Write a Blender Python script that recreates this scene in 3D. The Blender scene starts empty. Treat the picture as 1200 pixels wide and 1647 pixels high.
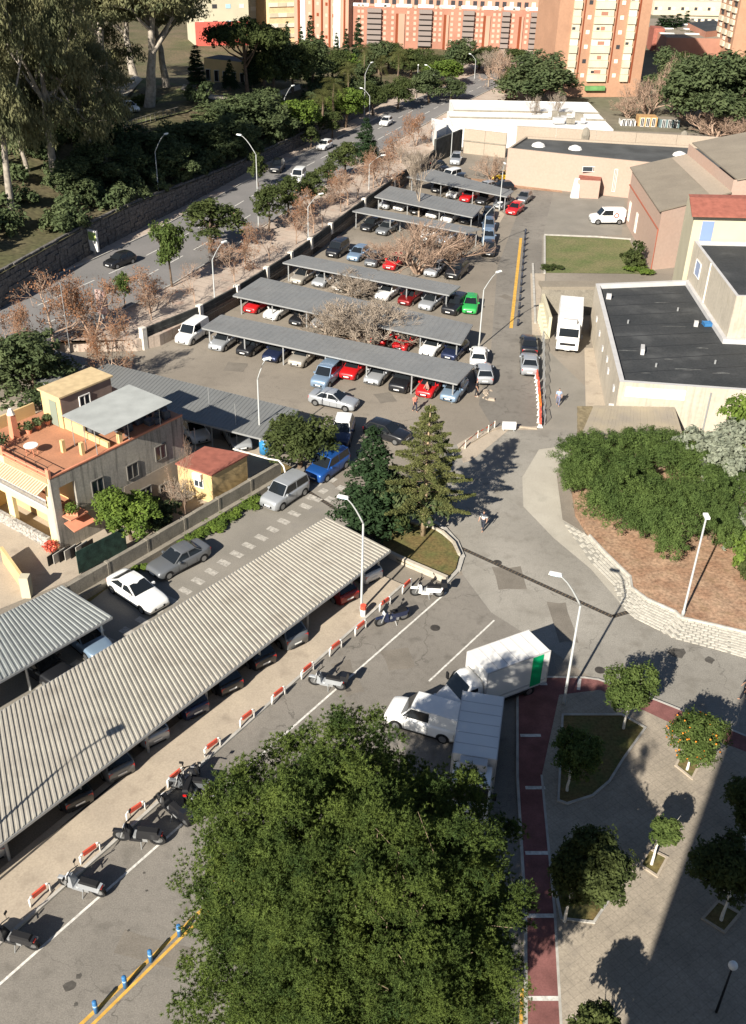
import bpy, math, random
import numpy as np
from mathutils import Vector, Matrix
R = math.radians
S = bpy.context.scene
COL = S.collection
# ---------------------------------------------------------------- camera
F, CX, CY, HC = 1611.0, 600.0, 823.5, 40.7      # focal length and centre in photo pixels, eye height in metres
M = np.array([[0.999574373, 0.0291731428, 0.0], [0.0156403163, -0.535892188, 0.844141543],
              [0.0246262618, -0.843782253, -0.536120375]])
cam = bpy.data.cameras.new('camera'); camo = bpy.data.objects.new('camera', cam); COL.objects.link(camo)
cam.sensor_fit = 'VERTICAL'; cam.sensor_height = 24.0; cam.lens = 24.0 * F / 1647.0
cam.clip_start = 0.2; cam.clip_end = 4000
mm = Matrix(((M[0][0], -M[0][1], -M[0][2], 0), (M[1][0], -M[1][1], -M[1][2], 0), (M[2][0], -M[2][1], -M[2][2], HC), (0, 0, 0, 1)))
camo.matrix_world = mm
S.camera = camo
# ---------------------------------------------------------------- light
SUN_AZ, SUN_EL = 208.2, 31.0                    # the sun stands behind the camera, to the left
W = bpy.data.worlds.new('World'); S.world = W; W.use_nodes = True
nt = W.node_tree; nt.nodes.clear()
sky = nt.nodes.new('ShaderNodeTexSky'); sky.sky_type = 'NISHITA'; sky.sun_disc = False
sky.sun_elevation = R(SUN_EL); sky.sun_rotation = R(SUN_AZ); sky.altitude = 50; sky.air_density = .75; sky.dust_density = .5
bg = nt.nodes.new('ShaderNodeBackground'); bg.inputs[1].default_value = 0.05
out = nt.nodes.new('ShaderNodeOutputWorld')
nt.links.new(sky.outputs[0], bg.inputs[0]); nt.links.new(bg.outputs[0], out.inputs[0])
sl = bpy.data.lights.new('sun', 'SUN'); sl.energy = 5.0; sl.angle = R(0.53); sl.color = (1.0, 0.93, 0.82)
so = bpy.data.objects.new('sun', sl); COL.objects.link(so)
d_ = Vector((math.sin(R(SUN_AZ)) * math.cos(R(SUN_EL)), math.cos(R(SUN_AZ)) * math.cos(R(SUN_EL)), math.sin(R(SUN_EL))))
so.rotation_euler = d_.to_track_quat('Z', 'Y').to_euler()
S.view_settings.view_transform = 'Standard'; S.view_settings.look = 'None'
S.view_settings.exposure = 1.0; S.view_settings.gamma = 1.0
S.view_settings.use_curve_mapping = False
S.cycles.max_bounces = 6; S.cycles.diffuse_bounces = 2; S.cycles.transparent_max_bounces = 6
rnd = random.Random(7); nr = np.random.default_rng(11)
# ---------------------------------------------------------------- terrain
def lerp(a, b, t): return a + (b - a) * t
def interp(y, tab):
    return float(np.interp(y, [t[0] for t in tab], [t[1] for t in tab]))
ZA = 1.2                                         # the avenue lies above the car park
PARKW = [(60, -200), (88, -70), (92.8, -24), (94.3, -22), (99.9, -18.7), (106.2, -15.6), (112.5, -13), (118.3, -10.7), (123.9, -8.7), (130.5, -6.5),
         (142.9, -2.4), (155.1, 1.8), (167, 6.0), (182, 11.2), (200, 17), (225, 25), (300, 40), (500, 80)]
HILLW = [(60, -70), (90, -45.5), (98, -40.5), (118, -35.2), (131.5, -30.6), (147, -25.2), (162, -20.5), (180, -13.6), (197, -7.6), (225, 1), (260, 12), (330, 36), (500, 80)]
def smooth(t):
    t = min(1, max(0, t)); return t * t * (3 - 2 * t)
def hillz(d, y):
    top = 8.4 if y < 185 else lerp(8.4, .6, smooth((y - 185) / 75))
    base = 4.6 if y < 128 else lerp(4.6, 3.0, min(1, (y - 128) / 30)) if y < 200 else lerp(3.0, .4, min(1, (y - 200) / 50))
    return base + (top - base) * smooth((d - 1) / 17) + 0.25 * math.sin(d * .31 + y * .2) * smooth(d / 8)
def terr(x, y):
    if y > 60:
        d = interp(y, HILLW) - x
        if d > 0: return hillz(d, y)
        if x < interp(y, PARKW): return ZA
    return 0.0
def at(x, y, h=0.0):
    r = M @ np.array([(x - CX) / F, (y - CY) / F, 1.0]); t = (h - HC) / r[2]
    return Vector((r[0] * t, r[1] * t, h))
def hit(x, y):
    r = M @ np.array([(x - CX) / F, (y - CY) / F, 1.0]); t0 = (12 - HC) / r[2]
    t1 = (0 - HC) / r[2]
    for i in range(400):
        t = lerp(t0, t1, i / 399.0); h = HC + r[2] * t
        if h <= terr(r[0] * t, r[1] * t) + .02: return Vector((r[0] * t, r[1] * t, terr(r[0] * t, r[1] * t)))
    return at(x, y, 0)
def pix(P):
    c = M.T @ (np.array([P[0], P[1], P[2] - HC])); return CX + F * c[0] / c[2], CY + F * c[1] / c[2]
def az(p, q): return math.atan2(q[1] - p[1], q[0] - p[0])      # rotation of a local +X axis that points from p to q
# ---------------------------------------------------------------- materials
def mat(name, col, rough=.8, var=0.0, scale=1.0, col2=None, fine=0.0, fscale=20.0, bump=0.0, metal=0.0, trans=0.0, spec=0.3, stain=0.0, sscale=.3, scol=(.03, .03, .03), coat=0.0, big=0.0, crack=0.0, streak=0.0):
    m = bpy.data.materials.new(name); m.use_nodes = True
    n = m.node_tree.nodes; l = m.node_tree.links; b = n['Principled BSDF']
    b.inputs['Roughness'].default_value = rough; b.inputs['Metallic'].default_value = metal
    b.inputs['Specular IOR Level'].default_value = spec; b.inputs['Coat Weight'].default_value = coat
    b.inputs['Base Color'].default_value = (*col, 1)
    cur = None
    geo = n.new('ShaderNodeNewGeometry')
    def noise(sc, det=4):
        t = n.new('ShaderNodeTexNoise'); t.inputs['Scale'].default_value = sc; t.inputs['Detail'].default_value = det
        l.new(geo.outputs['Position'], t.inputs['Vector']); return t
    def mixc(f, a, bb):
        x = n.new('ShaderNodeMix'); x.data_type = 'RGBA'
        l.new(f, x.inputs[0])
        for k, v in ((6, a), (7, bb)):
            if isinstance(v, tuple): x.inputs[k].default_value = (*v, 1)
            else: l.new(v, x.inputs[k])
        return x.outputs[2]
    def ramp(o, a, bb):
        r = n.new('ShaderNodeMapRange'); r.inputs[1].default_value = a; r.inputs[2].default_value = bb; l.new(o, r.inputs[0]); return r.outputs[0]
    c0 = tuple(col)
    if var or col2:
        cc = col2 if col2 else tuple(max(0, x * (1 - var)) for x in col)
        cb = tuple(x * (1 + (var * .6 if not col2 else 0)) for x in col)
        cur = mixc(ramp(noise(scale).outputs[0], .32, .68), cb, tuple(cc))
    if fine:
        x = ramp(noise(fscale, 2).outputs[0], .25, .75)
        mu = n.new('ShaderNodeMath'); mu.operation = 'MULTIPLY_ADD'; l.new(x, mu.inputs[0]); mu.inputs[1].default_value = 2 * fine; mu.inputs[2].default_value = 1 - fine
        vm = n.new('ShaderNodeMix'); vm.data_type = 'RGBA'; vm.blend_type = 'MULTIPLY'; vm.inputs[0].default_value = 1
        if cur: l.new(cur, vm.inputs[6])
        else: vm.inputs[6].default_value = (*c0, 1)
        cmb = n.new('ShaderNodeCombineColor')
        for k in range(3): l.new(mu.outputs[0], cmb.inputs[k])
        l.new(cmb.outputs[0], vm.inputs[7]); cur = vm.outputs[2]
    if stain:
        f = ramp(noise(sscale, 6).outputs[0], .56, .72)
        mu = n.new('ShaderNodeMath'); mu.operation = 'MULTIPLY'; l.new(f, mu.inputs[0]); mu.inputs[1].default_value = stain
        cur = mixc(mu.outputs[0], cur if cur else c0, tuple(scol))
    def mulc(cur, fac, dark):
        x = n.new('ShaderNodeMix'); x.data_type = 'RGBA'; x.blend_type = 'MULTIPLY'; l.new(fac, x.inputs[0]); l.new(cur, x.inputs[6]); x.inputs[7].default_value = (dark, dark, dark, 1); return x.outputs[2]
    if big and cur: cur = mulc(cur, ramp(noise(.07, 3).outputs[0], .42, .6), 1 - big * 1.3); cur = mulc(cur, ramp(noise(1.9, 5).outputs[0], .5, .75), 1 - big)
    if streak and cur:
        mp = n.new('ShaderNodeMapping'); mp.inputs['Scale'].default_value = (2.2, 2.2, .16); l.new(geo.outputs['Position'], mp.inputs[0]); ns = noise(1.6, 4); l.new(mp.outputs[0], ns.inputs['Vector']); cur = mulc(cur, ramp(ns.outputs[0], .5, .68), 1 - streak)
    if crack and cur:
        vo = n.new('ShaderNodeTexVoronoi'); vo.feature = 'DISTANCE_TO_EDGE'; vo.inputs['Scale'].default_value = .22; wn = noise(1.3, 4); vm_ = n.new('ShaderNodeVectorMath'); vm_.operation = 'MULTIPLY_ADD'; l.new(wn.outputs[1], vm_.inputs[0]); vm_.inputs[1].default_value = (1.6, 1.6, 0); l.new(geo.outputs['Position'], vm_.inputs[2]); l.new(vm_.outputs[0], vo.inputs['Vector'])
        f_ = ramp(vo.outputs['Distance'], .008, .003); g_ = ramp(noise(.16, 2).outputs[0], .45, .6); mu = n.new('ShaderNodeMath'); mu.operation = 'MULTIPLY'; l.new(f_, mu.inputs[0]); l.new(g_, mu.inputs[1]); cur = mulc(cur, mu.outputs[0], 1 - crack)
    if cur: l.new(cur, b.inputs['Base Color'])
    if bump:
        bp = n.new('ShaderNodeBump'); bp.inputs['Strength'].default_value = bump; bp.inputs['Distance'].default_value = .05
        l.new(noise(fscale, 3).outputs[0], bp.inputs['Height']); l.new(bp.outputs[0], b.inputs['Normal'])
    if trans:
        tr = n.new('ShaderNodeBsdfTranslucent'); mx = n.new('ShaderNodeMixShader'); mx.inputs[0].default_value = trans
        if cur: l.new(cur, tr.inputs[0])
        else: tr.inputs[0].default_value = (*c0, 1)
        l.new(b.outputs[0], mx.inputs[1]); l.new(tr.outputs[0], mx.inputs[2])
        l.new(mx.outputs[0], n['Material Output'].inputs[0])
    return m
def band(m, vec_scale, axis_ang, width, dark, rep=1.0):
    """darker joints every 1/rep metres across direction axis_ang (fine print of far surfaces)"""
    n = m.node_tree.nodes; l = m.node_tree.links; b = n['Principled BSDF']
    geo = n.new('ShaderNodeNewGeometry'); sep = n.new('ShaderNodeSeparateXYZ'); l.new(geo.outputs['Position'], sep.inputs[0])
    def mth(op, a, bb):
        x = n.new('ShaderNodeMath'); x.operation = op
        for k, v in ((0, a), (1, bb)):
            if isinstance(v, (int, float)): x.inputs[k].default_value = v
            elif v is not None: l.new(v, x.inputs[k])
        return x.outputs[0]
    a = mth('MULTIPLY', sep.outputs[0], math.cos(axis_ang) * rep); c = mth('MULTIPLY', sep.outputs[1], math.sin(axis_ang) * rep)
    s = mth('FRACT', mth('ADD', a, c), None); k = mth('LESS_THAN', s, width)
    src = b.inputs['Base Color'].links[0].from_socket if b.inputs['Base Color'].links else None
    x = n.new('ShaderNodeMix'); x.data_type = 'RGBA'; x.blend_type = 'MULTIPLY'; 
    l.new(mth('MULTIPLY', k, 1.0), x.inputs[0])
    if src: l.new(src, x.inputs[6])
    else: x.inputs[6].default_value = b.inputs['Base Color'].default_value
    x.inputs[7].default_value = (dark, dark, dark, 1); l.new(x.outputs[2], b.inputs['Base Color'])
    return m
m_park = mat('car_park_asphalt', (.215, .188, .153), .95, col2=(.272, .238, .194), scale=.12, fine=.2, fscale=12, stain=.4, sscale=.6, scol=(.16, .14, .115), bump=.15, big=.09, crack=.22)
m_road = mat('street_asphalt', (.195, .178, .154), .95, col2=(.234, .214, .185), scale=.2, fine=.22, fscale=16, stain=.6, sscale=.9, scol=(.125, .113, .097), bump=.15, big=.16, crack=.35)
m_pale = mat('pale_worn_asphalt', (.265, .247, .213), .95, col2=(.315, .294, .256), scale=.25, fine=.2, fscale=13, stain=.6, sscale=.6, scol=(.19, .172, .143), bump=.15, big=.14, crack=.35)
m_conc = mat('concrete', (.36, .33, .275), .95, col2=(.43, .40, .335), scale=.35, fine=.12, fscale=12, bump=.1, stain=.3, sscale=.8, scol=(.24, .225, .19))
m_lane = mat('side_lane_asphalt', (.20, .185, .158), .95, col2=(.25, .23, .197), scale=.4, fine=.14, fscale=12, bump=.12, stain=.3, sscale=.8, scol=(.13, .125, .12))
m_walk = mat('sandy_pavement', (.42, .355, .275), .95, col2=(.36, .305, .24), scale=.5, fine=.12, fscale=10, stain=.5, sscale=.9, scol=(.22, .18, .14), bump=.1)
m_ave = mat('avenue_asphalt', (.165, .16, .155), .9, col2=(.21, .2, .195), scale=.2, fine=.1, fscale=8)
m_avew = band(mat('avenue_pavement', (.47, .39, .32), .95, col2=(.38, .31, .255), scale=.3, fine=.14, fscale=6, stain=.4, sscale=.5, scol=(.33, .17, .12)), 1, R(60), .12, .8, .8)
m_redpave = mat('red_pavement', (.20, .085, .077), .95, var=.25, scale=1.2, fine=.15, fscale=14)
m_plaza = mat('plaza_paving', (.37, .318, .25), .95, col2=(.30, .26, .205), scale=.7, fine=.16, fscale=9, stain=.5, sscale=1.1, scol=(.23, .2, .165), bump=.1, big=.12)
for a_ in (R(35), R(125)): band(m_plaza, 1, a_, .09, .86, 2.4)
m_faint = mat('worn_road_paint', (.40, .375, .33), .85, var=.35, scale=4, fine=.2)
m_white = mat('white_road_paint', (.62, .6, .55), .8, var=.3, scale=5)
m_yellow = mat('yellow_road_paint', (.62, .36, .07), .8, var=.25, scale=3)
m_soil = mat('reddish_mulch', (.27, .155, .095), 1, col2=(.37, .25, .165), scale=.8, fine=.4, fscale=5, bump=.4, stain=.5, sscale=1.6, scol=(.17, .11, .05))
m_soil2 = mat('dry_grass_soil', (.16, .11, .045), 1, col2=(.10, .105, .035), scale=.9, fine=.35, fscale=6, bump=.4)
m_grass = mat('patchy_grass', (.105, .13, .045), 1, col2=(.17, .155, .075), scale=.35, fine=.35, fscale=4, bump=.4)
m_hill = mat('hill_grass', (.08, .08, .035), 1, col2=(.15, .115, .07), scale=.12, fine=.4, fscale=2, bump=.5)
m_far = mat('distant_ground', (.10, .11, .06), 1, col2=(.2, .17, .13), scale=.02, fine=.2, fscale=.5)
m_kerb = mat('kerb_stone', (.42, .40, .36), .9, var=.2, scale=2)
m_kerbd = mat('drain_grate', (.05, .045, .04), .8, var=.3, scale=3)
m_block = mat('pale_paving_block', (.52, .49, .42), .9, var=.22, scale=4, fine=.1)
m_joint = mat('block_joint', (.27, .255, .22), 1)
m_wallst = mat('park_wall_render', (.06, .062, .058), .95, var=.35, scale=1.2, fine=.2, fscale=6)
m_wallcap = mat('white_painted_pier', (.7, .66, .58), .8, var=.15, scale=3)
m_gwall = mat('garden_wall_concrete', (.26, .235, .19), .95, col2=(.20, .18, .145), scale=1.1, fine=.2, fscale=10, stain=.55, sscale=1.3, scol=(.1, .09, .075), bump=.2)
m_beige = mat('beige_wall_render', (.37, .305, .24), .9, col2=(.335, .28, .22), scale=.2, fine=.08, fscale=4)
m_cream = mat('cream_wall_render', (.47, .42, .34), .9, var=.12, scale=.35, fine=.08, fscale=4, stain=.3, sscale=.7, scol=(.42, .36, .26), streak=.18)
m_salmon = mat('salmon_wall_render', (.41, .285, .225), .9, col2=(.395, .295, .24), scale=.12, fine=.06, fscale=3)
m_yellowr = mat('pale_yellow_render', (.50, .46, .335), .9, var=.08, scale=.3)
m_roofdark = mat('dark_bitumen_roof', (.032, .035, .037), .8, col2=(.05, .052, .053), scale=.35, fine=.25, fscale=5, stain=.7, sscale=.35, scol=(.085, .088, .088), bump=.1)
m_roofhall = mat('grey_fibre_cement', (.215, .185, .145), .9, col2=(.26, .225, .175), scale=.3, fine=.1, fscale=5)
m_roofredd = mat('red_tile_roof', (.30, .105, .075), .85, var=.2, scale=2)
m_white_w = mat('white_wall', (.70, .69, .66), .8, var=.08, scale=.4)
m_grey_w = mat('grey_parapet', (.48, .47, .46), .9, var=.1, scale=1)
m_metalroof = mat('blue_grey_steel_roof', (.175, .18, .18), .6, col2=(.205, .208, .205), scale=.35, fine=.1, fscale=4, spec=.35, stain=.35, sscale=.5, scol=(.13, .125, .12))
m_corr = mat('pale_corrugated_sheet', (.39, .365, .31), .7, col2=(.335, .31, .265), scale=.8, fine=.08, fscale=5, metal=.1, stain=.6, sscale=.7, scol=(.25, .225, .185))
m_corr2 = mat('grey_corrugated_sheet', (.28, .295, .285), .55, var=.1, scale=.8, fine=.06, fscale=5, metal=.2)
m_steel = mat('galvanised_steel', (.42, .43, .43), .45, metal=.5, spec=.5)
m_lamp = mat('grey_lamp_post_paint', (.36, .37, .36), .5, spec=.5)
m_lamph = mat('white_lamp_housing', (.8, .8, .76), .4, spec=.5)
m_black = mat('black_plastic', (.012, .012, .013), .6)
m_tyre = mat('tyre_rubber', (.015, .015, .015), .85)
m_rim = mat('alloy_rim', (.35, .36, .37), .3, metal=.8)
m_glass = mat('tinted_car_glass', (.012, .015, .018), .08, spec=.6)
m_wglass = mat('window_glass', (.04, .05, .06), .15, spec=.6)
m_light = mat('headlamp_lens', (.65, .66, .68), .15, spec=.8)
m_red = mat('tail_lamp_red', (.45, .01, .01), .25, spec=.6)
m_plate = mat('number_plate', (.75, .75, .72), .5)
m_redp = mat('red_barrier_paint', (.62, .10, .06), .5, var=.2, scale=4)
m_whitep = mat('white_barrier_paint', (.8, .78, .74), .5)
m_blueb = mat('blue_bollard', (.04, .16, .36), .45)
m_lblue = mat('pale_blue_band', (.35, .55, .7), .5)
m_orange = mat('orange_mesh', (.85, .18, .03), .7)
m_bark = mat('brown_bark', (.14, .10, .07), .95, var=.4, scale=3, bump=.5, fscale=15)
m_bark2 = mat('pale_bark', (.33, .29, .24), .9, var=.35, scale=2, bump=.3)
m_twig = mat('grey_twigs', (.34, .28, .22), .95, var=.3, scale=2)
m_twigo = mat('reddish_twigs', (.37, .26, .19), .95, var=.3, scale=2)
m_terra = mat('terracotta_tiles', (.42, .20, .115), .85, var=.12, scale=.8, fine=.1, fscale=8, stain=.3, sscale=.9, scol=(.37, .17, .09))
m_housew = mat('yellow_house_render', (.64, .46, .225), .85, var=.1, scale=.6)
m_houseg = mat('weathered_grey_render', (.36, .33, .28), .95, col2=(.29, .27, .235), scale=.7, fine=.15, fscale=7, stain=.3, sscale=1.6, scol=(.17, .17, .155), streak=.5)
m_houser = mat('salmon_trim', (.62, .25, .15), .8, var=.1, scale=2)
def leafm(name, c, v=.4, sc=1.4, c2=None, tr=.25, rough=.75):
    return mat(name, c, rough, var=v, scale=sc, col2=c2, fine=.25, fscale=7, trans=tr, spec=.08)
l_pine = leafm('pine_needles', (.118, .158, .036), c2=(.045, .075, .022), sc=.8, tr=.25)
l_pine2 = leafm('pale_pine_needles', (.10, .145, .04), c2=(.06, .095, .028), sc=.5, tr=.2)
l_green = leafm('green_leaves', (.115, .155, .045), c2=(.05, .08, .02), sc=1.2)
l_dark = leafm('dark_green_leaves', (.10, .125, .055), c2=(.055, .078, .035), sc=.3, tr=.15)
l_mid = leafm('mid_green_leaves', (.085, .105, .035), c2=(.045, .062, .022), sc=.4)
l_euc = leafm('eucalyptus_leaves', (.19, .18, .09), c2=(.11, .125, .065), sc=.22, tr=.2)
l_silver = leafm('silver_leaves', (.26, .28, .21), c2=(.16, .18, .13), sc=1.2, tr=.15)
l_orange = leafm('rusty_autumn_leaves', (.33, .16, .08), c2=(.24, .13, .08), sc=1)
l_lime = leafm('lime_green_leaves', (.15, .215, .04), c2=(.09, .14, .03), sc=1)
l_cyp = leafm('cypress_foliage', (.03, .055, .022), c2=(.018, .034, .015), sc=.8, tr=.1)
l_arau = leafm('araucaria_foliage', (.145, .15, .055), c2=(.085, .10, .035), sc=.8, tr=.15)
l_palm = leafm('palm_fronds', (.13, .13, .045), c2=(.08, .09, .03), sc=.6)
l_dry = leafm('dry_fronds', (.34, .22, .12), c2=(.23, .15, .09), sc=.8)
l_pepper = leafm('pepper_tree_leaves', (.085, .10, .055), c2=(.05, .065, .035), sc=.5)
m_fruit = mat('ripe_oranges', (.85, .28, .03), .5)
PAINT = {}
def paint(col, metal=.0):
    k = col
    if k not in PAINT:
        c = dict(white=(.78, .78, .76), silver=(.40, .42, .44), grey=(.16, .17, .18), black=(.012, .013, .016), red=(.50, .012, .015), blue=(.015, .085, .32),
                 lightblue=(.22, .31, .42), green=(.03, .33, .07), darkblue=(.02, .03, .075), beige=(.42, .39, .34), steelblue=(.12, .17, .24), yellow=(.75, .5, .03), darkred=(.2, .012, .012), bronze=(.16, .12, .09))[col]
        PAINT[k] = mat(col + '_car_paint', c, .35, metal=0.0 if col in ('white', 'red', 'black', 'green', 'yellow') else .35, spec=.5, coat=.6)
    return PAINT[k]
# ---------------------------------------------------------------- mesh helpers
class MB:
    def __init__(s): s.v = []; s.f = []; s.m = []
    def add(s, vs, fs, mi=0):
        o = len(s.v); s.v += [tuple(p) for p in vs]; s.f += [tuple(i + o for i in f) for f in fs]; s.m += [mi] * len(fs); return s
    def box(s, x0, x1, y0, y1, z0, z1, mi=0, top=None):
        t = top or (x0, x1, y0, y1)
        return s.add([(x0, y0, z0), (x1, y0, z0), (x1, y1, z0), (x0, y1, z0), (t[0], t[2], z1), (t[1], t[2], z1), (t[1], t[3], z1), (t[0], t[3], z1)],
                     [(0, 3, 2, 1), (4, 5, 6, 7), (0, 1, 5, 4), (1, 2, 6, 5), (2, 3, 7, 6), (3, 0, 4, 7)], mi)
    def prism(s, poly, z0, z1, mi=0, top=None):
        n = len(poly); a = sum(poly[i][0] * poly[(i + 1) % n][1] - poly[(i + 1) % n][0] * poly[i][1] for i in range(n))
        P = list(poly); T = list(top) if top else list(poly)
        if a < 0: P.reverse(); T.reverse()
        zb = z0 if isinstance(z0, (list, tuple)) else [z0] * n
        vs = [(p[0], p[1], zb[i]) for i, p in enumerate(P)] + [(p[0], p[1], z1) for p in T]
        return s.add(vs, [tuple(range(n - 1, -1, -1)), tuple(range(n, 2 * n))] + [(i, (i + 1) % n, n + (i + 1) % n, n + i) for i in range(n)], mi)
    def tube(s, pts, rad, n=6, mi=0, cap=True):
        pts = [Vector(p) for p in pts]; rad = rad if isinstance(rad, (list, tuple)) else [rad] * len(pts)
        vs = []; fs = []
        for i, p in enumerate(pts):
            d = (pts[min(i + 1, len(pts) - 1)] - pts[max(i - 1, 0)]).normalized()
            a = d.cross(Vector((0, 0, 1)) if abs(d.z) < .9 else Vector((1, 0, 0))).normalized(); b = d.cross(a)
            for k in range(n):
                t = 2 * math.pi * k / n; vs.append(p + (a * math.cos(t) + b * math.sin(t)) * rad[i])
        for i in range(len(pts) - 1):
            for k in range(n): fs.append((i * n + k, i * n + (k + 1) % n, (i + 1) * n + (k + 1) % n, (i + 1) * n + k))
        if cap: fs += [tuple(range(n - 1, -1, -1)), tuple((len(pts) - 1) * n + k for k in range(n))]
        return s.add(vs, fs, mi)
    def quad(s, a, b, c, d, mi=0): return s.add([a, b, c, d], [(0, 1, 2, 3)], mi)
    def slab(s, pts, th, mi=0):
        """a sheet through 3-D points (a loop), given thickness downward"""
        n = len(pts); vs = [tuple(p) for p in pts] + [(p[0], p[1], p[2] - th) for p in pts]
        a = sum(pts[i][0] * pts[(i + 1) % n][1] - pts[(i + 1) % n][0] * pts[i][1] for i in range(n))
        if a < 0: vs = [vs[i] for i in range(n - 1, -1, -1)] + [vs[n + i] for i in range(n - 1, -1, -1)]
        return s.add(vs, [tuple(range(n)), tuple(range(2 * n - 1, n - 1, -1))] + [(i, n + i, n + (i + 1) % n, (i + 1) % n) for i in range(n)], mi)
    def mesh(s, name, mats, smooth=False):
        me = bpy.data.meshes.new(name); me.from_pydata(s.v, [], s.f)
        for m in (mats if isinstance(mats, (list, tuple)) else [mats]): me.materials.append(m)
        me.polygons.foreach_set('material_index', s.m)
        if smooth: me.polygons.foreach_set('use_smooth', [True] * len(s.f))
        me.update(); return me
    def build(s, name, mats, parent=None, smooth=False, bevel=0, loc=None, rz=0):
        return obj(name, s.mesh(name, mats, smooth), parent, bevel, loc, rz)
def obj(name, me, parent=None, bevel=0, loc=None, rz=0):
    o = bpy.data.objects.new(name, me); COL.objects.link(o)
    if parent: o.parent = parent
    if loc is not None: o.location = loc
    if rz: o.rotation_euler = (0, 0, rz)
    if bevel:
        b = o.modifiers.new('bevel', 'BEVEL'); b.width = bevel; b.segments = 2; b.limit_method = 'ANGLE'
    return o
def tag(o, label, cat, group=None, kind=None):
    o['label'] = label; o['category'] = cat
    if group: o['group'] = group
    if kind: o['kind'] = kind
    return o
def thing(name, label, cat, loc=(0, 0, 0), rz=0.0, group=None):
    o = bpy.data.objects.new(name, None); o.empty_display_size = .2; COL.objects.link(o)
    o.location = loc; o.rotation_euler = (0, 0, rz); return tag(o, label, cat, group)
def struct(o, label=None):
    o['kind'] = 'structure'
    return o
def npmesh(name, V, Fc, mats, mi=None, smooth=False, N=None):
    V = np.asarray(V, dtype=np.float32); Fc = np.asarray(Fc, dtype=np.int32); k = Fc.shape[1]
    me = bpy.data.meshes.new(name); me.vertices.add(len(V)); me.vertices.foreach_set('co', V.ravel())
    me.loops.add(Fc.size); me.loops.foreach_set('vertex_index', Fc.ravel())
    me.polygons.add(len(Fc)); me.polygons.foreach_set('loop_start', np.arange(0, Fc.size, k, dtype=np.int32))
    me.polygons.foreach_set('loop_total', np.full(len(Fc), k, dtype=np.int32))
    for m in (mats if isinstance(mats, (list, tuple)) else [mats]): me.materials.append(m)
    if mi is not None: me.polygons.foreach_set('material_index', np.asarray(mi, dtype=np.int32))
    me.update(calc_edges=True)
    return me
def sheet(name, pts, z, m):
    poly = [tuple(p[:2]) for p in pts]; a = sum(poly[i][0] * poly[(i + 1) % len(poly)][1] - poly[(i + 1) % len(poly)][0] * poly[i][1] for i in range(len(poly)))
    if a < 0: poly.reverse()
    b = MB(); b.add([(x, y, z) for x, y in poly], [tuple(range(len(poly)))]); return struct(b.build(name, m))
def A(*pts, h=0.0): return [at(x, y, h) for x, y in pts]
def ext(p, q, t):                                # the point that far beyond q on the line p-q (t in metres)
    d = (Vector(q) - Vector(p)).normalized(); return Vector(q) + d * t
# ================================================================ the ground
m_patch = mat('repair_asphalt', (.18, .16, .133), .95, var=.15, scale=1, fine=.2, fscale=15)
m_stain_ = mat('oily_asphalt', (.085, .078, .068), .8, var=.3, scale=4)
sheet('ground', [(-2500, -400), (2500, -400), (2500, 3500), (-2500, 3500)], -.03, m_far)
sheet('car_park_ground', [(-70, 4), (80, 4), (80, 205), (-70, 205)], 0, m_park)
# avenue terrace and the hill behind it, one terrain mesh each
b = MB()
ys = [60, 88, 92.8, 94.3] + [99.9, 106.2, 112.5, 118.3, 123.9, 130.5, 142.9, 155.1, 167, 182, 200, 225, 260, 300, 400, 500]
for y0, y1 in zip(ys[1:-1], ys[2:]):
    b.quad((interp(y0, PARKW), y0, ZA), (interp(y1, PARKW), y1, ZA), (interp(y1, HILLW) - 1.5, y1, ZA), (interp(y0, HILLW) - 1.5, y0, ZA))
    b.quad((interp(y0, PARKW), y0, 0), (interp(y1, PARKW), y1, 0), (interp(y1, PARKW), y1, ZA), (interp(y0, PARKW), y0, ZA))
struct(b.build('avenue_pavement', m_avew))
def strip(name, L, Rr, z, m):
    b = MB()
    for i in range(len(L) - 1): b.quad((*L[i], z), (*Rr[i], z), (*Rr[i + 1], z), (*L[i + 1], z))
    return struct(b.build(name, m))
LC = [(-62, 62), (-40.4, 104), (-34.2, 116.4), (-29.7, 127), (-20.3, 155.1), (-6.8, 189.5), (4.5, 220), (20, 255), (55, 330)]
RC = [(-46, 62), (-28.3, 98), (-23.6, 108.4), (-18.6, 122), (-8.6, 154), (3.5, 188.5), (15, 219), (30, 254), (66, 329)]
strip('avenue_road', LC, RC, ZA + .012, m_ave)
for k, C in enumerate((LC, RC)):
    b = MB()
    for p, q in zip(C[:-1], C[1:]):
        n = Vector((-(q[1] - p[1]), q[0] - p[0])).normalized() * (.16 if k == 0 else -.16)
        b.prism([p, q, (q[0] + n.x, q[1] + n.y), (p[0] + n.x, p[1] + n.y)], ZA - .02, ZA + .13)
    struct(b.build('avenue_kerb', m_kerb))
for f, solid in ((.36, 0), (.68, 0)):             # lane lines
    b = MB()
    for (l0, r0), (l1, r1) in zip(list(zip(LC, RC))[:-1], list(zip(LC, RC))[1:]):
        p = Vector(l0).lerp(Vector(r0), f); q = Vector(l1).lerp(Vector(r1), f); L = (q - p).length; d = (q - p) / L; n = Vector((-d.y, d.x)) * .07; t = 0
        while t < L:
            a, c = p + d * t, p + d * min(L, t + 3); b.quad((*(a - n), ZA + .02), (*(a + n), ZA + .02), (*(c + n), ZA + .02), (*(c - n), ZA + .02)); t += 5.5
    struct(b.build('avenue_lane_marking', m_white))
V = []; Fc = []; yy = list(np.arange(62, 500, 2.5)); dd = [0] + list(np.arange(1, 30, 1.5)) + [35, 45, 60, 90, 140, 260]
for y in yy:
    xw = interp(y, HILLW)
    for d in dd: V.append((xw - d, y, (hillz(d, y) if d else hillz(.01, y))))
nd = len(dd)
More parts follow.
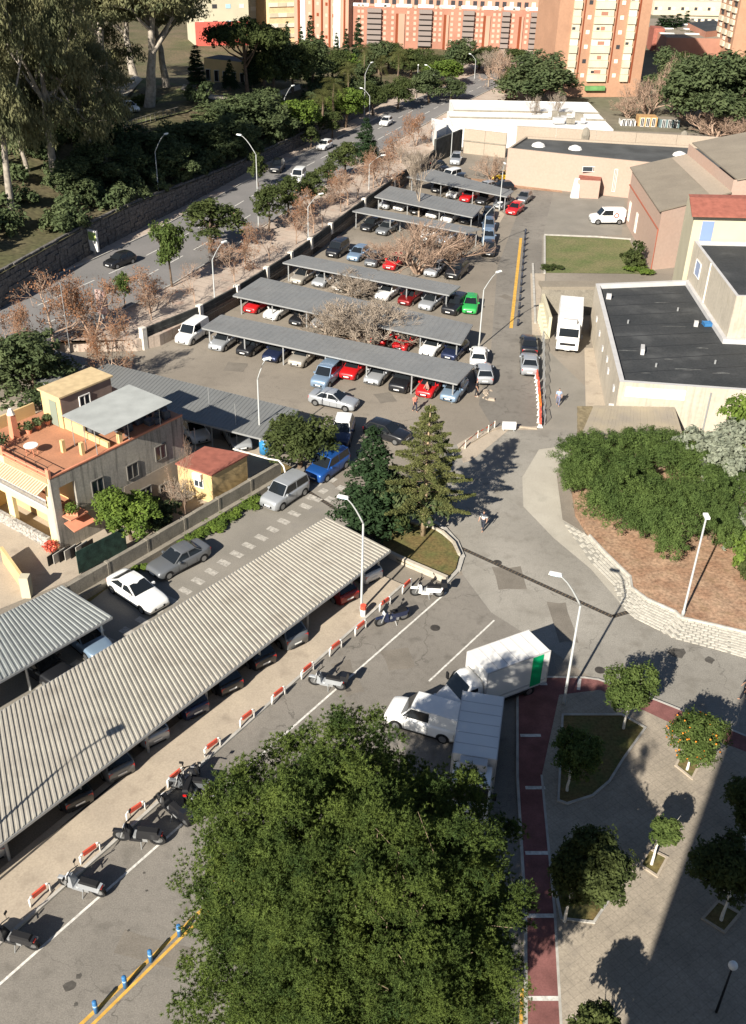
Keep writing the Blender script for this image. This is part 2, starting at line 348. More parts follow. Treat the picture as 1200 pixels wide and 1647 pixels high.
for i in range(len(yy) - 1):
    for j in range(nd - 1): a = i * nd + j; Fc.append((a, a + 1, a + nd + 1, a + nd))
o = obj('hill', npmesh('hill', V, Fc, m_hill)); struct(o)
# street in front
K0, K1 = at(40, 1480), at(650, 938)
KD = (K1 - K0).normalized(); KN = Vector((KD.y, -KD.x, 0))         # along the street, and to its right
def kp(s, n, z=0): p = K0 + KD * s + KN * n; return Vector((p.x, p.y, z))
KL = (K1 - K0).length
sheet('street', [kp(-25, 0), kp(KL, 0), at(745, 925), at(790, 985), at(885, 1045), at(905, 1105), at(850, 1110), at(842, 1300), at(835, 1647), (8, 4), (-14, 2), kp(-25, 9)], .008, m_road)
sheet('pale_forecourt', A((745, 925), (715, 850), (740, 800), (700, 760), (720, 720), (800, 690), (925, 690), (930, 712), (895, 760), (905, 840), (960, 880), (1020, 960), (1200, 1035), (1400, 1090), (1400, 1260), (1200, 1190), (965, 1100), (885, 1045), (790, 985)), .006, m_pale)
sheet('concrete_apron', A((867, 723), (925, 715), (895, 762), (905, 836), (958, 868), (1012, 935), (1085, 990), (1200, 1024), (1200, 1052), (1080, 1025), (1010, 985), (950, 915), (890, 865), (842, 815), (840, 768)), .012, m_conc)
sheet('side_lane', A((-260, 1330), (-120, 1105), (118, 955), (425, 770), (455, 735), (520, 765), (600, 840), (540, 850), (300, 1060), (0, 1330)), .009, m_lane)
sheet('right_hand_road', A((865, 690), (870, 560), (873, 380), (890, 310), (1005, 318), (1000, 378), (878, 380), (878, 560), (960, 640), (955, 700)), .007, m_lane)
sheet('lane_beside_car_park', A((800, 700), (862, 690), (868, 560), (872, 380), (905, 300), (862, 300), (832, 345), (800, 430), (790, 560), (770, 650)), .005, m_road)
# sandy pavement between the carport and the hoops
b = MB(); b.prism([kp(-25, 0)[:2], kp(KL - .3, 0)[:2], kp(KL - .3, -3.1)[:2], kp(-25, -3.1)[:2]], -.02, .13); struct(b.build('sandy_pavement', m_walk))
b = MB(); b.prism([kp(-25, .17)[:2], kp(KL - .3, .17)[:2], kp(KL - .3, 0.003)[:2], kp(-25, .003)[:2]], -.02, .136); struct(b.build('pavement_kerb', m_kerb))
b = MB(); b.prism([kp(-25, -2.5)[:2], kp(8.5, -2.6)[:2], kp(8.5, -2.72)[:2], kp(-25, -2.62)[:2]], .1, .139); struct(b.build('drain_channel', m_kerbd))
# painted lines
def line(name, p, q, w, m, z=.02):
    d = (Vector(q[:2]) - Vector(p[:2])).normalized(); n = Vector((-d.y, d.x)) * w / 2
    b = MB(); b.quad((p[0] - n.x, p[1] - n.y, z), (p[0] + n.x, p[1] + n.y, z), (q[0] + n.x, q[1] + n.y, z), (q[0] - n.x, q[1] - n.y, z)); return struct(b.build(name, m))
line('white_edge_line', ext(at(718, 953), at(0, 1583), 8), at(718, 953), .13, m_white)
line('white_edge_line', at(690, 1096), at(795, 998), .12, m_white)
y0, y1 = at(128, 1650), at(318, 1470)
line('yellow_line', ext(y1, y0, 10), ext(y0, y1, 4), .17, m_yellow)
line('yellow_line', ext(at(300, 1500), at(147, 1650), 10), ext(at(147, 1650), at(300, 1500), 5), .15, m_yellow)
line('yellow_line', at(833, 1760), at(840, 1590), .14, m_yellow)
line('yellow_line', at(838, 383), at(822, 528), .36, m_yellow)
b = MB(); p, q = at(10, 1150), at(517, 797); d = (q - p).normalized(); n = Vector((-d.y, d.x, 0)); s = 0; L = (q - p).length; k = 0
while s < L:
    c = p + d * s + n * rnd.uniform(-.05, .05); w = rnd.uniform(.24, .3); u = rnd.uniform(.44, .5)
    b.add([(*(c + d * i + n * j)[:2], .02) for i, j in ((-w, -u), (w, -u), (w, u), (-w, u))], [(0, 1, 2, 3)]); s += 1.32; k += 1
struct(b.build('lane_dash_marking', m_faint))
b = MB()
for i, (x, y) in enumerate([(500, 800), (520, 790), (512, 778), (535, 772), (548, 785), (530, 803)]):
    c = at(x, y); b.add([(*(c + d * i_ + n * j_)[:2], .021) for i_, j_ in ((-.35, -.3), (.35, -.3), (.35, .3), (-.35, .3))], [(0, 1, 2, 3)])
struct(b.build('faded_check_marking', m_faint))
rp = random.Random(4)
for (x, y) in ((560, 1090), (250, 1530), (820, 930), (640, 1060), (905, 1000), (620, 640), (820, 480), (380, 590)):   # repaired patches
    c = at(x, y); a = rp.uniform(0, 1.5); w, h_ = rp.uniform(.5, 1.3), rp.uniform(.9, 2.4); sheet('asphalt_patch', [(c.x + u * math.cos(a) - v * math.sin(a), c.y + u * math.sin(a) + v * math.cos(a)) for u, v in [(p_[0] * w + rp.uniform(-.08, .08), p_[1] * h_ + rp.uniform(-.1, .1)) for p_ in ((-1, -1), (-.3, -1), (.4, -.96), (1, -1), (1, -.2), (.95, .5), (1, 1), (.2, .97), (-1, 1), (-.97, .1))]], .0105 + rp.uniform(0, .001), m_patch)
for (x, y) in ((430, 1400), (965, 1078), (800, 905), (700, 1010)):
    c = at(x, y); b = MB(); b.tube([(c.x, c.y, .0), (c.x, c.y, .018)], .32, 18); struct(b.build('manhole_cover', m_kerbd))
for (x, y, r_) in ((111, 1586, .28), (127, 1571, .16), (122, 1616, .1), (207, 1497, .07), (236, 1433, .07), (1140, 1062, .35), (1090, 1050, .6), (232, 1404, .08), (560, 1110, .2)):
    c = at(x, y); rr_ = random.Random(int(x)); sheet('oil_stain', [(c.x + r_ * rr_.uniform(.6, 1.2) * math.cos(k * .628), c.y + r_ * rr_.uniform(.6, 1.2) * math.sin(k * .628)) for k in range(10)], .0155, m_stain_)
# drain gratings across the road
for pts in ([(738, 880), (985, 992), (1012, 984)], [(495, 790), (548, 824), (610, 870)]):
    b = MB(); P = A(*pts)
    for p, q in zip(P[:-1], P[1:]):
        d = (q - p).normalized(); n = Vector((-d.y, d.x, 0)) * .17; L = (q - p).length
        b.quad((p - n).to_tuple()[:2] + (.014,), (q - n).to_tuple()[:2] + (.014,), (q + n).to_tuple()[:2] + (.014,), (p + n).to_tuple()[:2] + (.014,))
        for k in range(int(L / .25)):
            c = p + d * (k * .25); e = d * .05; b.box(0, 0, 0, 0, 0, 0) if 0 else b.add([(*(c - n * .85)[:2], .02), (*(c - n * .85 + e)[:2], .02), (*(c + n * .85 + e)[:2], .02), (*(c + n * .85)[:2], .02)], [(0, 1, 2, 3)], 1)
    struct(b.build('drain_grating', [m_kerbd, mat('rusty_grate_bar', (.15, .11, .07), .8)]))
# plaza with red border
sheet('plaza', A((899, 1120), (965, 1112), (1073, 1163), (1200, 1212), (1500, 1320), (1500, 1800), (903, 1800), (902, 1650), (892, 1470), (871, 1250)), .125, m_plaza)
b = MB(); pl = [p[:2] for p in A((850, 1108), (868, 1092), (940, 1093), (962, 1096), (1060, 1131), (1200, 1187), (1500, 1310), (1500, 1800), (845, 1800), (846, 1647), (845, 1470), (832, 1250), (833, 1120))]
b.prism(pl, -.02, .117); struct(b.build('red_border_pavement', m_redpave))
def edge(name, px_, w, z0, z1, m, closed=False, h=0, kind='structure'):
    P = [at(x, y, h) for x, y in px_]; P = P + [P[0]] if closed else P; b = MB()
    c = sum(P, Vector()) / len(P)
    for p, q in zip(P[:-1], P[1:]):
        d = (q - p).normalized(); n = Vector((-d.y, d.x, 0)) * w / 2; p = p - d * w * .45; q = q + d * w * .45
        b.prism([(p - n)[:2], (q - n)[:2], (q + n)[:2], (p + n)[:2]], z0, z1 - rnd.uniform(0, .003))
    o = b.build(name, m); 
    if kind: o['kind'] = kind
    return o
edge('plaza_kerb', [(833, 1120), (850, 1107), (868, 1091), (940, 1092), (962, 1095), (1060, 1130), (1200, 1186), (1500, 1309)], .14, 0, .135, m_kerb)
edge('plaza_kerb', [(832, 1122), (832, 1250), (845, 1470), (846, 1700)], .14, 0, .135, m_kerb)
edge('plaza_edging', [(871, 1250), (892, 1470), (902, 1650), (904, 1720)], .12, .1, .133, m_kerb)
for y, x0, x1 in ((1183, 837, 870), (1267, 845, 877), (1372, 845, 884), (1473, 848, 892), (1606, 850, 899), (1100, 868, 880)):
    p, q = at(x0, y, .12), at(x1, y, .12); line('white_strip_in_red_pavement', p, q, .22, m_white, .129)
line('white_strip_in_red_pavement', at(932, 1094), at(930, 1112), .2, m_white, .129)
PLANT = dict(a=[(905, 1150), (1000, 1150), (1038, 1171), (1003, 1220), (980, 1257), (953, 1280), (912, 1293), (898, 1288)],
             b=[(1087, 1232), (1113, 1253), (1126, 1227), (1097, 1212)], c=[(1030, 1392), (1057, 1410), (1073, 1380), (1045, 1366)],
             d=[(885, 1392), (965, 1400), (985, 1440), (955, 1484), (903, 1478)], e=[(1130, 1478), (1165, 1500), (1190, 1470), (1155, 1450)])
for k, v in PLANT.items():
    sheet('planter_soil', A(*v, h=.13), .15, m_soil2); edge('planter_edging', v, .12, .1, .2 + .001 * ord(k) % .01, m_kerb if k in 'ad' else m_walk, True, .13)
# curved planting island in front of the araucaria
ISL = [(605, 848), (660, 842), (700, 852), (725, 872), (738, 895), (733, 915), (716, 933), (640, 902), (622, 885)]
sheet('island_soil', A(*ISL, h=.25), .27, m_soil2)
edge('island_low_wall', [(738, 893), (730, 875), (712, 858), (690, 848), (660, 842)], .18, 0, .42, m_cream, h=.2)
edge('island_low_wall', [(628, 893), (660, 908), (716, 932)], .3, 0, .5, m_cream, h=.2)
edge('island_kerb', [(716, 940), (737, 918), (744, 896), (734, 872), (716, 852), (700, 842)], .3, 0, .14, m_kerb)
# paved bank and mulched garden on the right
GE = [(948, 866), (975, 895), (1013, 932), (1016, 950), (1040, 968), (1085, 988), (1095, 998), (1150, 1010), (1200, 1022), (1330, 1052)]
gp = [at(x, y)[:2] for x, y in GE] + [at(x, y)[:2] for x, y in ((1330, 700), (1100, 700), (928, 712), (915, 760), (925, 830))]
b = MB(); b.prism(gp, -.02, .3); struct(b.build('mulched_garden', m_soil))
V = []; Fc = []                                   # a little relief in the mulch
for i in range(60):
    for j in range(60):
        x, y = 14 + i * .6, 50 + j * .5; V.append((x, y, .3 + .03 * math.sin(x * 2.1 + y) + nr.uniform(0, .07)))
def inside(p, poly):
    c = False
    for i in range(len(poly)):
        a, b_ = poly[i], poly[i - 1]
        if (a[1] > p[1]) != (b_[1] > p[1]) and p[0] < (b_[0] - a[0]) * (p[1] - a[1]) / (b_[1] - a[1]) + a[0]: c = not c
    return c
for i in range(59):
    for j in range(59):
        a = i * 60 + j
        if all(inside(V[k], gp) for k in (a, a + 1, a + 60, a + 61)): Fc.append((a, a + 60, a + 61, a + 1))
struct(obj('mulch_relief', npmesh('mulch_relief', V, Fc, m_soil)))
edge('garden_edge_kerb', GE, .12, 0, .33, m_kerb)
bank = MB(); GO = [(905, 838), (950, 905), (985, 940), (1000, 975), (1020, 995), (1060, 1015), (1085, 1028), (1150, 1045), (1200, 1060), (1330, 1092)]
for i in range(len(GE) - 1):
    p, q, r, s = at(*GE[i]), at(*GE[i + 1]), at(*GO[i + 1]), at(*GO[i]); bank.quad((p.x, p.y, .17), (q.x, q.y, .17), (r.x, r.y, .02), (s.x, s.y, .02))
bk = struct(bank.build('paved_bank', m_joint))
blk = MB().box(-.19, .19, -.085, .085, -.02, .03).mesh('paving_block', m_block); n_b = 0; rest = MB()
GEw = [at(*p) for p in GE]; GOw = [at(*p) for p in GO]; cells = []
for i in range(len(GEw) - 1):
    L = (GEw[i + 1] - GEw[i]).length; nn = max(1, round(L / .42))
    for k in range(nn):
        t = (k + .5) / nn; a = GEw[i].lerp(GEw[i + 1], t); c = GOw[i].lerp(GOw[i + 1], t); Wd = (c - a).length; rows = int(Wd / .235)
        d = (GEw[i + 1] - GEw[i]).normalized()
        for r in range(rows):
            f = (r + .5) / rows; pt = a.lerp(c, f) + d * (.21 if r % 2 else 0); z = lerp(.17, .02, f)
            cells.append((pt, z, math.atan2(d.y, d.x), (a.y)))
cells.sort(key=lambda c: c[3])
for pt, z, an, _ in cells:
    if n_b < 300:
        o = obj('paving_block', blk, bk, 0, (pt.x, pt.y, z + rnd.uniform(-.004, .005)), an + rnd.uniform(-.04, .04)); n_b += 1
    else:
        c, s = math.cos(an), math.sin(an)
        rest.add([(pt.x + u * c - v * s, pt.y + u * s + v * c, z + w) for w in (-.02, .03) for u, v in ((-.19, -.085), (.19, -.085), (.19, .085), (-.19, .085))], [(4, 5, 6, 7), (0, 1, 5, 4), (1, 2, 6, 5), (2, 3, 7, 6), (3, 0, 4, 7)])
if rest.v: rest.build('far_paving_blocks', m_block, bk)['kind'] = 'stuff'
# lawn, yard and kerbs on the right
lawn = A((877, 379), (1012, 386), (1042, 441), (877, 439)); sheet('lawn', lawn, .03, m_grass)
edge('lawn_kerb', [(876, 380), (876, 440)], .25, 0, .14, m_kerb); edge('lawn_kerb', [(877, 378), (960, 381), (1013, 385)], .3, 0, .12, m_kerb)
edge('road_kerb', [(857, 425), (861, 520)], .25, 0, .12, m_kerb)
sheet('tan_pavement', A((940, 560), (958, 560), (985, 655), (942, 655)), .03, m_walk)
sheet('tan_pavement_by_fence', A((853, 440), (877, 440), (872, 540), (856, 540)), .03, m_walk)
edge('verge_kerb', [(745, 720), (790, 693), (815, 685), (862, 690)], .2, 0, .13, m_walk)
sheet('verge', A((735, 715), (760, 700), (795, 690), (865, 686), (865, 692), (818, 692), (760, 740), (745, 745)), .02, m_walk)
sheet('weed_strip', A((128, 950), (430, 762), (455, 745), (470, 752), (395, 815), (200, 925), (140, 972)), .02, m_soil2)
sheet('yard', A((-150, 1040), (110, 935), (450, 740), (420, 720), (0, 640), (-300, 700)), .012, m_walk)
sheet('red_planting_strip', A((500, 535), (580, 545), (600, 560), (510, 549)), .02, m_soil)
sheet('red_planting_strip', A((740, 285), (900, 300), (905, 310), (800, 300)), .02, m_soil)
sheet('earth_strip', A((778, 345), (800, 335), (812, 345), (795, 375), (785, 375)), .02, m_walk)
# ================================================================ buildings
def hh(P, ypx):
    """height above P at which the vertical through P reaches the photo row ypx"""
    lo, hi = -20.0, 80.0
    for _ in range(50):
        m = (lo + hi) / 2
        if pix((P[0], P[1], m))[1] > ypx: lo = m
        else: hi = m
    return lo
def block(root, pts, z0, z1, mw, mr, par=.35, pw=.3, mp=None, wname='wall', rname='roof'):
    """walls on a ground outline (counter-clockwise), a sunk flat roof and a parapet round it"""
    n = len(pts); pts = [Vector(p[:2]) for p in pts]
    a = sum(pts[i].x * pts[(i + 1) % n].y - pts[(i + 1) % n].x * pts[i].y for i in range(n))
    if a < 0: pts.reverse()
    b = MB()
    for i in range(n):
        p, q = pts[i], pts[(i + 1) % n]; b.quad((*p, z0), (*q, z0), (*q, z1), (*p, z1))
    b.build(wname, mw, root)
    b = MB(); b.add([(*p, z1 - par) for p in pts], [tuple(range(n))]); b.build(rname, mr, root)
    if par > .02:
        inn = []
        for i in range(n):
            d1 = (pts[i] - pts[i - 1]).normalized(); d2 = (pts[(i + 1) % n] - pts[i]).normalized()
            n1 = Vector((-d1.y, d1.x)); n2 = Vector((-d2.y, d2.x)); k = (n1 + n2); k = k / max(.3, k.dot(n1)); inn.append(pts[i] + k * pw)
        b = MB()
        for i in range(n):
            j = (i + 1) % n; o_ = .03
            b.quad((*pts[i], z1), (*pts[j], z1), (*inn[j], z1), (*inn[i], z1)); b.quad((*inn[i], z1), (*inn[j], z1), (*inn[j], z1 - par), (*inn[i], z1 - par))
        b.build('parapet', mp or mw, root)
m_wf = mat('grey_window_frame', (.15, .14, .125), .8)
def frame_window(root, P, ang, w, h, name='window', fm=None, gm=None, d=.08, bars=1, me={}):
    """window standing proud of a wall; P is its centre on the wall, ang the outward direction"""
    key = (w, h, (fm or m_white_w).name, (gm or m_wglass).name, bars)
    if key not in me:
        b = MB(); t = .07
        b.box(-.02, d, -w / 2, w / 2, -h / 2, -h / 2 + t); b.box(-.02, d, -w / 2, w / 2, h / 2 - t, h / 2); b.box(-.02, d, -w / 2, -w / 2 + t, -h / 2 + t, h / 2 - t); b.box(-.02, d, w / 2 - t, w / 2, -h / 2 + t, h / 2 - t)
        if bars: b.box(-.02, d - .01, -t / 2, t / 2, -h / 2 + t, h / 2 - t)
        g = MB(); g.quad((.03, -w / 2 + t, -h / 2 + t), (.03, w / 2 - t, -h / 2 + t), (.03, w / 2 - t, h / 2 - t), (.03, -w / 2 + t, h / 2 - t))
        me[key] = (b.mesh('window_frame', fm or m_white_w), g.mesh('window_pane', gm or m_wglass))
    o = obj(name, me[key][0], root, 0, P, ang); obj('pane', me[key][1], o); return o
def drape(name, px_, m, lift=.12):
    P = [hit(x, y) for x, y in px_]; n = len(P); b = MB(); c = sum(P, Vector()) / n; vs = [c + Vector((0, 0, lift))] + [p + Vector((0, 0, lift)) for p in P]
    b.add(vs, [(0, i + 1, (i + 1) % n + 1) if (vs[i + 1] - vs[0]).cross(vs[(i + 1) % n + 1] - vs[0]).z > 0 else (0, (i + 1) % n + 1, i + 1) for i in range(n)]); return struct(b.build(name, m))
m_path = mat('park_path', (.40, .35, .28), .95, var=.2, scale=.5)
for q in ([(217, 122), (230, 130), (212, 150), (200, 138)], [(200, 138), (212, 150), (196, 166), (150, 172), (152, 158)], [(296, 138), (345, 156), (345, 164), (290, 146)], [(345, 156), (420, 160), (420, 168), (345, 164)], [(420, 158), (482, 138), (484, 146), (420, 168)]): drape('park_path', q, m_path, .3)
drape('park_lawn', [(228, 128), (262, 130), (300, 142), (338, 165), (300, 182), (240, 196), (200, 205), (196, 178), (214, 154)], m_grass, .2)
drape('park_lawn', [(160, 205), (200, 208), (178, 228), (140, 226)], m_grass, .2)
pf = thing('park_fence', 'dark low railing along the lawn edge above the shaded bank', 'fence'); fp_ = [hit(x, y) for x, y in ((150, 222), (205, 208), (250, 194), (288, 184))]
for a_, c_ in zip(fp_[:-1], fp_[1:]):
    for z_ in (.35, 1.1): MB().tube([a_ + Vector((0, 0, z_)), c_ + Vector((0, 0, z_))], .04, 4).build('rail', m_gwall, pf)
    for k in range(6): q_ = a_.lerp(c_, k / 6); MB().tube([q_, q_ + Vector((0, 0, 1.15))], .05, 4).build('post', m_gwall, pf)
# ---- yellow house with the tiled roof terrace
HR = 5.9; HO = at(80, 772, HR)
house = thing('house', 'two storey yellow house with terracotta roof terrace and stained grey side wall', 'house', (HO.x, HO.y, 0), R(54))
ur = Vector((math.cos(R(54)), math.sin(R(54)), 0)); vr = Vector((-ur.y, ur.x, 0)); HO0 = Vector((HO.x, HO.y, 0))
def HL(x, y, z): return HO0 + ur * x + vr * y + Vector((0, 0, z))
def on_side(px_, py_, y=0.0):                    # local x and z where a photo point meets the house plane local y = const
    r = Vector(M @ np.array([(px_ - CX) / F, (py_ - CY) / F, 1.0])); o = Vector((0, 0, HC)) - HO0 - vr * y
    t = -o.dot(vr) / r.dot(vr); P = Vector((0, 0, HC)) + r * t - HO0; return P.dot(ur), P.z
LX, LY = 12.2, 8.7
b = MB()                                          # grey side wall with real openings for the balcony door
b.box(0.0, .35, .002, .25, 0, HR - .01); b.box(.35, LX, .002, .25, 0, 2.75); b.box(.35, .6, .002, .25, 2.75, HR - .01); b.box(1.9, LX, .002, .25, 2.75, HR - .01); b.box(.6, 1.9, .002, .25, 5.0, HR - .01)
b.build('side_wall', m_houseg, house)
MB().box(6.0, 12.18, -.02, .0, .05, 2.55).build('yellow_lower_wall', m_beige, house)
b = MB(); b.box(LX - .25, LX, .25, LY, 0, HR - .01); b.box(0, LX - .25, LY - .25, LY, 0, HR - .01); b.build('back_wall', m_housew, house)
b = MB()                                          # front wall: pillars and bands round the porch and the balcony
for y0, y1 in ((.25, 1.0), (5.0, 5.7), (LY - .9, LY - .25)): b.box(0, .3, y0, y1, 0, 2.7)
b.box(0, .3, .25, LY - .25, 2.7, 3.35)
for y0, y1 in ((.25, .75), (6.2, 6.7), (LY - .7, LY - .25)): b.box(0, .3, y0, y1, 3.35, 5.1)
b.box(0, .3, .25, LY - .25, 5.1, HR - .01); b.build('front_wall', mat('pale_yellow_front', (.80, .64, .34), .85, var=.08, scale=.6), house)
MB().box(1.9, 2.0, .25, LY - .25, 0, HR - .2).build('recessed_wall', m_housew, house)
MB().box(.3, 1.9, .25, LY - .25, 2.9, 3.1).build('balcony_floor', m_terra, house)
b = MB(); b.box(-.12, -.06, .75, 6.2, 3.95, 4.05); b.box(-.12, -.06, .75, 6.2, 3.38, 3.46)
for i in range(38): b.box(-.11, -.07, .8 + i * .145, .84 + i * .145, 3.46, 3.95)
b.build('balcony_railing', m_grey_w, house)
aw = MB().box(-.02, .02, -.06, .06, 0, 0).mesh('x', m_terra) if 0 else None
b1, b2 = MB(), MB()
for i in range(46):
    y0 = .4 + i * .13; (b1 if i % 2 else b2).slab([(.0, y0, 5.35), (.0, y0 + .125, 5.35), (-.95, y0 + .125, 4.95), (-.95, y0, 4.95)], .04)
b1.build('awning_tiles', m_houser, house); b2.build('awning_tiles', m_yellowr, house)
MB().box(.0, LX, .0, LY, HR - .01, HR + .06).build('terrace_floor', m_terra, house)
b = MB(); b.box(-.06, .12, -.03, LY, HR + .06, HR + .12); b.box(-.06, .12, -.03, .3, HR + .12, HR + .75); b.box(-.06, .12, 5.0, 5.3, HR + .12, HR + .75); b.box(-.06, .12, LY - .3, LY, HR + .12, HR + .75); b.box(-.05, .11, .3, LY - .3, HR + .3, HR + .42)
b.box(-.05, .06, .3, 5, HR - .45, HR - .02); b.build('front_parapet', m_houser, house)
b = MB(); b.tube([(.03, -.0, HR + .95), (.03, LY, HR + .95)], .025); [b.tube([(.03, y, HR + .1), (.03, y, HR + .95)], .02) for y in np.arange(.1, LY, 1.2)]; b.build('terrace_railing', m_black, house)
MB().box(0, 5.4, LY - .15, LY, HR + .06, HR + 1.0).build('rear_parapet', m_housew, house)
MB().box(.2, LX, -.03, .12, HR + .06, HR + .16).build('side_coping', m_houser, house)
b = MB(); b.box(5.3, 5.5, 2.9, 5.0, HR + .06, HR + .95); b.box(5.3, 5.5, .3, 2.9, HR + .06, HR + .5); b.build('terrace_divider', m_housew, house)
b = MB(); b.box(5.2, 9.9, 5.0, 7.2, HR + .06, HR + 2.55); b.build('stair_room', m_housew, house)
MB().box(5.25, 9.86, 4.985, 5.0, HR + .1, HR + 2.5).build('stair_room_side', mat('shaded_side_brown', (.23, .175, .15), .9, var=.15), house)  # darker brown puts the shade of grazing sun into this side's colour
MB().box(5.05, 10.05, 4.85, 7.35, HR + 2.55, HR + 2.68).build('stair_room_roof', mat('tan_flat_roof', (.55, .42, .24), .9, var=.15, scale=2), house)
MB().box(5.15, 5.2, 5.5, 6.3, HR + .1, HR + 2.1).build('stair_door', mat('grey_green_door', (.22, .25, .2), .6), house)
frame_window(house, (7.3, 4.97, HR + 1.6), R(-90), 1.0, 1.0)
for i, (x, y) in enumerate(((3.0, 2.3), (3.6, 1.0))): MB().box(x - .13, x + .13, y - .13, y + .13, HR + .06, HR + 1.0).build('pillar', m_housew, house)
MB().box(6.2, 6.5, .1, .4, HR + .06, HR + .9).build('pillar', m_housew, house)
b = MB(); L_ = 30
for i in range(L_):                               # thin profiled sheet of the terrace canopy
    x0 = 3.9; x1 = 10.15; y0 = -1.35 + i * 4.6 / L_; y1 = y0 + 4.6 / L_
    b.slab([(x0, y0, HR + 2.25), (x1, y0, HR + 2.4), (x1, (y0 + y1) / 2, HR + 2.43), (x0, (y0 + y1) / 2, HR + 2.28)], .02); b.slab([(x0, (y0 + y1) / 2, HR + 2.28), (x1, (y0 + y1) / 2, HR + 2.43), (x1, y1, HR + 2.4), (x0, y1, HR + 2.25)], .02)
b.build('terrace_canopy', mat('pale_grey_sheet', (.36, .375, .36), .6, var=.12, scale=1), house)
for x, y in ((4.0, 2.3), (4.0, 1.0), (4.1, -.0), (10, -.0), (10, 3.1), (7, 0)): MB().tube([(x, y, HR + .1), (x, y, HR + 2.27)], .03).build('canopy_post', m_steel, house)
b = MB()
for i in range(26):
    x, y = rnd.uniform(6, 11.6), rnd.uniform(.5, 3.5); s = rnd.uniform(.1, .35); b.box(x - s, x + s, y - s, y + s, HR + .06, HR + .06 + rnd.uniform(.2, .8))
b.build('stored_boxes', mat('dim_clutter', (.10, .10, .11), .9, var=.5, scale=2), house)['kind'] = 'stuff'
ch = MB(); cx_, cy_ = 2.2, 6.7; ch.box(cx_ - .27, cx_ + .27, cy_ - .27, cy_ + .27, HR + .06, HR + 1.9, 0, (cx_ - .2, cx_ + .2, cy_ - .2, cy_ + .2)); c_ = ch.build('chimney', m_houser, house)
MB().tube([(cx_, cy_, HR + 1.9), (cx_, cy_, HR + 2.0), (cx_, cy_, HR + 2.35)], [.3, .25, .12], 10).build('chimney_cap', m_wallcap, c_)
for x_, y_, nm in ((157, 782, 'window'), (213, 757, 'window'), (258, 727, 'window')):
    X_, Z_ = on_side(x_, y_); frame_window(house, (X_, -.01, Z_), R(-90), 1.1, 1.25, fm=m_wf)
for x_, y_ in ((235, 795), (266, 788)):
    X_, Z_ = on_side(x_, y_, -.02); frame_window(house, (X_, -.03, Z_), R(-90), 1.1, 1.3, fm=m_wf)
b = MB(); b.slab([(.5, -.05, 2.2), (2.4, -.05, 2.2), (2.4, -1.1, 1.9), (.5, -1.1, 1.9)], .06); b.build('door_canopy', m_houser, house)
MB().box(.5, 2.0, -.9, 0.0, 2.68, 2.78).build('side_balcony', m_houser, house)
MB().box(-.35, -.05, 1.0, 8.7, 0, .9).build('stone_plinth', mat('speckled_stone', (.5, .47, .42), .9, col2=(.12, .11, .1), scale=6), house)
# ---- hut with red roof by the gate
hp = [at(*p, 2.6) for p in ((285, 745), (330, 719), (397, 731), (340, 763))]
hut = thing('gate_hut', 'small yellow hut with a red flat roof between the house and the concrete wall', 'hut', (0, 0, 0))
block(hut, hp, 0, 2.5, m_housew, m_roofredd, 0.0)
c = sum(hp, Vector()) / 4; b = MB(); b.prism([(c.x + (p.x - c.x) * 1.06, c.y + (p.y - c.y) * 1.06) for p in hp], 2.5, 2.62); b.build('roof_slab', m_roofredd, hut)
p, q = hp[0], hp[3]; an = az(p, q); f_ = p.lerp(q, .62); frame_window(hut, (f_.x, f_.y, 1.5), an - R(90), .9, .8)
b = MB(); b.box(.04, .3, -.4, .4, -.25, .3); o = b.build('air_conditioner', m_white_w, hut, loc=(f_.x, f_.y, 2.1), rz=an - R(90))
# ---- concrete garden wall along the lane
gw = thing('garden_wall', 'weathered grey concrete block wall between the yellow house and the side lane', 'wall')
g0, g1 = at(104, 946, 1.5), at(452, 745, 1.5); gd = (g1 - g0).normalized(); gn = Vector((-gd.y, gd.x, 0)); gL = (g1 - g0).length
n_ = 18
for i in range(n_):
    a, c = g0 + gd * (gL * i / n_ + .01), g0 + gd * (gL * (i + 1) / n_ - .01); z = 1.5 + rnd.uniform(-.02, .02)
    b = MB(); b.prism([a[:2], c[:2], (c + gn * .3)[:2], (a + gn * .3)[:2]], 0, z); b.build('wall_panel', m_gwall, gw)
    if i % 3: continue
    b = MB(); e = a - gd * .01; b.prism([(e - gn * .03)[:2], (e + gd * .2 - gn * .03)[:2], (e + gd * .2 + gn * .33)[:2], (e + gn * .33)[:2]], 0, z + .04); b.build('pier', m_gwall, gw)
b = MB(); a, c = g0 - gn * .4, g1 - gn * .4; b.prism([a[:2], c[:2], (c + gn * .38)[:2], (a + gn * .38)[:2]], 0, .5); b.build('wall_footing', m_gwall, gw)
# yard pieces: low yellow wall, boundary behind the lower carport
yw = thing('yard_wall', 'low yellow wall and gate pier at the front corner of the house yard', 'wall')
a, c = at(5, 905), at(45, 962); b = MB(); d = (c - a).normalized(); n = Vector((-d.y, d.x, 0)) * .2
b.prism([a[:2], c[:2], (c + n)[:2], (a + n)[:2]], 0, 1.3); b.build('wall_face', m_housew, yw)
b = MB(); a2 = at(45, 958); b.prism([(a2.x - .3, a2.y - .3), (a2.x + .3, a2.y - .3), (a2.x + .3, a2.y + .3), (a2.x - .3, a2.y + .3)], 0, 1.6); b.build('pier', m_yellowr, yw)
fs = thing('green_yard_screen', 'dark green mesh screen with striped slats behind the concrete wall', 'fence')
for i in range(7):
    a = at(88 + i * 9, 905 - i * 3); b = MB(); b.box(-.55, .55, -.03, .03, .02, .8); b.build('slat', m_kerb if i % 2 else m_black, fs, loc=(a.x, a.y, 0), rz=R(60))
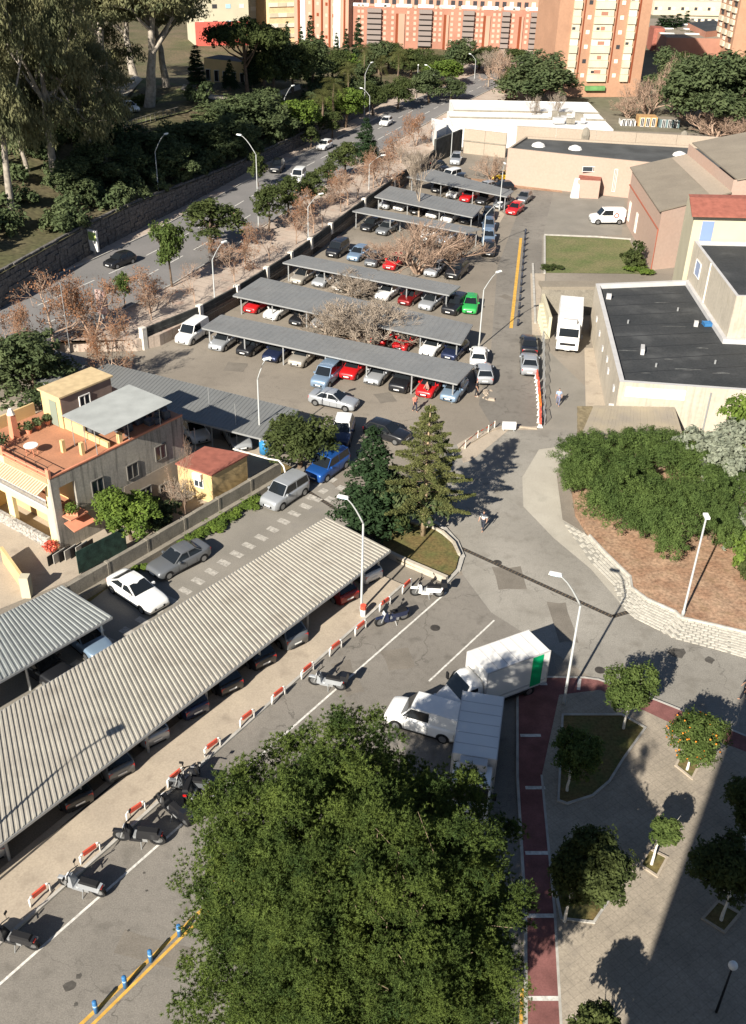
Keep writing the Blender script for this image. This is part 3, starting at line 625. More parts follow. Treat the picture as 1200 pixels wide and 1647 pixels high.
a, c = at(128, 925), at(205, 885); b = MB(); d = (c - a).normalized(); n = Vector((-d.y, d.x, 0)) * .05; b.prism([a[:2], c[:2], (c + n)[:2], (a + n)[:2]], .1, 1.9); b.build('mesh_screen', mat('green_mesh', (.02, .045, .035), .9, var=.5, scale=2, fine=.4), fs)
# ---- cream building with the dark roof
H5 = 5.0
sw, nw, ne, jg = at(997, 614, H5), at(958, 456, H5), at(1108, 450, H5), at(1169, 543, H5)
e1 = ext(jg, jg + (at(1200, 544.5, H5) - jg), 22); se = ext(sw, at(1172, 626, H5), 26)
dkb = thing('low_flat_building', 'cream single storey building with a dark flat roof and pale parapet', 'building')
block(dkb, [sw, se, e1, jg, ne, nw], 0, H5, m_cream, m_roofdark, .45, .42, m_grey_w)
nb = [at(875, 441, 4), at(1110, 441, 4), at(1110, 462, 4), at(875, 463, 4)]
for nm, px0, py0, sx, sy, sz in (('roof_duct', 1033, 566, .35, 1.3, .5), ('roof_unit', 979, 480, .5, .4, .5), ('roof_unit', 1119, 524, .4, .4, .5)):
    P = at(px0, py0, H5 - .4); b = MB(); b.box(-sx / 2, sx / 2, -sy / 2, sy / 2, -.05, sz); tag(b.build(nm, m_grey_w, None, bevel=.03, loc=P, rz=R(-12)), dict(roof_duct='long pale duct box standing on the dark flat roof', roof_unit='small grey vent box at the ' + ('upper left corner' if px0 < 1000 else 'jog') + ' of the dark roof')[nm], 'vent')
P = at(1137, 523, H5 - .4); fr = thing('blue_crate', 'blue square frame lying near the right wall on the dark flat roof', 'crate', P, .1)
for y_ in (-.35, 0, .35): MB().box(-.4, .4, y_ - .05, y_ + .05, 0, .3).build('slat', m_blueb, fr)
for x_ in (-.35, .35): MB().box(x_ - .05, x_ + .05, -.42, .42, .002, .32).build('side', m_blueb, fr)
for i in range(1, 9):                             # lapped membrane seams and pale scuffs
    p = sw.lerp(nw, i / 9) ; q = p + (ne - nw).normalized() * (9.6 if i > 5 else 30); z = H5 - .45
    b = MB(); d = (q - p).normalized(); n = Vector((-d.y, d.x, 0)) * .05; p = p + d * .45; b.add([(v.x, v.y, zz) for zz in (z, z + .014) for v in (p - n, q - n, q + n, p + n)], [(4, 5, 6, 7), (0, 1, 5, 4), (2, 3, 7, 6)]); b.build('roof_seam', mat('seam_tar', (.022, .024, .026), .6) if 'seam_tar' not in bpy.data.materials else bpy.data.materials['seam_tar'], dkb)
m_scuff = mat('pale_scuff', (.12, .122, .118), .9, var=.4, scale=3, fine=.3)
for x, y, sx, sy in ((1065, 487, 1.0, .12), (1080, 525, 1.5, .1), (1105, 594, 1.4, .2), (1075, 578, .6, .1), (1010, 564, 1.2, .1), (1130, 560, .6, .15), (1040, 600, .5, .1), (1160, 600, .9, .12)):
    c = at(x, y, H5 - .44); rr_ = random.Random(int(x)); b = MB(); b.add([(c.x + sx * rr_.uniform(.6, 1.1) * math.cos(k * .6283), c.y + sy * rr_.uniform(.3, 1.8) * math.sin(k * .6283) + sx * .05 * math.sin(k), c.z) for k in range(10)], [tuple(range(10))]); b.build('scuff_mark', m_scuff, dkb)
for x, y in ((1010, 520), (1090, 500), (1055, 590), (1150, 585), (1120, 480)):
    c = at(x, y, H5 - .45); v_ = MB().tube([(0, 0, 0), (0, 0, .35)], .09, 8).build('vent_pipe', m_steel, dkb, loc=c)
def local_wall(root, name, p, q, s0, s1, z0, z1, d, m, n_out):
    dd_ = (Vector(q[:2]) - Vector(p[:2])).normalized(); no = Vector(n_out); a = Vector(p[:2]) + dd_ * s0; c = Vector(p[:2]) + dd_ * s1
    b = MB(); b.prism([a, c, c + no * d, a + no * d], z0, z1); return b.build(name, m, root)
dS = (Vector(se[:2]) - Vector(sw[:2])).normalized(); nS = Vector((dS.y, -dS.x))
local_wall(dkb, 'white_sign_board', sw, se, .6, 5.6, 3.7, 4.6, .08, m_white_w, nS); local_wall(dkb, 'downpipe', sw, se, 7.6, 7.72, 0, 4.6, .1, m_steel, nS)
local_wall(dkb, 'air_conditioner', sw, se, 10.0, 10.8, 2.0, 2.6, .35, m_grey_w, nS)
dW = (Vector(nw[:2]) - Vector(sw[:2])).normalized(); nW_ = Vector((-dW.y, dW.x))
for s0 in (2.0, 6.5, 8.2, 12.0, 15.5, 19): local_wall(dkb, 'wall_vent', sw, nw, s0, s0 + .5, 2.6 + (s0 % 3) * .25, 3.1 + (s0 % 3) * .25, .12, m_grey_w, nW_)
for s0 in (0.4,): local_wall(dkb, 'air_conditioner', sw, nw, s0, s0 + .9, 1.6, 2.3, .4, m_white_w, nW_)
gp_ = thing('loading_bay_porch', 'cream drive-in bay walls with a grey coping round the refrigerated lorry', 'building')
pA, pB, pC = at(884, 545, 0), at(878, 462, 3.2), at(952, 462, 3.2)
pB0 = Vector((pB.x, pB.y, 0)); pC0 = Vector((pC.x, pC.y, 0))
d = (pA - pB0).normalized(); n = Vector((-d.y, d.x, 0)) * .3
b = MB(); b.prism([pB0[:2], pA[:2], (pA - n)[:2], (pB0 - n)[:2]], 0, 2.4); b.build('side_wall', m_yellowr, gp_)
d = (pC0 - pB0).normalized(); n = Vector((-d.y, d.x, 0)); q0 = pB0 - d * .4; q1 = pC0 + d * 1
b = MB(); b.prism([q0[:2], q1[:2], (q1 + n * 1.9)[:2], (q0 + n * 1.9)[:2]], 2.9, 3.25); b.build('bay_roof', m_roofhall, gp_)
b = MB(); b.prism([q0[:2], q1[:2], (q1 + n * .2)[:2], (q0 + n * .2)[:2]], 0, 2.9); b.build('back_wall', m_gwall, gp_)
for i in range(7):
    P = pB0.lerp(pA, .25 + i * .12); b = MB(); b.box(-.75, -.28, -.3, .3, 0, 1.9 - i * .12); b.build('buttress', m_yellowr, gp_, loc=(P.x, P.y, 0), rz=-.12)
# ---- two storey part with second dark roof, then the block with the red roof edge
H9 = hh(at(1169, 543, H5), 476); b2c = at(1105, 447, H5)
tb = thing('raised_flat_building', 'taller cream wing with a second dark roof rising beside the lower dark roof', 'building')
e2 = Vector((jg.x + 24, jg.y + .6, 0)); n2 = Vector((b2c.x + 24, b2c.y + .6, 0))
block(tb, [jg, e2, n2, b2c], H5 - .5, H9, m_cream, m_roofdark, .4, .3, m_grey_w)
dW2 = (Vector(b2c[:2]) - Vector(jg[:2])).normalized(); no2 = Vector((-dW2.y, dW2.x))
L2 = (b2c - jg).length
P = jg + (b2c - jg) * .8; frame_window(tb, (P.x + no2.x * .02, P.y + no2.y * .02, 7.1), math.atan2(no2.y, no2.x), 1.9, 1.6, fm=m_white_w, gm=mat('blue_shutter', (.27, .32, .45), .6), bars=0)
local_wall(tb, 'downpipe', jg, b2c, L2 * .55, L2 * .55 + .14, H5 - .4, H9, .12, m_wallcap, no2)
yb = thing('red_roof_building', 'pale yellow block with a red tiled roof edge and a blue door', 'building')
H12 = hh(b2c, 345); nwy = Vector((b2c.x - .35 + 1.2, b2c.y + 8, 0)); c0_ = Vector((b2c.x - .4, b2c.y + .3, 0))
block(yb, [c0_, (c0_.x + 26, c0_.y + .5), (c0_.x + 27, c0_.y + 9), nwy], 0, H12, m_yellowr, m_roofredd, 0)
b = MB(); zt = H12
b.slab([(c0_.x - .5, c0_.y - .8, zt + .02), (c0_.x + 26, c0_.y - .3, zt + .02), (c0_.x + 26, c0_.y + 2.6, zt + 1.0), (c0_.x - .1, c0_.y + 2.6, zt + 1.0)], .15)
b.build('roof_tiles', m_roofredd, yb)
MB().box(1.0, 2.2, -.08, .02, H9 - .35, H9 + 1.95).build('blue_door', mat('blue_door_paint', (.2, .28, .55), .6), yb, loc=(c0_.x, c0_.y, 0), rz=.02)
# lean-to with translucent roof
lt = thing('lean_to_shed', 'low lean-to with weathered grey-brown sheet roof against the cream building', 'shed')
q = [at(955, 652, 3), at(1085, 655, 3), at(1103, 715, 2.4), at(932, 706, 2.4)]
m_lt = mat('weathered_sheet_roof', (.25, .22, .18), .7, col2=(.33, .28, .2), scale=.5, fine=.1)
nlt = 26
for i in range(nlt):
    t0, t1 = i / nlt, (i + .985) / nlt; up_ = .02 * (i % 2)
    P = [q[0].lerp(q[1], t0), q[0].lerp(q[1], t1), q[3].lerp(q[2], t1), q[3].lerp(q[2], t0)]; P = [v + Vector((0, 0, up_)) for v in P]
    b = MB(); b.slab(P, .03); b.build('roof_sheet', m_lt, lt)
for t in (.02, .5, .98):
    P = q[3].lerp(q[2], t); MB().tube([(P.x, P.y + .1, 0), (P.x, P.y + .1, 2.36)], .05).build('post', m_steel, lt)
b = MB(); a = q[0]; c = q[3]; b.prism([(a.x, a.y), (c.x, c.y), (c.x - .0 + .12, c.y), (a.x + .12, a.y)], 0, 2.3); b.build('end_wall', m_beige, lt)
st_ = thing('side_steps', 'brown tiled ramp with pale rails at the left end of the lean-to', 'ramp')
for i in range(5):
    P = [at(928, 655 + i * 10, 0), at(953, 655 + i * 10, 0), at(955, 665 + i * 10, 0), at(929, 665 + i * 10, 0)]
    b = MB(); b.prism([p[:2] for p in P], 0, .12 + .01 * i); b.build('step', mat('brown_tile', (.22, .18, .11), .9, var=.3, scale=3), st_)
# ---- salmon hall with grey roofs
hl = thing('salmon_hall', 'salmon warehouse with two big grey fibre cement roofs', 'building')
s0_ = at(1044, 438); HE = hh(s0_, 338 + 4); A1, B1 = at(1018, 270, HE), at(1065, 339, HE)
HRg = HE + 1.5; A2, B2 = at(1105, 249, HRg), at(1176, 309, HRg)
def V2(p, z): return (p.x, p.y, z)
b = MB(); b.quad(V2(A1, 0), V2(B1, 0), V2(B1, HE), V2(A1, HE)); b.quad(V2(B1, 0), V2(B2, 0), V2(B2, HRg), V2(B1, HE))
far2 = Vector((B2.x + 30, B2.y + 1.5, 0)); b.quad(V2(B2, 0), V2(far2, 0), V2(far2, HRg + 1), V2(B2, HRg + 1.5)); b.quad(V2(A1, 0), V2(A1, HE), V2(A2, HRg), V2(A2, 0))
b.quad(V2(B2, HRg - 1), V2(A2, HRg - 1), V2(A2, HRg + 1.5), V2(B2, HRg + 1.5)); b.build('wall', m_salmon, hl)
dS1 = (B1 - A1).normalized()
b = MB(); off = Vector((-.35, 0, 0)); b.slab([A1 + off + Vector((0, .3, .05)), B1 + off + Vector((0, -.25, .05)), B2 + Vector((0, -.25, .05)), A2 + Vector((0, .3, .05))], .15); b.build('roof', m_roofhall, hl)
b = MB(); q0, q1 = A1.lerp(A2, .72), B1.lerp(B2, .72); b.slab([q0 + Vector((0, 0, .09)), q1 + Vector((0, 0, .09)), B2 + Vector((0, -.2, .09)), A2 + Vector((0, .2, .09))], .03); b.build('roof_strip', m_beige, hl)
b = MB(); A3 = A2 + Vector((.5, .3, 1.6)); B3 = B2 + Vector((.4, -.2, 1.6)); A4 = A3 + Vector((9, 1.5, 1.6)); B4 = B3 + Vector((9, .8, 1.6)); b.slab([A3, B3, B4, A4], .15); A5 = A4 + Vector((12, 1, -1.8)); B5 = B4 + Vector((12, 1, -1.8)); b.slab([A4, B4, B5, A5], .15); b.build('second_roof', m_roofhall, hl)
zc = HE - 2.3; nWh = Vector((-dS1.y, dS1.x, 0)); nWh = nWh if nWh.x < 0 else -nWh
P0 = Vector((A1.x, A1.y, zc)) + nWh * .08; P1 = Vector((B1.x, B1.y, zc)) + nWh * .08
MB().tube([P0, P1, (P1.x, P1.y, 0)], .09).build('rust_pipe', mat('rust_red_pipe', (.32, .1, .06), .7), hl)
for t in (.12, .38):
    P = A1.lerp(B1, t) + nWh * .03; frame_window(hl, (P.x, P.y, 2.1), math.atan2(nWh.y, nWh.x), 1.0, 2.6, name='tall_window', fm=m_wallcap)
# ---- long salmon building at the back of the yard
lb = thing('long_salmon_building', 'long low salmon building with a dark flat roof behind the yard', 'building')
p0, p1, p2 = at(812, 296), at(930, 310), at(1006, 318); HLb = hh(p0, 238)
q2 = p2 + (p2 - p1).normalized() * 30; bk0, bk1 = at(846, 219, HLb), Vector((q2.x + 2, 0, 0)); sl_ = (at(1180, 238, HLb) - bk0); bk1 = bk0 + sl_ * ((q2.x - bk0.x) / sl_.x)
block(lb, [p0, p1, q2, bk1, bk0], 0, HLb, m_salmon, mat('weathered_dark_roof', (.075, .078, .078), .9, var=.3, scale=.3, fine=.2), .3, .35, m_beige)
for x_, y_, w_, h_, m__ in ((937, 302, 1.8, 2.3, m_black), (948, 272, 3.2, .8, m_wglass), (985, 290, .5, 3.4, m_gwall)):
    P = p1.lerp(p2, (x_ - 930) / 76.0); Z_ = min(HLb - .6, max(1.15, hh(P, y_))); frame_window(lb, (P.x, P.y - .02, Z_), R(-88), w_, h_, name='opening', gm=m__)
an_ = thing('small_annexe', 'small salmon annexe with dark red roof against the long building', 'building')
P = [at(926, 318), at(962, 320), at(965, 306), at(930, 304)]; block(an_, P, 0, hh(P[0], 289), m_salmon, m_roofredd, 0)
b = MB(); P = [at(942, 320), at(944, 322), at(946, 321)]
lw = thing('pale_buttress', 'white sloped buttress at the left of the small annexe', 'wall'); P = at(925, 318); MB().box(-.7, .5, -.3, .6, 0, 2.8, 0, (-.3, .4, .1, .6)).build('buttress_face', m_white_w, lw, loc=P)
for i, (x_, y_) in enumerate(((941, 226), (1098, 231))):
    P = at(x_, y_, HLb - .3); t_ = thing('roof_cowl', ('left' if i == 0 else 'right') + ' dark dome cowl on the back edge of the long roof', 'vent', P); MB().tube([(0, 0, 0), (0, 0, .9), (0, 0, 1.7), (0, 0, 2.0)], [.7, .75, .55, .15], 10).build('cowl', m_gwall, t_); MB().tube([(0, 0, -.1), (0, 0, .2)], [.85, .8], 10).build('base', m_roofdark, t_)
for i, (x_, y_) in enumerate(((925, 240), (1093, 250), (866, 235))):
    P = at(x_, y_, HLb - .3); t_ = tag(MB().tube([(0, 0, 0), (0, 0, .35), (0, 0, .6)], [1.1, .9, .3], 10).build('skylight_dome', m_white_w, None, loc=P), ['white dome skylight on the middle of the long roof', 'white dome skylight beside the hall roof', 'small white dome at the left end of the long roof'][i], 'skylight')
# beige yard wall behind everything
bw = thing('beige_yard_wall', 'tall beige rendered wall closing the far end of the car park', 'wall')
w0, w1, w2 = at(744, 246), at(812, 254), at(1250, 262); HBw = hh(w0, 207)
for k, (p, q) in enumerate(((w0, w1), (Vector((bk0.x - 1.5, bk0.y + .6, 0)), Vector((bk1.x, bk1.y + .7, 0))))):
    d = (q - p).normalized(); n = Vector((-d.y, d.x, 0)) * .35; L = (q - p).length; nn = max(2, int(L / 6))
    for i in range(nn):
        a, c = p + d * (L * i / nn + .02), p + d * (L * (i + 1) / nn - .02); z = HBw if k == 0 else hh(p, 203) + i * .0
        b = MB(); b.prism([a[:2], c[:2], (c + n)[:2], (a + n)[:2]], 0, z); b.build('wall_panel', m_beige, bw)
    if k == 0:
        b = MB(); b.prism([(p - n * .3)[:2], (q - n * .3)[:2], q[:2], p[:2]], HBw * .5, HBw * .5 + .18); b.build('ledge', m_gwall, bw)
# ---- white stepped sheds
ws = thing('white_stepped_shed', 'white flat shed stepping up in three levels behind the beige wall', 'building')
def PB(*pp): return [at(*p) for p in pp]
a0 = at(738, 243) + Vector((-2.5, 3, 0)); a1 = Vector((at(978, 236).x, a0.y + 1.5, 0))
def back(p, t): return Vector((p.x - .02 * t, p.y + t, 0))
z1_, z2_, z3_ = hh(a0, 203), hh(back(a0, 7.2), 189), hh(back(a0, 13.2), 177)
for k, (t0, t1, z) in enumerate(((0, 7, z1_), (7.2, 13, z2_), (13.2, 24, z3_))):
    s = Vector((1.2, 0, 0)) * k; L = [back(a0, t0) + s, back(a1, t0) , back(a1, t1), back(a0, t1) + s]
    block(ws, L, 0, z, m_white_w, m_white_w, .12, .15, m_white_w, 'wall', 'roof_level')
    if k: b = MB(); b.box(0, (L[1] - L[0]).length, -.12, 0, -.0, .35); b.build('gutter', m_gwall, ws, loc=(L[0].x, L[0].y - .01, [0, z1_, z2_][k] - .05), rz=az(L[0], L[1]))  # plain grey strip along the step between roof levels
ru = thing('roof_plant', 'jumble of grey machinery and ducts on the white shed roof', 'machinery', (0, 0, 0))
for i in range(9):
    P = at(885 + i * 6.5, 188 + (i % 3) * 5, z2_); s = rnd.uniform(.4, 1.0); b = MB(); b.box(-s, s, -s * .6, s * .6, 0, rnd.uniform(.6, 1.6)); b.build('unit', m_gwall if i % 2 else m_grey_w, ru, loc=P, rz=rnd.uniform(-.4, .4))
wc = thing('white_rounded_wall', 'white rounded wall panel and railing at the left end of the white shed', 'wall')
Pq = [at(692, 232), at(712, 236), at(716, 246), at(700, 255)]; z = hh(Pq[0], 190); b = MB(); b.prism([p[:2] for p in Pq], 0, z); b.build('wall_face', m_white_w, wc)
dk = thing('dark_end_wall', 'dark shaded wall at the far left corner of the car park', 'wall')
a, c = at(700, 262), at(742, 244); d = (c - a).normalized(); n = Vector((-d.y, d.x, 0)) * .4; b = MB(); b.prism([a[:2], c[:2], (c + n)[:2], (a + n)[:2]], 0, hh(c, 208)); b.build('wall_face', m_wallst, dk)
# ---- works yard between the white shed and the trees
for i, (x0, x1, yb_, yt, m__, nm, lab, cat) in enumerate(((998, 1022, 216, 194, m_white_w, 'site_hut', 'white site hut behind the beige wall right of the shed', 'hut'), (1026, 1056, 217, 188, mat('tan_plywood', (.45, .27, .12), .9, var=.3), 'timber_shed', 'tan timber shed with dark openings behind the beige wall', 'shed'), (1060, 1092, 219, 192, mat('blue_green_sheet', (.13, .19, .2), .7, var=.2), 'blue_grey_shed', 'blue-grey sheet shed behind the beige wall below the big trees', 'shed'))):
    a, c = at(x0, yb_ - 14), at(x1, yb_ - 13); d = (c - a).normalized(); n = Vector((-d.y, d.x, 0)) * 3; t_ = thing(nm, lab, cat); z = hh(a, yt); block(t_, [a, c, c + n, a + n], 0, z, m__, m_roofhall if i != 1 else m__, 0)
    for k in range(3):
        P = a.lerp(c, .2 + .3 * k); frame_window(t_, (P.x, P.y - .02, z * .45), math.atan2(d.y, d.x) - R(90), .7, 1.6, name='opening', gm=m_black)
# ================================================================ far buildings
def facade(root, p, q, z1, mw, depth=12, roof=None, z0=0):
    d = (q - p).normalized(); n = Vector((-d.y, d.x, 0))
    block(root, [p, q, q + n * depth, p + n * depth], z0, z1, mw, roof or mw, .3, .25)
    return d, n, math.atan2(d.y, d.x)
def shared_box(name, w, h, d, m, cache={}):
    k = (name, w, h, d, m.name)
    if k not in cache: cache[k] = MB().box(-w / 2, w / 2, -d, 0.05, -h / 2, h / 2).mesh(name, m)
    return cache[k]
m_ora = mat('orange_brick', (.40, .228, .145), .9, var=.1, scale=.25, fine=.08, fscale=2)
m_orad = mat('dark_brick_joint', (.20, .05, .02), .9)
m_crm = mat('cream_balcony', (.60, .53, .39), .8, var=.12, scale=.5)
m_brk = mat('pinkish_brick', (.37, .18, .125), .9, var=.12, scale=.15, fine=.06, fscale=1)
m_brkl = mat('pale_pink_brick', (.47, .265, .19), .9, var=.08, scale=.15)  # paler tone of the pinkish brick
m_shut = mat('pale_shutter', (.72, .66, .55), .8)
m_shut2 = mat('dull_shutter', (.46, .36, .28), .8)
m_win = mat('dark_window', (.05, .05, .055), .3)
tw = thing('orange_tower', 'tall orange brick apartment tower with stacked cream balconies', 'tower block')
tp, tq = at(884, 156), at(1026, 156); TL = (tq - tp).length; fl = 2.9; NF = 14
d, n, an = facade(tw, tp, tq, NF * fl + 2, m_ora, 16)
for f0, f1 in ((.27, .285), (.625, .64), (.865, .885)):
    a = tp + d * TL * f0; c = tp + d * TL * f1; b = MB(); b.prism([(a - n * .05)[:2], (c - n * .05)[:2], c[:2], a[:2]], 3, NF * fl + 1); b.build('facade_groove', m_orad, tw)
for k in range(NF - 1):
    z = 4.2 + k * fl
    for f, w_ in ((.195, 1.75), (.49, 4.3), (.80, 1.75)):
        P = tp + d * TL * f - n * .02; o = obj('balcony', shared_box('balcony', w_, 1.45, .55, m_crm), tw, 0, (P.x, P.y, z - .2), an)
        g = obj('glazing', shared_box('glazing', w_ * .98, 1.25, .3, m_crm if (k * 7 + int(f * 10)) % 3 else m_shut), o, 0, (0, 0, 1.4))
        if (k + int(f * 20)) % 3 == 0: obj('window', shared_box('small_window', .7, .5, .34, m_win), o, 0, (-w_ * .25, -.02, 1.25))
    P = tp + d * TL * .49 - n * .02; obj('brick_panel', shared_box('brick_panel', .9 if k % 2 else 1.5, .7, .36, m_brk), tw, 0, (P.x, P.y, z + 1.1), an)
    for f in (.335, .69): P = tp + d * TL * f - n * .02; obj('window', shared_box('window', .8, .8, .05, m_shut if (k + int(f * 10)) % 4 else m_win), tw, 0, (P.x, P.y, z + .3), an)
P = tp + d * TL * .49 - n * .02; obj('green_awning', shared_box('green_awning', 4.5, .9, .8, mat('green_shopfront', (.13, .28, .10), .8, var=.3)), tw, 0, (P.x, P.y, 1.9), an)
# second orange tower at the right edge
t2 = thing('orange_tower', 'orange brick tower with cream side balconies cut by the right edge', 'tower block')
tp, tq = at(1172, 102), at(1400, 108); TL = (tq - tp).length; d, n, an = facade(t2, tp, tq, 48, m_ora, 16)
e_ = tp + n * 16; dd2 = (e_ - tp).normalized(); ann = math.atan2(dd2.y, dd2.x) + math.pi
for k in range(14):
    for s in (3, 8, 13):
        P = tp + dd2 * s; obj('balcony', shared_box('balcony', 3.0, 1.2, .5, m_crm), t2, 0, (P.x - .02, P.y, 4 + k * 2.9), ann); obj('window', shared_box('window', 2.0, 1.0, .08, m_win if (k + s) % 3 == 0 else m_shut), t2, 0, (P.x - .02, P.y, 5.4 + k * 2.9), ann)
# long brick block
lk = thing('long_brick_block', 'long pink brick apartment block with dark stacked balconies behind the park trees', 'apartment building')
tp, tq = at(556, 80), at(872, 88); TL = (tq - tp).length; zt = hh(tp, 9); d, n, an = facade(lk, tp, tq, zt, m_brk, 14); FH = zt / 8.2
def fx(x): return (x - 558) / 313.0 * TL
for x0, x1 in ((591, 613), (672, 692), (741, 758), (802, 814), (847, 858)):
    w_ = (x1 - x0) / 313 * TL; P = tp + d * fx((x0 + x1) / 2)
    b = MB(); b.box(-w_ / 2, w_ / 2, -.06, .05, 1, zt - 2.2); b.build('balcony_recess', m_win, lk, loc=(P.x, P.y, 0), rz=an)
    for k in range(7): obj('balcony', shared_box('balcony', round(w_, 1), .95, .9, mat('grey_balcony', (.24, .20, .18), .9) if 'grey_balcony' not in bpy.data.materials else bpy.data.materials['grey_balcony']), lk, 0, (P.x, P.y, 2 + k * FH), an)
for x0, x1 in ((636, 650), (711, 719), (773, 784), (829, 836)):
    w_ = (x1 - x0) / 313 * TL; P = tp + d * fx((x0 + x1) / 2); b = MB(); b.box(-w_ / 2, -w_ / 2 + .7, -.3, .05, 0, zt - 1.6); b.build('facade_recess', m_orad, lk, loc=(P.x, P.y, 0), rz=an)
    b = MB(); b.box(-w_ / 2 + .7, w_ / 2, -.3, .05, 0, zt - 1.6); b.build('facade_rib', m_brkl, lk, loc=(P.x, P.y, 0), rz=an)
for x in (565, 578, 584, 619, 631, 655, 666, 698, 706, 724, 736, 764, 771, 790, 798, 820, 842, 864):
    P = tp + d * fx(x)
    for k in range(7): obj('window', shared_box('window', .7, .75, .05, m_shut2), lk, 0, (P.x, P.y, 3 + k * FH), an)
b = MB(); a = tp + n * 4; b.prism([(a + d * .5)[:2], (a + d * (TL - .5))[:2], (a + d * (TL - .5) + n * 8)[:2], (a + d * .5 + n * 8)[:2]], zt - .3, zt + 3.2); b.build('attic_storey', m_brkl, lk)
for k in range(26): P = tp + d * (3 + k * TL / 27) + n * 4; obj('attic_opening', shared_box('attic_opening', 1.1, 1.3, .06, m_win if k % 3 else m_shut), lk, 0, (P.x, P.y, zt + .9), an)
for k in range(9): P = tp + d * (4 + k * TL / 9.3) + n * .25; obj('terrace_parapet', shared_box('terrace_parapet', 4.2, .8, .3, m_white_w), lk, 0, (P.x, P.y, zt + .35), an)
# tall pink brick block left of it, with folds and white strips
pk = thing('pink_brick_block', 'tall folded pink brick block with two white vertical strips', 'apartment building')
p_ = at(474, 74); q_ = at(560, 82); d = (q_ - p_).normalized(); n = Vector((-d.y, d.x, 0)); TL = (q_ - p_).length; an = math.atan2(d.y, d.x)
block(pk, [p_, q_, q_ + n * 12, p_ + n * 12], 0, 26, m_brkl, m_brkl, .3)
for f, w_, m__ in ((.1, .9, m_orad), (.17, 1.5, m_white_w), (.36, .5, m_orad), (.52, .5, m_orad), (.66, .5, m_orad), (.8, 2.0, m_white_w), (.93, .4, m_orad)):
    P = p_ + d * TL * f; b = MB(); b.box(-w_ / 2, w_ / 2, -.3, .05, 0, 25.5); b.build('vertical_strip', m__, pk, loc=(P.x, P.y, 0), rz=an)
for f in (.29, .44, .6, .73):
    for k in range(8): P = p_ + d * TL * f; obj('window', shared_box('window', .7, .8, .05, m_shut2 if (k + int(f * 10)) % 3 else m_orad), pk, 0, (P.x, P.y, 3 + k * 2.7), an)
def simple_block(name, label, x0, y0, x1, y1, z, m, rows, cols, fh=2.6, wm=None, base=None, w_=1.2, wname='window', depth=12, cat='apartment building', hgt_=1.0):
    p = at(x0, y0); q = at(x1, y1); t_ = thing(name, label, cat); d = (q - p).normalized(); n = Vector((-d.y, d.x, 0)); L = (q - p).length; an = math.atan2(d.y, d.x)
    block(t_, [p, q, q + n * depth, p + n * depth], 0, z, m, m, .3)
    if base: b = MB(); b.prism([(p - n * .08)[:2], (q - n * .08)[:2], q[:2], p[:2]], 0, base[0]); b.build('painted_base', base[1], t_)
    for r in range(rows):
        for c in range(cols):
            P = p + d * L * (c + .5) / cols; obj(wname, shared_box(wname, w_, hgt_, .25 if wname == 'balcony' else .06, (wm or [m_win])[(r * 3 + c) % len(wm or [1])]), t_, 0, (P.x, P.y, 2.2 + r * fh), an)
    return t_
simple_block('cream_red_block', 'cream block with bright red lower storeys behind the round park tree', 316, 78, 402, 76, 26, m_yellowr, 6, 4, 4.0, [m_shut, m_win, m_lblue], (6.5, mat('red_render', (.62, .12, .09), .9, var=.1)), 1.3)
simple_block('cream_block', 'pale cream apartment block with a dark stair slot above the round tree', 384, 66, 434, 64, 25, m_crm, 7, 3, 3.0, [m_win, m_shut], None, 1.6)
simple_block('banded_yellow_block', 'yellow and pink apartment block with banded balconies left of the pink brick block', 434, 72, 476, 70, 25, mat('yellow_pink_render', (.72, .52, .30), .9, var=.1), 8, 3, 2.6, [m_crm, m_shut], None, 2.6, 'balcony')
simple_block('salmon_far_block', 'salmon block seen through the eucalyptus crowns at the top left', 25, 40, 80, 38, 24, m_brkl, 5, 5, 3.6, [m_win])
simple_block('white_far_house', 'white low house glimpsed behind the eucalyptus at the left edge', -40, 190, 14, 186, 10, m_white_w, 2, 3, 2.6, [m_win])
simple_block('brick_wing', 'narrow brick wing between the long brick block and the orange tower', 872, 92, 892, 94, 20, m_brk, 5, 2, 2.9, [m_shut, m_win], None, 1.0)
simple_block('beige_terraces', 'beige apartment terraces on the slope between the two orange towers', 1050, 24, 1205, 26, hh(at(1050, 24), 2), mat('beige_terrace', (.62, .53, .40), .9, var=.15, scale=.1), 2, 22, 3.4, [m_win, m_shut, m_crm], None, 1.1)
simple_block('orange_back_block', 'pale orange block at the very top between the two orange towers', 1052, 2, 1210, 3, 12, mat('pale_orange', (.66, .42, .22), .9, var=.1), 2, 26, 4, [m_shut, m_win], None, 1.2)
simple_block('beige_lower_terraces', 'lower beige terrace row in front of the slope behind the industrial roofs', 1098, 44, 1185, 46, hh(at(1098, 44), 33), mat('beige_terrace_low', (.60, .52, .40), .9, var=.2, scale=.1), 1, 16, 3, [m_win, m_shut], None, .9)
sh = thing('industrial_shed', 'long grey industrial shed roofs beyond the dark trees on the right', 'building'); p = at(1068, 92); q = at(1172, 94); d = (q - p); block(sh, [p, q, q + Vector((0, 45, 0)), p + Vector((0, 45, 0))], 0, 5, m_brk, m_roofhall, 0)
for k in range(7): P = p + d * (.1 + k * .13) + Vector((0, 8 + (k % 3) * 11, 5.01)); MB().box(-2, 2, -.6, .6, 0, .25).build('roof_light', m_white_w, sh, loc=P)
sh2 = thing('slanted_shed', 'dark sloping shed roof with a brick base at the right of the industrial sheds', 'building'); p = at(1128, 92); q = at(1172, 86); block(sh2, [p, q, q + Vector((0, 20, 0)), p + Vector((0, 20, 0))], 0, 6.5, m_brk, m_roofdark, 0)
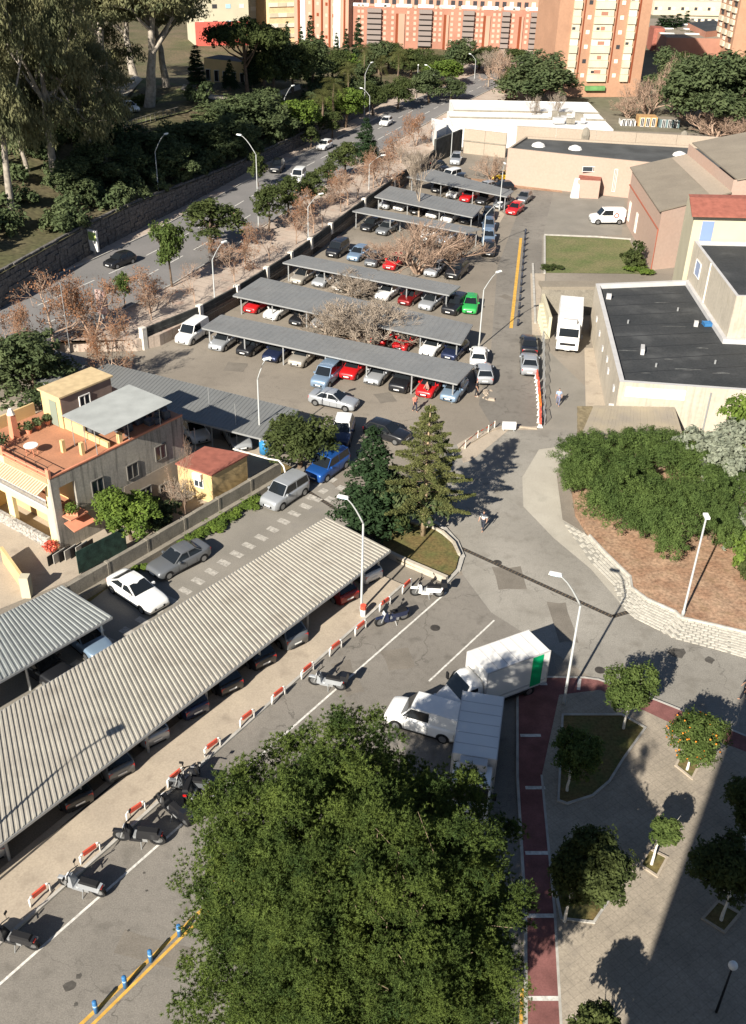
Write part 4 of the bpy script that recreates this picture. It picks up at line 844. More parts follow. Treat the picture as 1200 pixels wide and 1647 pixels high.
rh = thing('red_hut', 'small red roofed hut beside the orange tower behind the trees', 'hut'); p = at(1047, 82); q = at(1064, 83); block(rh, [p, q, q + Vector((0, 6, 0)), p + Vector((0, 6, 0))], 0, 6, m_roofredd, m_roofredd, 0)
pb = thing('yellow_park_kiosk', 'yellow low kiosk with dark openings under the round park tree', 'kiosk'); p = hit(330, 132); q = hit(402, 133); d = (q - p).normalized(); n = Vector((-d.y, d.x, 0)); block(pb, [p, q, q + n * 5, p + n * 5], p.z - 1, p.z + 4.2, m_housew, m_roofdark, 0)
for k in range(5): P = p.lerp(q, .12 + .19 * k); frame_window(pb, (P.x, P.y - .03, p.z + 1.4), R(-90), 1.6, 2.0, name='opening', gm=m_black)
# the tower block the photograph is taken from: it stands behind and right of the camera
vt = thing('viewpoint_tower', 'tall apartment tower whose shadow falls across the lower right plaza', 'tower block')
block(vt, [(-2.3, -14), (30, -14), (30, -1.0), (-2.3, -1.0)], 0, 47, m_cream, m_grey_w, .3)
for k in range(15):
    for x in (1.5, 7, 12.5, 18, 23.5): frame_window(vt, (x, -1.0, 2 + k * 3), R(90), 1.8, 1.4)
MB().box(4.2, 9.8, -1.0, .35, 33.9, 34.05).build('balcony_slab', m_grey_w, vt)
# ================================================================ walls, carports, street furniture
pw = thing('car_park_wall', 'dark stepped retaining wall with white piers between the car park and the avenue pavement', 'wall')
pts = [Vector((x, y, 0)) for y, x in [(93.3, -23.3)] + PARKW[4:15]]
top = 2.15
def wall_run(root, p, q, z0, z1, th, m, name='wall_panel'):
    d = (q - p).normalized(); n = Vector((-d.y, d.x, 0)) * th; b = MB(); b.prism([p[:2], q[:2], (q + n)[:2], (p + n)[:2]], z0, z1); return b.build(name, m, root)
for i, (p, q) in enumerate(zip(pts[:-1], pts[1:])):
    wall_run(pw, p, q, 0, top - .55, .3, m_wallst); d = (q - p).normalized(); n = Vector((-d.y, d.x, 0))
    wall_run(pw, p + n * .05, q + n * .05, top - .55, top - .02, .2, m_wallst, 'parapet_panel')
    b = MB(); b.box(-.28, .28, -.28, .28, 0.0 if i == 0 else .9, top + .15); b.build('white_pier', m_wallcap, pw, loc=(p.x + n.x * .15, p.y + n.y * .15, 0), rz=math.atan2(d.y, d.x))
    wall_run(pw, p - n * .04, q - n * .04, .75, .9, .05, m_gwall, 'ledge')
rw = thing('stone_retaining_wall', 'long rubble stone retaining wall holding up the wooded hill beside the avenue', 'wall')
m_stone = mat('rubble_stone', (.17, .16, .15), .95, col2=(.085, .08, .077), scale=2.6, fine=.3, fscale=6, bump=.6)
hw = [(x, y) for y, x in HILLW if 88 < y < 262]; hw = [(-52, 80)] + hw
for (x0, y0), (x1, y1) in zip(hw[:-1], hw[1:]):
    L = math.hypot(x1 - x0, y1 - y0); nn = max(2, int(L / 3))
    for i in range(nn):
        a = Vector((lerp(x0, x1, i / nn), lerp(y0, y1, i / nn), 0)); c = Vector((lerp(x0, x1, (i + 1) / nn), lerp(y0, y1, (i + 1) / nn), 0))
        d = (c - a).normalized(); n = Vector((-d.y, d.x, 0)); z = hillz(.01, (a.y + c.y) / 2) + .25
        b = MB(); rows = 7                       # coursed bulges so the face is not flat
        for r in range(rows):
            z0 = ZA + (z - ZA) * r / rows; z1 = ZA + (z - ZA) * (r + 1) / rows
            for k in range(4):
                p, q = a.lerp(c, k / 4), a.lerp(c, (k + 1) / 4); o_ = rnd.uniform(-.12, .05) + r * .04; p2, q2 = p + n * o_ + d * .02, q + n * o_ - d * .02
                b.prism([p2[:2], q2[:2], (q + n * .5)[:2], (p + n * .5)[:2]], z0 + .015, z1 - .01)
        b.build('stone_section', m_stone, rw)
def carport(label, fl, fr, br, bl, h, m, pitch, amp, posts, dark=True, cat='carport', ext_l=0, group=None, hb=None):
    FL, FR, BR, BL = [at(*p, hh_) for p, hh_ in ((fl, h), (fr, h), (br, hb or h), (bl, hb or h))]
    if ext_l: FL = ext(FR, FL, ext_l); BL = ext(BR, BL, ext_l)
    root = thing('carport', label, cat, (0, 0, 0), 0, group); L = (FR - FL).length; n_ = int(L / pitch); b = MB(); V_ = []
    prof = [(0, 0), (.45, 0), (.55, amp), (.95, amp)]
    T = [((i + u) / n_, z) for i in range(n_) for u, z in prof] + [(1, 0)]
    for t, z in T:
        a = FL.lerp(FR, t) + Vector((0, 0, z)); c = BL.lerp(BR, t) + Vector((0, 0, z)); V_ += [a, c]
    nT = len(T); b.add(V_, [(2 * i, 2 * i + 2, 2 * i + 3, 2 * i + 1) for i in range(nT - 1)]); b.build('roof_sheets', m, root)
    b = MB()
    for p, q in ((FL, FR), (BL, BR), (FL, BL), (FR, BR)):
        d = (q - p).normalized(); n = Vector((-d.y, d.x, 0)) * .05
        vs = [p - n, q - n, q + n, p + n]; b.add([(v.x, v.y, v.z - .16) for v in vs] + [(v.x, v.y, v.z - .01) for v in vs], [(0, 3, 2, 1), (4, 5, 6, 7), (0, 1, 5, 4), (1, 2, 6, 5), (2, 3, 7, 6), (3, 0, 4, 7)])
    b.build('edge_beam', m_steel, root)
    for t in posts:
        for f in (.12, .9) if dark else (.12,):
            P = FL.lerp(FR, t).lerp(BL.lerp(BR, t), f); MB().box(-.06, .06, -.06, .06, 0, h - .16).build('post', m_steel, root, loc=(P.x, P.y, 0))
        a = FL.lerp(FR, t).lerp(BL.lerp(BR, t), .02); c = FL.lerp(FR, t).lerp(BL.lerp(BR, t), .98); MB().tube([(a.x, a.y, h - .12), (c.x, c.y, h - .12)], .06, 4).build('rafter', m_steel, root)
    return root
G_ = 'steel carports in the car park'
carport('long pale corrugated carport along the sandy pavement in the foreground', (0, 1358), (628, 885), (525, 832), (0, 1145), 2.5, m_corr, .31, .05, [.07, .19, .31, .43, .55, .67, .79, .91, .99], ext_l=7)
carport('short grey corrugated carport below the garden wall at the left edge', (0, 1095), (180, 992), (100, 942), (0, 990), 2.4, m_corr2, .31, .05, [.02, .3, .6, .97], ext_l=7)
carport('wide grey carport behind the yellow house', (366, 691), (437, 709), (480, 659), (402, 640), 2.6, mat('mid_grey_steel_roof', (.185, .19, .185), .6, var=.08, scale=.5, fine=.06, fscale=5), .35, .025, [.02, .2, .4, .6, .8, .98], ext_l=26)
carport('nearest dark grey carport of the car park rows', (325, 527), (735, 617), (763, 587), (356, 506), 2.3, m_metalroof, .6, .018, [.02, .17, .33, .5, .66, .83, .98], group=G_)
carport('second dark grey carport, behind the large bare tree', (375, 475), (741, 553), (760, 522), (420, 446), 2.3, m_metalroof, .6, .018, [.02, .17, .33, .5, .66, .83, .98], group=G_)
carport('third dark grey carport, ending beside the green car', (455, 422), (722, 474), (740, 460), (485, 410), 2.3, m_metalroof, .6, .018, [.02, .25, .5, .75, .98], group=G_)
carport('narrow dark grey carport just beyond the brown bare tree', (567, 339), (750, 374), (773, 368), (587, 333), 2.3, m_metalroof, .6, .018, [.02, .33, .66, .98], group=G_)
carport('dark grey carport with four white cars, fifth from the front', (603, 316), (760, 349), (776, 332), (628, 299), 2.3, m_metalroof, .6, .018, [.02, .33, .66, .98], group=G_)
carport('farthest dark grey carport, by the two red cars', (655, 284), (815, 316), (826, 307), (695, 272), 2.3, m_metalroof, .6, .018, [.02, .33, .66, .98], group=G_)
# hoops
hoop_w = MB().tube([(-.62, 0, 0), (-.62, 0, .62), (-.52, 0, .74), (-.4, 0, .76)], .055, 6).mesh('white_end', m_whitep, True)
hoop_r = MB().box(-.4, .4, -.05, .05, .5, .81).mesh('red_panel', m_redp)
hoops = [((-35, 1548), (0, 1512)), ((52, 1470), (92, 1437)), ((133, 1400), (172, 1372)), ((208, 1330), (243, 1306)), ((275, 1275), (303, 1252)), ((333, 1225), (363, 1203)), ((390, 1178), (417, 1157)), ((441, 1140), (466, 1120)), ((488, 1100), (512, 1080)), ((534, 1062), (556, 1045)), ((574, 1030), (596, 1012)), ((614, 990), (634, 975)), ((650, 962), (668, 945))]
hl_ = ['at the lower left corner', 'between the two motorcycles nearest the bottom left', 'above the silver motorcycle', 'behind the large black motorcycle', 'beside the pair of black motorcycles', 'seventh from the araucaria island', 'at the left edge of the big pine crown', 'just above the pine crown', 'left of the lone silver scooter', 'right of the lone silver scooter', 'between the lamp bin and the street', 'beside the dark blue motorcycle', 'next to the white scooter by the island']
for (p, q), l_ in zip(hoops, hl_):
    a, c = at(*p), at(*q); m_ = (a + c) / 2 - KN * .25; t_ = thing('hoop_barrier', 'red and white hoop barrier ' + l_, 'barrier', (m_.x, m_.y, .12), az(a, c), 'red and white hoops along the kerb')
    t_.scale = (.9, .9, .88); obj('white_end', hoop_w, t_); obj('white_end', hoop_w, t_, 0, (0, 0, 0), math.pi); obj('red_panel', hoop_r, t_)
# blue bollards
bb = MB().tube([(0, 0, 0), (0, 0, .75), (0, 0, .78)], [.1, .1, .07], 10).mesh('post', m_blueb, True); bw_ = MB().tube([(0, 0, .45), (0, 0, .55)], .106, 10, cap=False).mesh('white_band', m_lblue, True)
bl = ['nearest the bottom edge', 'second from the bottom edge', 'second from the big pine', 'touching the big pine crown']
for (x, y), l_ in zip(((155, 1628), (202, 1588), (243, 1546), (289, 1505)), bl):
    P = at(x, y); t_ = thing('bollard', 'blue plastic bollard between the yellow lines, ' + l_, 'bollard', P, 0, 'blue bollards between the yellow lines'); obj('post', bb, t_); obj('white_band', bw_, t_)
p, q = at(845, 377), at(833, 524); bd = MB().tube([(0, 0, 0), (0, 0, .75)], .13, 8).mesh('bollard', mat('dark_bollard', (.03, .035, .05), .6), True)
ORD = ['first', 'second', 'third', 'fourth', 'fifth', 'sixth', 'seventh', 'eighth', 'ninth', 'tenth', 'eleventh', 'twelfth', 'thirteenth', 'fourteenth']
for i in range(14):
    P = p.lerp(q, i / 13); o = obj('bollard', bd, None, 0, P); tag(o, ORD[i] + ' dark bollard from the lawn end of the far yellow line', 'bollard', 'dark bollards beside the far yellow line')
# street lamps
def lamp(label, base, top_row, headpx, z0=0.0, r=.075, group='curved street lamps', m=m_lamp):
    P = at(*base, z0) if not isinstance(base, Vector) else base; z0 = P.z; H = hh(P, top_row) - z0
    t_ = thing('street_lamp', label, 'street lamp', P, 0, group); hz = H + .15; Q = at(*headpx, z0 + hz); dx, dy = Q.x - P.x, Q.y - P.y; L = math.hypot(dx, dy)
    if L > 2.6: dx, dy = dx * 2.6 / L, dy * 2.6 / L; L = 2.6
    MB().tube([(0, 0, 0), (0, 0, .5), (0, 0, .55), (0, 0, H * .82)], [r * 1.5, r * 1.4, r, r * .75], 8).build('pole', m, t_, True)
    pts = [(dx * f, dy * f, H * .82 + (H * .18 + .1) * math.sin(f * math.pi / 2 * 1.0)) for f in (0, .08, .2, .36, .55, .75, .9)]
    MB().tube(pts, [r * .75, r * .7, r * .65, r * .6, r * .55, r * .5, r * .5], 6).build('arm', m, t_, True)
    a = math.atan2(dy, dx); b = MB(); b.box(-.38, .38, -.15, .15, 0, .14, 0, (-.3, .32, -.09, .09)); b.build('lamp_head', m_lamph, t_, bevel=.03, loc=(dx * .98, dy * .98, H + .06), rz=a)
    b = MB(); b.box(-.25, .25, -.1, .1, -.04, .0); b.build('lamp_glass', m_lblue, t_, loc=(dx * .98, dy * .98, H + .055), rz=a)
    return t_
lamp('tall grey curved street lamp beside the parked box lorries', (906, 1135), 935, (893, 922), r=.085)
lamp('tall grey curved street lamp with a red base band at the foreground carport', (581, 985), 808, (551, 798), r=.085)
lamp('thin curved lamp at the blue tank', (419, 728), 583, (430, 576))
lamp('curved lamp standing between the first and second car park carports', (347, 508), 398, (361, 388))
lamp('curved lamp beside the white and silver cars at the right end of the near carport', (770, 560), 445, (803, 436))
lamp('curved lamp above the column of four parked cars', (776, 408), 332, (805, 325))
lamp('thin lamp post in front of the salmon wall at the far car park end', (803, 340), 262, (812, 262))
lamp('lamp post by the dark end wall at the far left of the car park', (725, 255), 193, (722, 190))
lamp('car park lamp by the wall beside the fourth carport', (593, 318), 253, (617, 249))
lamp('car park lamp at the stepped wall by the third carport', (496, 398), 318, (517, 311))
lamp('avenue lamp with its head over the road above the first green street trees', (416, 365), 222, (384, 216), ZA, group='avenue lamps')
lamp('avenue lamp on the left pavement in front of the rubble wall', (258, 342), 222, (276, 212), ZA, group='avenue lamps')
lamp('avenue lamp standing against the dark wooded bank', (459, 232), 142, (485, 134), ZA, group='avenue lamps')
lamp('left of the two close avenue lamps near the cone shaped street tree', (586, 190), 104, (606, 98), ZA, group='avenue lamps')
lamp('right of the two close avenue lamps near the cone shaped street tree', (594, 195), 146, (568, 138), ZA, group='avenue lamps')
lamp('avenue lamp with a left-hand head before the far path', (696, 150), 108, (675, 102), ZA, group='avenue lamps')
lamp('slender avenue lamp left of the far path', (670, 162), 106, (673, 104), ZA, group='avenue lamps')
lamp('farthest avenue lamp near the brown bare trees', (763, 128), 90, (755, 86), ZA, group='avenue lamps')
Hd = at(185, 1175, 2.5) - Vector((.784, 1.467, 0)) * 5.6
t_ = thing('street_lamp', 'curved lamp outside the left edge, its head shadow on the foreground carport roof', 'street lamp', (Hd.x - 1.2, Hd.y - 1.0, .12)); MB().tube([(0, 0, 0), (0, 0, 6.6), (.3, .25, 7.5), (1.1, .9, 8.0)], [.09, .07, .06, .05], 8).build('pole', m_lamp, t_, True); MB().box(-.4, .4, -.2, .2, 7.95, 8.1).build('lamp_head', m_lamph, t_, loc=(1.2, 1.0, 0), rz=.7)
P = at(1098, 990, .3); H = hh(P, 832) - .3; t_ = thing('street_lamp', 'straight lamp post with a small flat head on the brown mulched garden', 'street lamp', P)
MB().tube([(0, 0, 0), (0, 0, .4), (0, 0, .42), (0, 0, H)], [.12, .12, .08, .06], 8).build('pole', m_lamp, t_, True); MB().box(-.16, .16, -.3, .3, H, H + .16).build('lamp_head', m_lamph, t_, bevel=.03)
P = at(1152, 1628, .12); t_ = thing('globe_lamp', 'low post lamp with a white globe in the shaded plaza corner', 'street lamp', P); MB().tube([(0, 0, 0), (0, 0, 3.1)], [.06, .04], 8).build('pole', m_black, t_, True)
H = hh(P, 1553) - .12; b = MB()
for i in range(7):
    th0, th1 = math.pi * i / 7, math.pi * (i + 1) / 7
    for k in range(12):
        f0, f1 = 2 * math.pi * k / 12, 2 * math.pi * (k + 1) / 12; g = lambda th, f: (.2 * math.sin(th) * math.cos(f), .2 * math.sin(th) * math.sin(f), H + .2 * math.cos(th)); b.quad(g(th0, f0), g(th1, f0), g(th1, f1), g(th0, f1))
b.build('globe', m_lamph, t_, True)
P = at(584, 990, .13); t_ = thing('litter_bin', 'small white litter bin with a red band at the foot of the lamp', 'bin', P); MB().tube([(0, 0, 0), (0, 0, .55)], [.16, .2], 10).build('bin', m_whitep, t_); MB().tube([(0, 0, .55), (0, 0, .85)], [.21, .2], 10).build('red_top', m_redp, t_)
# barriers at the gate on the right
rb = [(863, 612), (865, 624), (866, 636), (867, 648), (868, 660), (868, 672), (868, 684)]
for i, (x, y) in enumerate(rb):
    P = at(x, y); m__ = m_orange if i in (3, 4) else m_redp
    t_ = thing('road_barrier', ('orange' if i in (3, 4) else 'red') + ' plastic road barrier, number ' + ['one', 'two', 'three', 'four', 'five', 'six', 'seven'][i] + ' counted from the parked silver car towards the camera', 'barrier', P, R(85), 'plastic barriers at the gate')
    MB().box(-.55, .55, -.09, .09, .35, .95, 0, (-.5, .5, -.05, .05)).build('barrier_panel', m__, t_); MB().box(-.5, -.4, -.25, .25, 0, .5, 0, (-.48, -.42, -.05, .05)).build('foot', m_whitep, t_); MB().box(.4, .5, -.25, .25, 0, .5, 0, (.42, .48, -.05, .05)).build('foot', m_whitep, t_)
p, q = at(873, 545), at(874, 688)
for i in range(8):
    P = p.lerp(q, (i + .5) / 8); t_ = thing('fence_panel', ORD[i] + ' grey temporary fence panel from the lorry bay down the right-hand road', 'fence', P, R(-92), 'grey temporary fence panels')
    b = MB(); b.tube([(-.9, 0, 0), (-.9, 0, 1.1), (.9, 0, 1.1), (.9, 0, 0)], .03, 5); b.tube([(-.9, 0, .35), (.9, 0, .35)], .02, 4); b.build('frame', m_steel, t_)
    for k in range(8): MB().tube([(-.7 + k * .2, 0, .35), (-.7 + k * .2, 0, 1.1)], .012, 3).build('bar', m_steel, t_)
sg = thing('white_sign_box', 'white box sign on the kerb beside the gate barriers', 'sign', at(818, 693)); MB().box(-.6, .6, -.12, .12, .2, .85).build('panel', m_white_w, sg); MB().box(-.5, -.4, -.1, .1, 0, .2).build('leg', m_steel, sg); MB().box(.4, .5, -.1, .1, 0, .2).build('leg', m_steel, sg)
tp_ = thing('tape_fence', 'sagging red and white tape on short posts along the verge', 'fence'); pp = [at(x, y) for x, y in ((728, 742), (748, 722), (768, 706), (785, 697), (795, 690))]
for P in pp: MB().tube([(P.x, P.y, 0), (P.x, P.y, .8)], .05, 6).build('post', m_wallcap, tp_)
for i, (p, q) in enumerate(zip(pp[:-1], pp[1:])):
    for k in range(4): a, c = p.lerp(q, k / 4), p.lerp(q, (k + 1) / 4); b = MB(); b.slab([(a.x, a.y, .72), (c.x, c.y, .72), (c.x + .02, c.y + .03, .6), (a.x + .02, a.y + .03, .6)], .01); b.build('tape', m_redp if k % 2 else m_beige, tp_)
rubble = thing('kerb_rubble', 'heap of broken pale kerb stones at the corner of the near carport', 'rubble')
for i in range(12): P = at(765 + rnd.uniform(0, 28), 636 + rnd.uniform(-8, 10)); s = rnd.uniform(.12, .35); MB().box(-s, s, -s * .5, s * .5, 0, s * .6, 0, (-s * .8, s * .7, -s * .4, s * .4)).build('stone', m_beige, rubble, loc=P, rz=rnd.uniform(0, 3))
# avenue signs
t_ = thing('advert_sign', 'upright white and green advertising panel on the left avenue pavement', 'sign', at(153, 410, ZA), R(-30)); MB().box(-.7, .7, -.12, .12, .5, 3.0).build('panel', m_white_w, t_); MB().box(-.6, .6, -.14, -.12, 1.8, 2.8).build('poster', mat('green_yellow_poster', (.45, .5, .1), .6, col2=(.2, .35, .15), scale=2), t_); MB().box(-.1, .1, -.08, .08, 0, .5).build('leg', m_steel, t_)
t_ = thing('advert_sign', 'upright pale advertising panel at the kerb among the autumn trees', 'sign', at(167, 512, ZA), R(-30)); MB().box(-.7, .7, -.12, .12, .5, 3.0).build('panel', mat('pink_poster', (.5, .4, .36), .6, col2=(.3, .16, .14), scale=1.5), t_); MB().box(-.1, .1, -.08, .08, 0, .5).build('leg', m_steel, t_)
# gate pipes at the end of the garden wall
gt = thing('gate_pipe', 'white bent pipe rail running over the wall end beside the silver van', 'railing'); a, c = at(375, 722, 2.6), at(432, 738, 2.3); e = at(463, 775, .8)
MB().tube([a, c, c + Vector((.8, -.2, 0)), c + Vector((1.2, -.4, -.4)), (e.x, e.y, .7)], .07, 8).build('pipe', m_wallcap, gt, True)
tk = thing('blue_tank', 'bright blue water tank at the edge of the wide grey carport', 'tank', at(427, 728)); MB().tube([(0, 0, 0), (0, 0, 1.0), (0, 0, 1.15)], [.5, .5, .3], 14).build('tank_body', mat('bright_blue_plastic', (.03, .2, .42), .4), tk, True); MB().tube([(0, 0, 1.15), (0, 0, 1.22)], .2, 10).build('lid', m_lblue, tk)
for i, (x, y) in enumerate(((340, 700), (318, 760), (212, 740), (118, 600), (382, 728))):
    P = at(x, y); tag(MB().tube([(0, 0, 0), (0, 0, [4.5, 4.0, 3, 9, 4.5][i])], .035, 5).build('wire_pole', m_steel, None, loc=P), 'thin bare pole ' + ['under the wide grey carport edge', 'in front of the red roofed hut', 'beside the grey side wall', 'rising behind the stair room', 'right of the red roofed hut'][i], 'pole')
# terrace furniture and pots
def at_roof(x, y, z): return at(x, y, z)
P = at(52, 731, HR + .06); t_ = thing('garden_table', 'round white table standing on the terracotta roof terrace', 'table', P); MB().tube([(0, 0, .7), (0, 0, .75)], .5, 16).build('table_top', m_white_w, t_)
for k in range(4): a = k * math.pi / 2 + .6; MB().tube([(math.cos(a) * .35, math.sin(a) * .35, .7), (math.cos(a) * .4, math.sin(a) * .4, 0)], .03, 5).build('leg', m_houser, t_)
def bushmesh(name, n, r, size, m, seed, flat=.8):
    rs = np.random.default_rng(seed); c = rs.normal(size=(n, 3)); c /= np.linalg.norm(c, axis=1)[:, None]; P_ = c * r * rs.uniform(.45, 1.05, (n, 1)) * np.array([1, 1, flat]); P_[:, 2] += r * flat
    return leaves(name, P_, c, size, m, rs)
def leaves(name, P_, Nn, size, m, rs, droop=0, asp=.5, mi=None):
    n = len(P_); Nn = Nn + rs.normal(size=(n, 3)) * .7; Nn[:, 2] += .3; Nn /= np.linalg.norm(Nn, axis=1)[:, None]
    t = rs.normal(size=(n, 3)); t[:, 2] -= droop; t -= Nn * (t * Nn).sum(1)[:, None]; t /= np.linalg.norm(t, axis=1)[:, None] + 1e-6
    if droop > 1: Nn = Nn * [1, 1, .2]; t[:, 2] -= 1; t /= np.linalg.norm(t, axis=1)[:, None]
    u = np.cross(Nn, t); s = size * rs.uniform(.6, 1.3, (n, 1)); V = np.empty((n, 4, 3)); V[:, 0] = P_ - t * s; V[:, 1] = P_ + u * s * asp + Nn * s * .12; V[:, 2] = P_ + t * s; V[:, 3] = P_ - u * s * asp + Nn * s * .12
    return npmesh(name, V.reshape(-1, 3), np.arange(n * 4).reshape(n, 4), m, mi)
pots = [(27, 700, l_lime, .45, 'yellow-green potted shrub by the chimney', 'terrace'), (47, 697, l_dark, .4, 'dark potted shrub against the orange rear parapet', 'terrace'), (62, 690, l_dark, .4, 'dark leafy pot plant near the stair room corner', 'terrace'), (6, 722, l_dark, .55, 'dark bushy plant at the left end of the terrace', 'terrace'), (77, 683, l_dark, .35, 'low dark plant beside the stair room door', 'terrace')]
for x, y, m__, r_, lab, _ in pots:
    P = at(x, y, HR + .06); t_ = thing('potted_plant', lab, 'plant', P); MB().tube([(0, 0, 0), (0, 0, .35)], [.16, .24], 10).build('pot', m_houser, t_); o = obj('foliage', bushmesh('foliage', 260, r_, .1, m__, int(x)), t_, 0, (0, 0, .3))
t_ = thing('flowering_shrub', 'bright red flowering shrub by the striped slats at the yard corner', 'shrub', at(84, 893)); MB().tube([(0, 0, 0), (0, 0, .6)], .05, 6).build('stem', m_bark, t_); obj('foliage', bushmesh('foliage', 500, .55, .09, m_redp, 9), t_, 0, (0, 0, .3))
P = at(100, 812, 3); t_ = thing('potted_plant', 'leafy plant with red flowers hanging on the side balcony', 'plant', HL(1.0, -.5, 2.8)); MB().box(-.4, .4, -.15, .15, 0, .3).build('pot', m_houser, t_); obj('foliage', bushmesh('foliage', 300, .5, .1, l_lime, 5), t_, 0, (0, 0, .2))
# ================================================================ vehicles
def loft(stations, prof, mi=0):
    """closed half-sections mirrored into a body; stations = list of lists of (x, y, z), y >= 0, from the middle of the top down to the sill"""
    b = MB(); V_ = []; k = len(stations[0]); w = 2 * k - 1
    for s in stations: V_ += [(x, -y, z) for x, y, z in reversed(s[1:])] + [s[0]] + [(x, y, z) for x, y, z in s[1:]]
    Fc = []
    for i in range(len(stations) - 1):
        for j in range(w - 1): a = i * w + j; Fc.append((a, a + 1, a + w + 1, a + w))
    Fc.append(tuple(range(w - 1, -1, -1))); Fc.append(tuple((len(stations) - 1) * w + j for j in range(w)))
    b.add(V_, Fc, mi); return b
KINDS = dict(  # length, width, height, windscreen base/top, rear top/base (x as fraction of length, + is front), bonnet z, boot z
    hatch=(4.0, 1.72, 1.46, .20, .02, -.36, -.46, .92, .98), sedan=(4.5, 1.76, 1.43, .20, .03, -.22, -.36, .90, 1.0), coupe=(4.65, 1.86, 1.37, .17, -.01, -.24, -.42, .88, .96),
    mpv=(4.2, 1.76, 1.78, .26, .12, -.43, -.485, 1.05, 1.08), suv=(4.4, 1.84, 1.66, .20, .04, -.38, -.47, 1.05, 1.1), van=(4.3, 1.82, 1.86, .27, .14, -.49, -.5, 1.06, 1.1))
CM = {}
def car_meshes(kind):
    if kind in CM: return CM[kind]
    L, Wd, H, a, b_, c, d, zh, zb = KINDS[kind]; hw = Wd / 2; st = []
    xs = [-.5, -.49, -.46, -.40, -.32, -.2, -.05, .1, .2, .3, .38, .44, .475, .495, .5]
    for x in xs:
        e = abs(x) * 2; wf = 1 - .17 * max(0, (e - .72) / .28) ** 2.2
        if x > a: z = lerp(zh, zh - .17, ((x - a) / (.5 - a)) ** 1.6)
        elif x < d + .04: z = zb - .02 * (e > .97)
        else: z = lerp(zb, zh, (x - d) / (a - d))
        if e > .985: z -= .12
        if e > .995: z -= .1
        w = hw * wf; zs = .2 + (.08 if e > .97 else 0)
        st.append([(x * L, 0, z + .035), (x * L, w * .55, z + .025), (x * L, w * .84, z - .005), (x * L, w * .95, z - .05), (x * L, w, z - .17), (x * L, w * 1.0, z * .55), (x * L, w * .985, .34), (x * L, w * .95, zs), (x * L, w * .6, zs - .02)])
    body = loft(st, None)
    wr = .31 if kind not in ('suv', 'van', 'mpv') else .33; wx = (L * .5 - .78, -(L * .5 - .76))
    for x in wx:
        for s in (-1, 1):
            n = 14; y = s * (hw + .006); vs = [(x + math.cos(t) * (wr + .07), y, max(.19, wr + math.sin(t) * (wr + .07))) for t in np.linspace(0, math.pi * 2, n, endpoint=False)]
            body.add(vs, [tuple(range(n)) if s < 0 else tuple(range(n - 1, -1, -1))], 1)
    for s in (-1, 1):                             # dark sill, door gaps and a side rubbing strip
        body.box(-L * .3, L * .3, s * (hw + .004) - .004, s * (hw + .004) + .004, .2, .3, 1)
        for x in (a * L - .25, (a + c) / 2 * L - .0, c * L + .1): body.box(x - .008, x + .008, s * (hw + .003) - .003, s * (hw + .003) + .003, .32, zh - .2, 1)
    body.box(L * .49, L * .502, -.42, .42, .34, .52, 1); body.box(-L * .502, -L * .49, -.5, .5, .24, .36, 1)
    parts = [('body', body.mesh('body', [paint('grey'), m_black], True), 1, None)]
    # cabin
    hb, ht = hw * .90, hw * (.70 if kind != 'van' and kind != 'mpv' else .80); z0 = min(zh, zb) - .03
    A_, B_, C_, D_ = a * L + .04, b_ * L, c * L, d * L
    cab = MB(); ny = [(-1, 0), (-.5, .035), (0, .045), (.5, .035), (1, 0)]
    xm = [(B_, -.012), (lerp(B_, C_, .25), .02), (lerp(B_, C_, .6), .02), (C_, -.012)]
    V_ = [(x, y * ht, H - .045 + z + zz) for x, z in xm for y, zz in ny]; Fc = [(i * 5 + j, i * 5 + j + 1, (i + 1) * 5 + j + 1, (i + 1) * 5 + j) for i in range(3) for j in range(4)]
    cab.add(V_, [f[::-1] for f in Fc])
    fb = [(A_, y * hb, z0 + .0) for y, _ in ny]; rb_ = [(D_, y * hb, z0) for y, _ in ny]; ft = V_[0:5]; rt = V_[15:20]
    cab.add(fb + ft, [(j, j + 1, 5 + j + 1, 5 + j) for j in range(4)]); cab.add(rb_ + rt, [(j + 1, j, 5 + j, 5 + j + 1) for j in range(4)])
    for s, k in ((-1, 0), (1, 4)):
        topl = [V_[i * 5 + k] for i in range(4)]; n4 = [(A_, s * hb, z0), (lerp(A_, D_, .33), s * hb * 1.01, z0), (lerp(A_, D_, .66), s * hb * 1.01, z0), (D_, s * hb, z0)]
        cab.add(n4 + topl, [(i, i + 1, 4 + i + 1, 4 + i) if s > 0 else (i + 1, i, 4 + i, 4 + i + 1) for i in range(3)])
    parts.append(('roof', cab.mesh('roof', [paint('grey')], False), 1, None))
    def panel(c4, inset, off):
        c4 = [Vector(v) for v in c4]; m_ = sum(c4, Vector()) / 4; n = (c4[1] - c4[0]).cross(c4[3] - c4[0]).normalized()
        if n.dot(m_ - Vector((0, 0, .8))) < 0: n = -n
        return [(v + (m_ - v) * inset + n * off) for v in c4]
    def pm(name, c4, inset=.1, off=.012): v = panel(c4, inset, off); b = MB(); b.add(v, [(0, 1, 2, 3)]); return b.mesh(name, m_glass)
    zt = H - .057
    parts.append(('windscreen', pm('windscreen', [(A_, -hb, z0 + .02), (A_, hb, z0 + .02), (B_, ht, zt), (B_, -ht, zt)], .09, .03), 0, None))
    if kind != 'van': parts.append(('rear_window', pm('rear_window', [(D_, -hb, z0 + .06), (D_, hb, z0 + .06), (C_, ht, zt), (C_, -ht, zt)], .12, .03), 0, None))
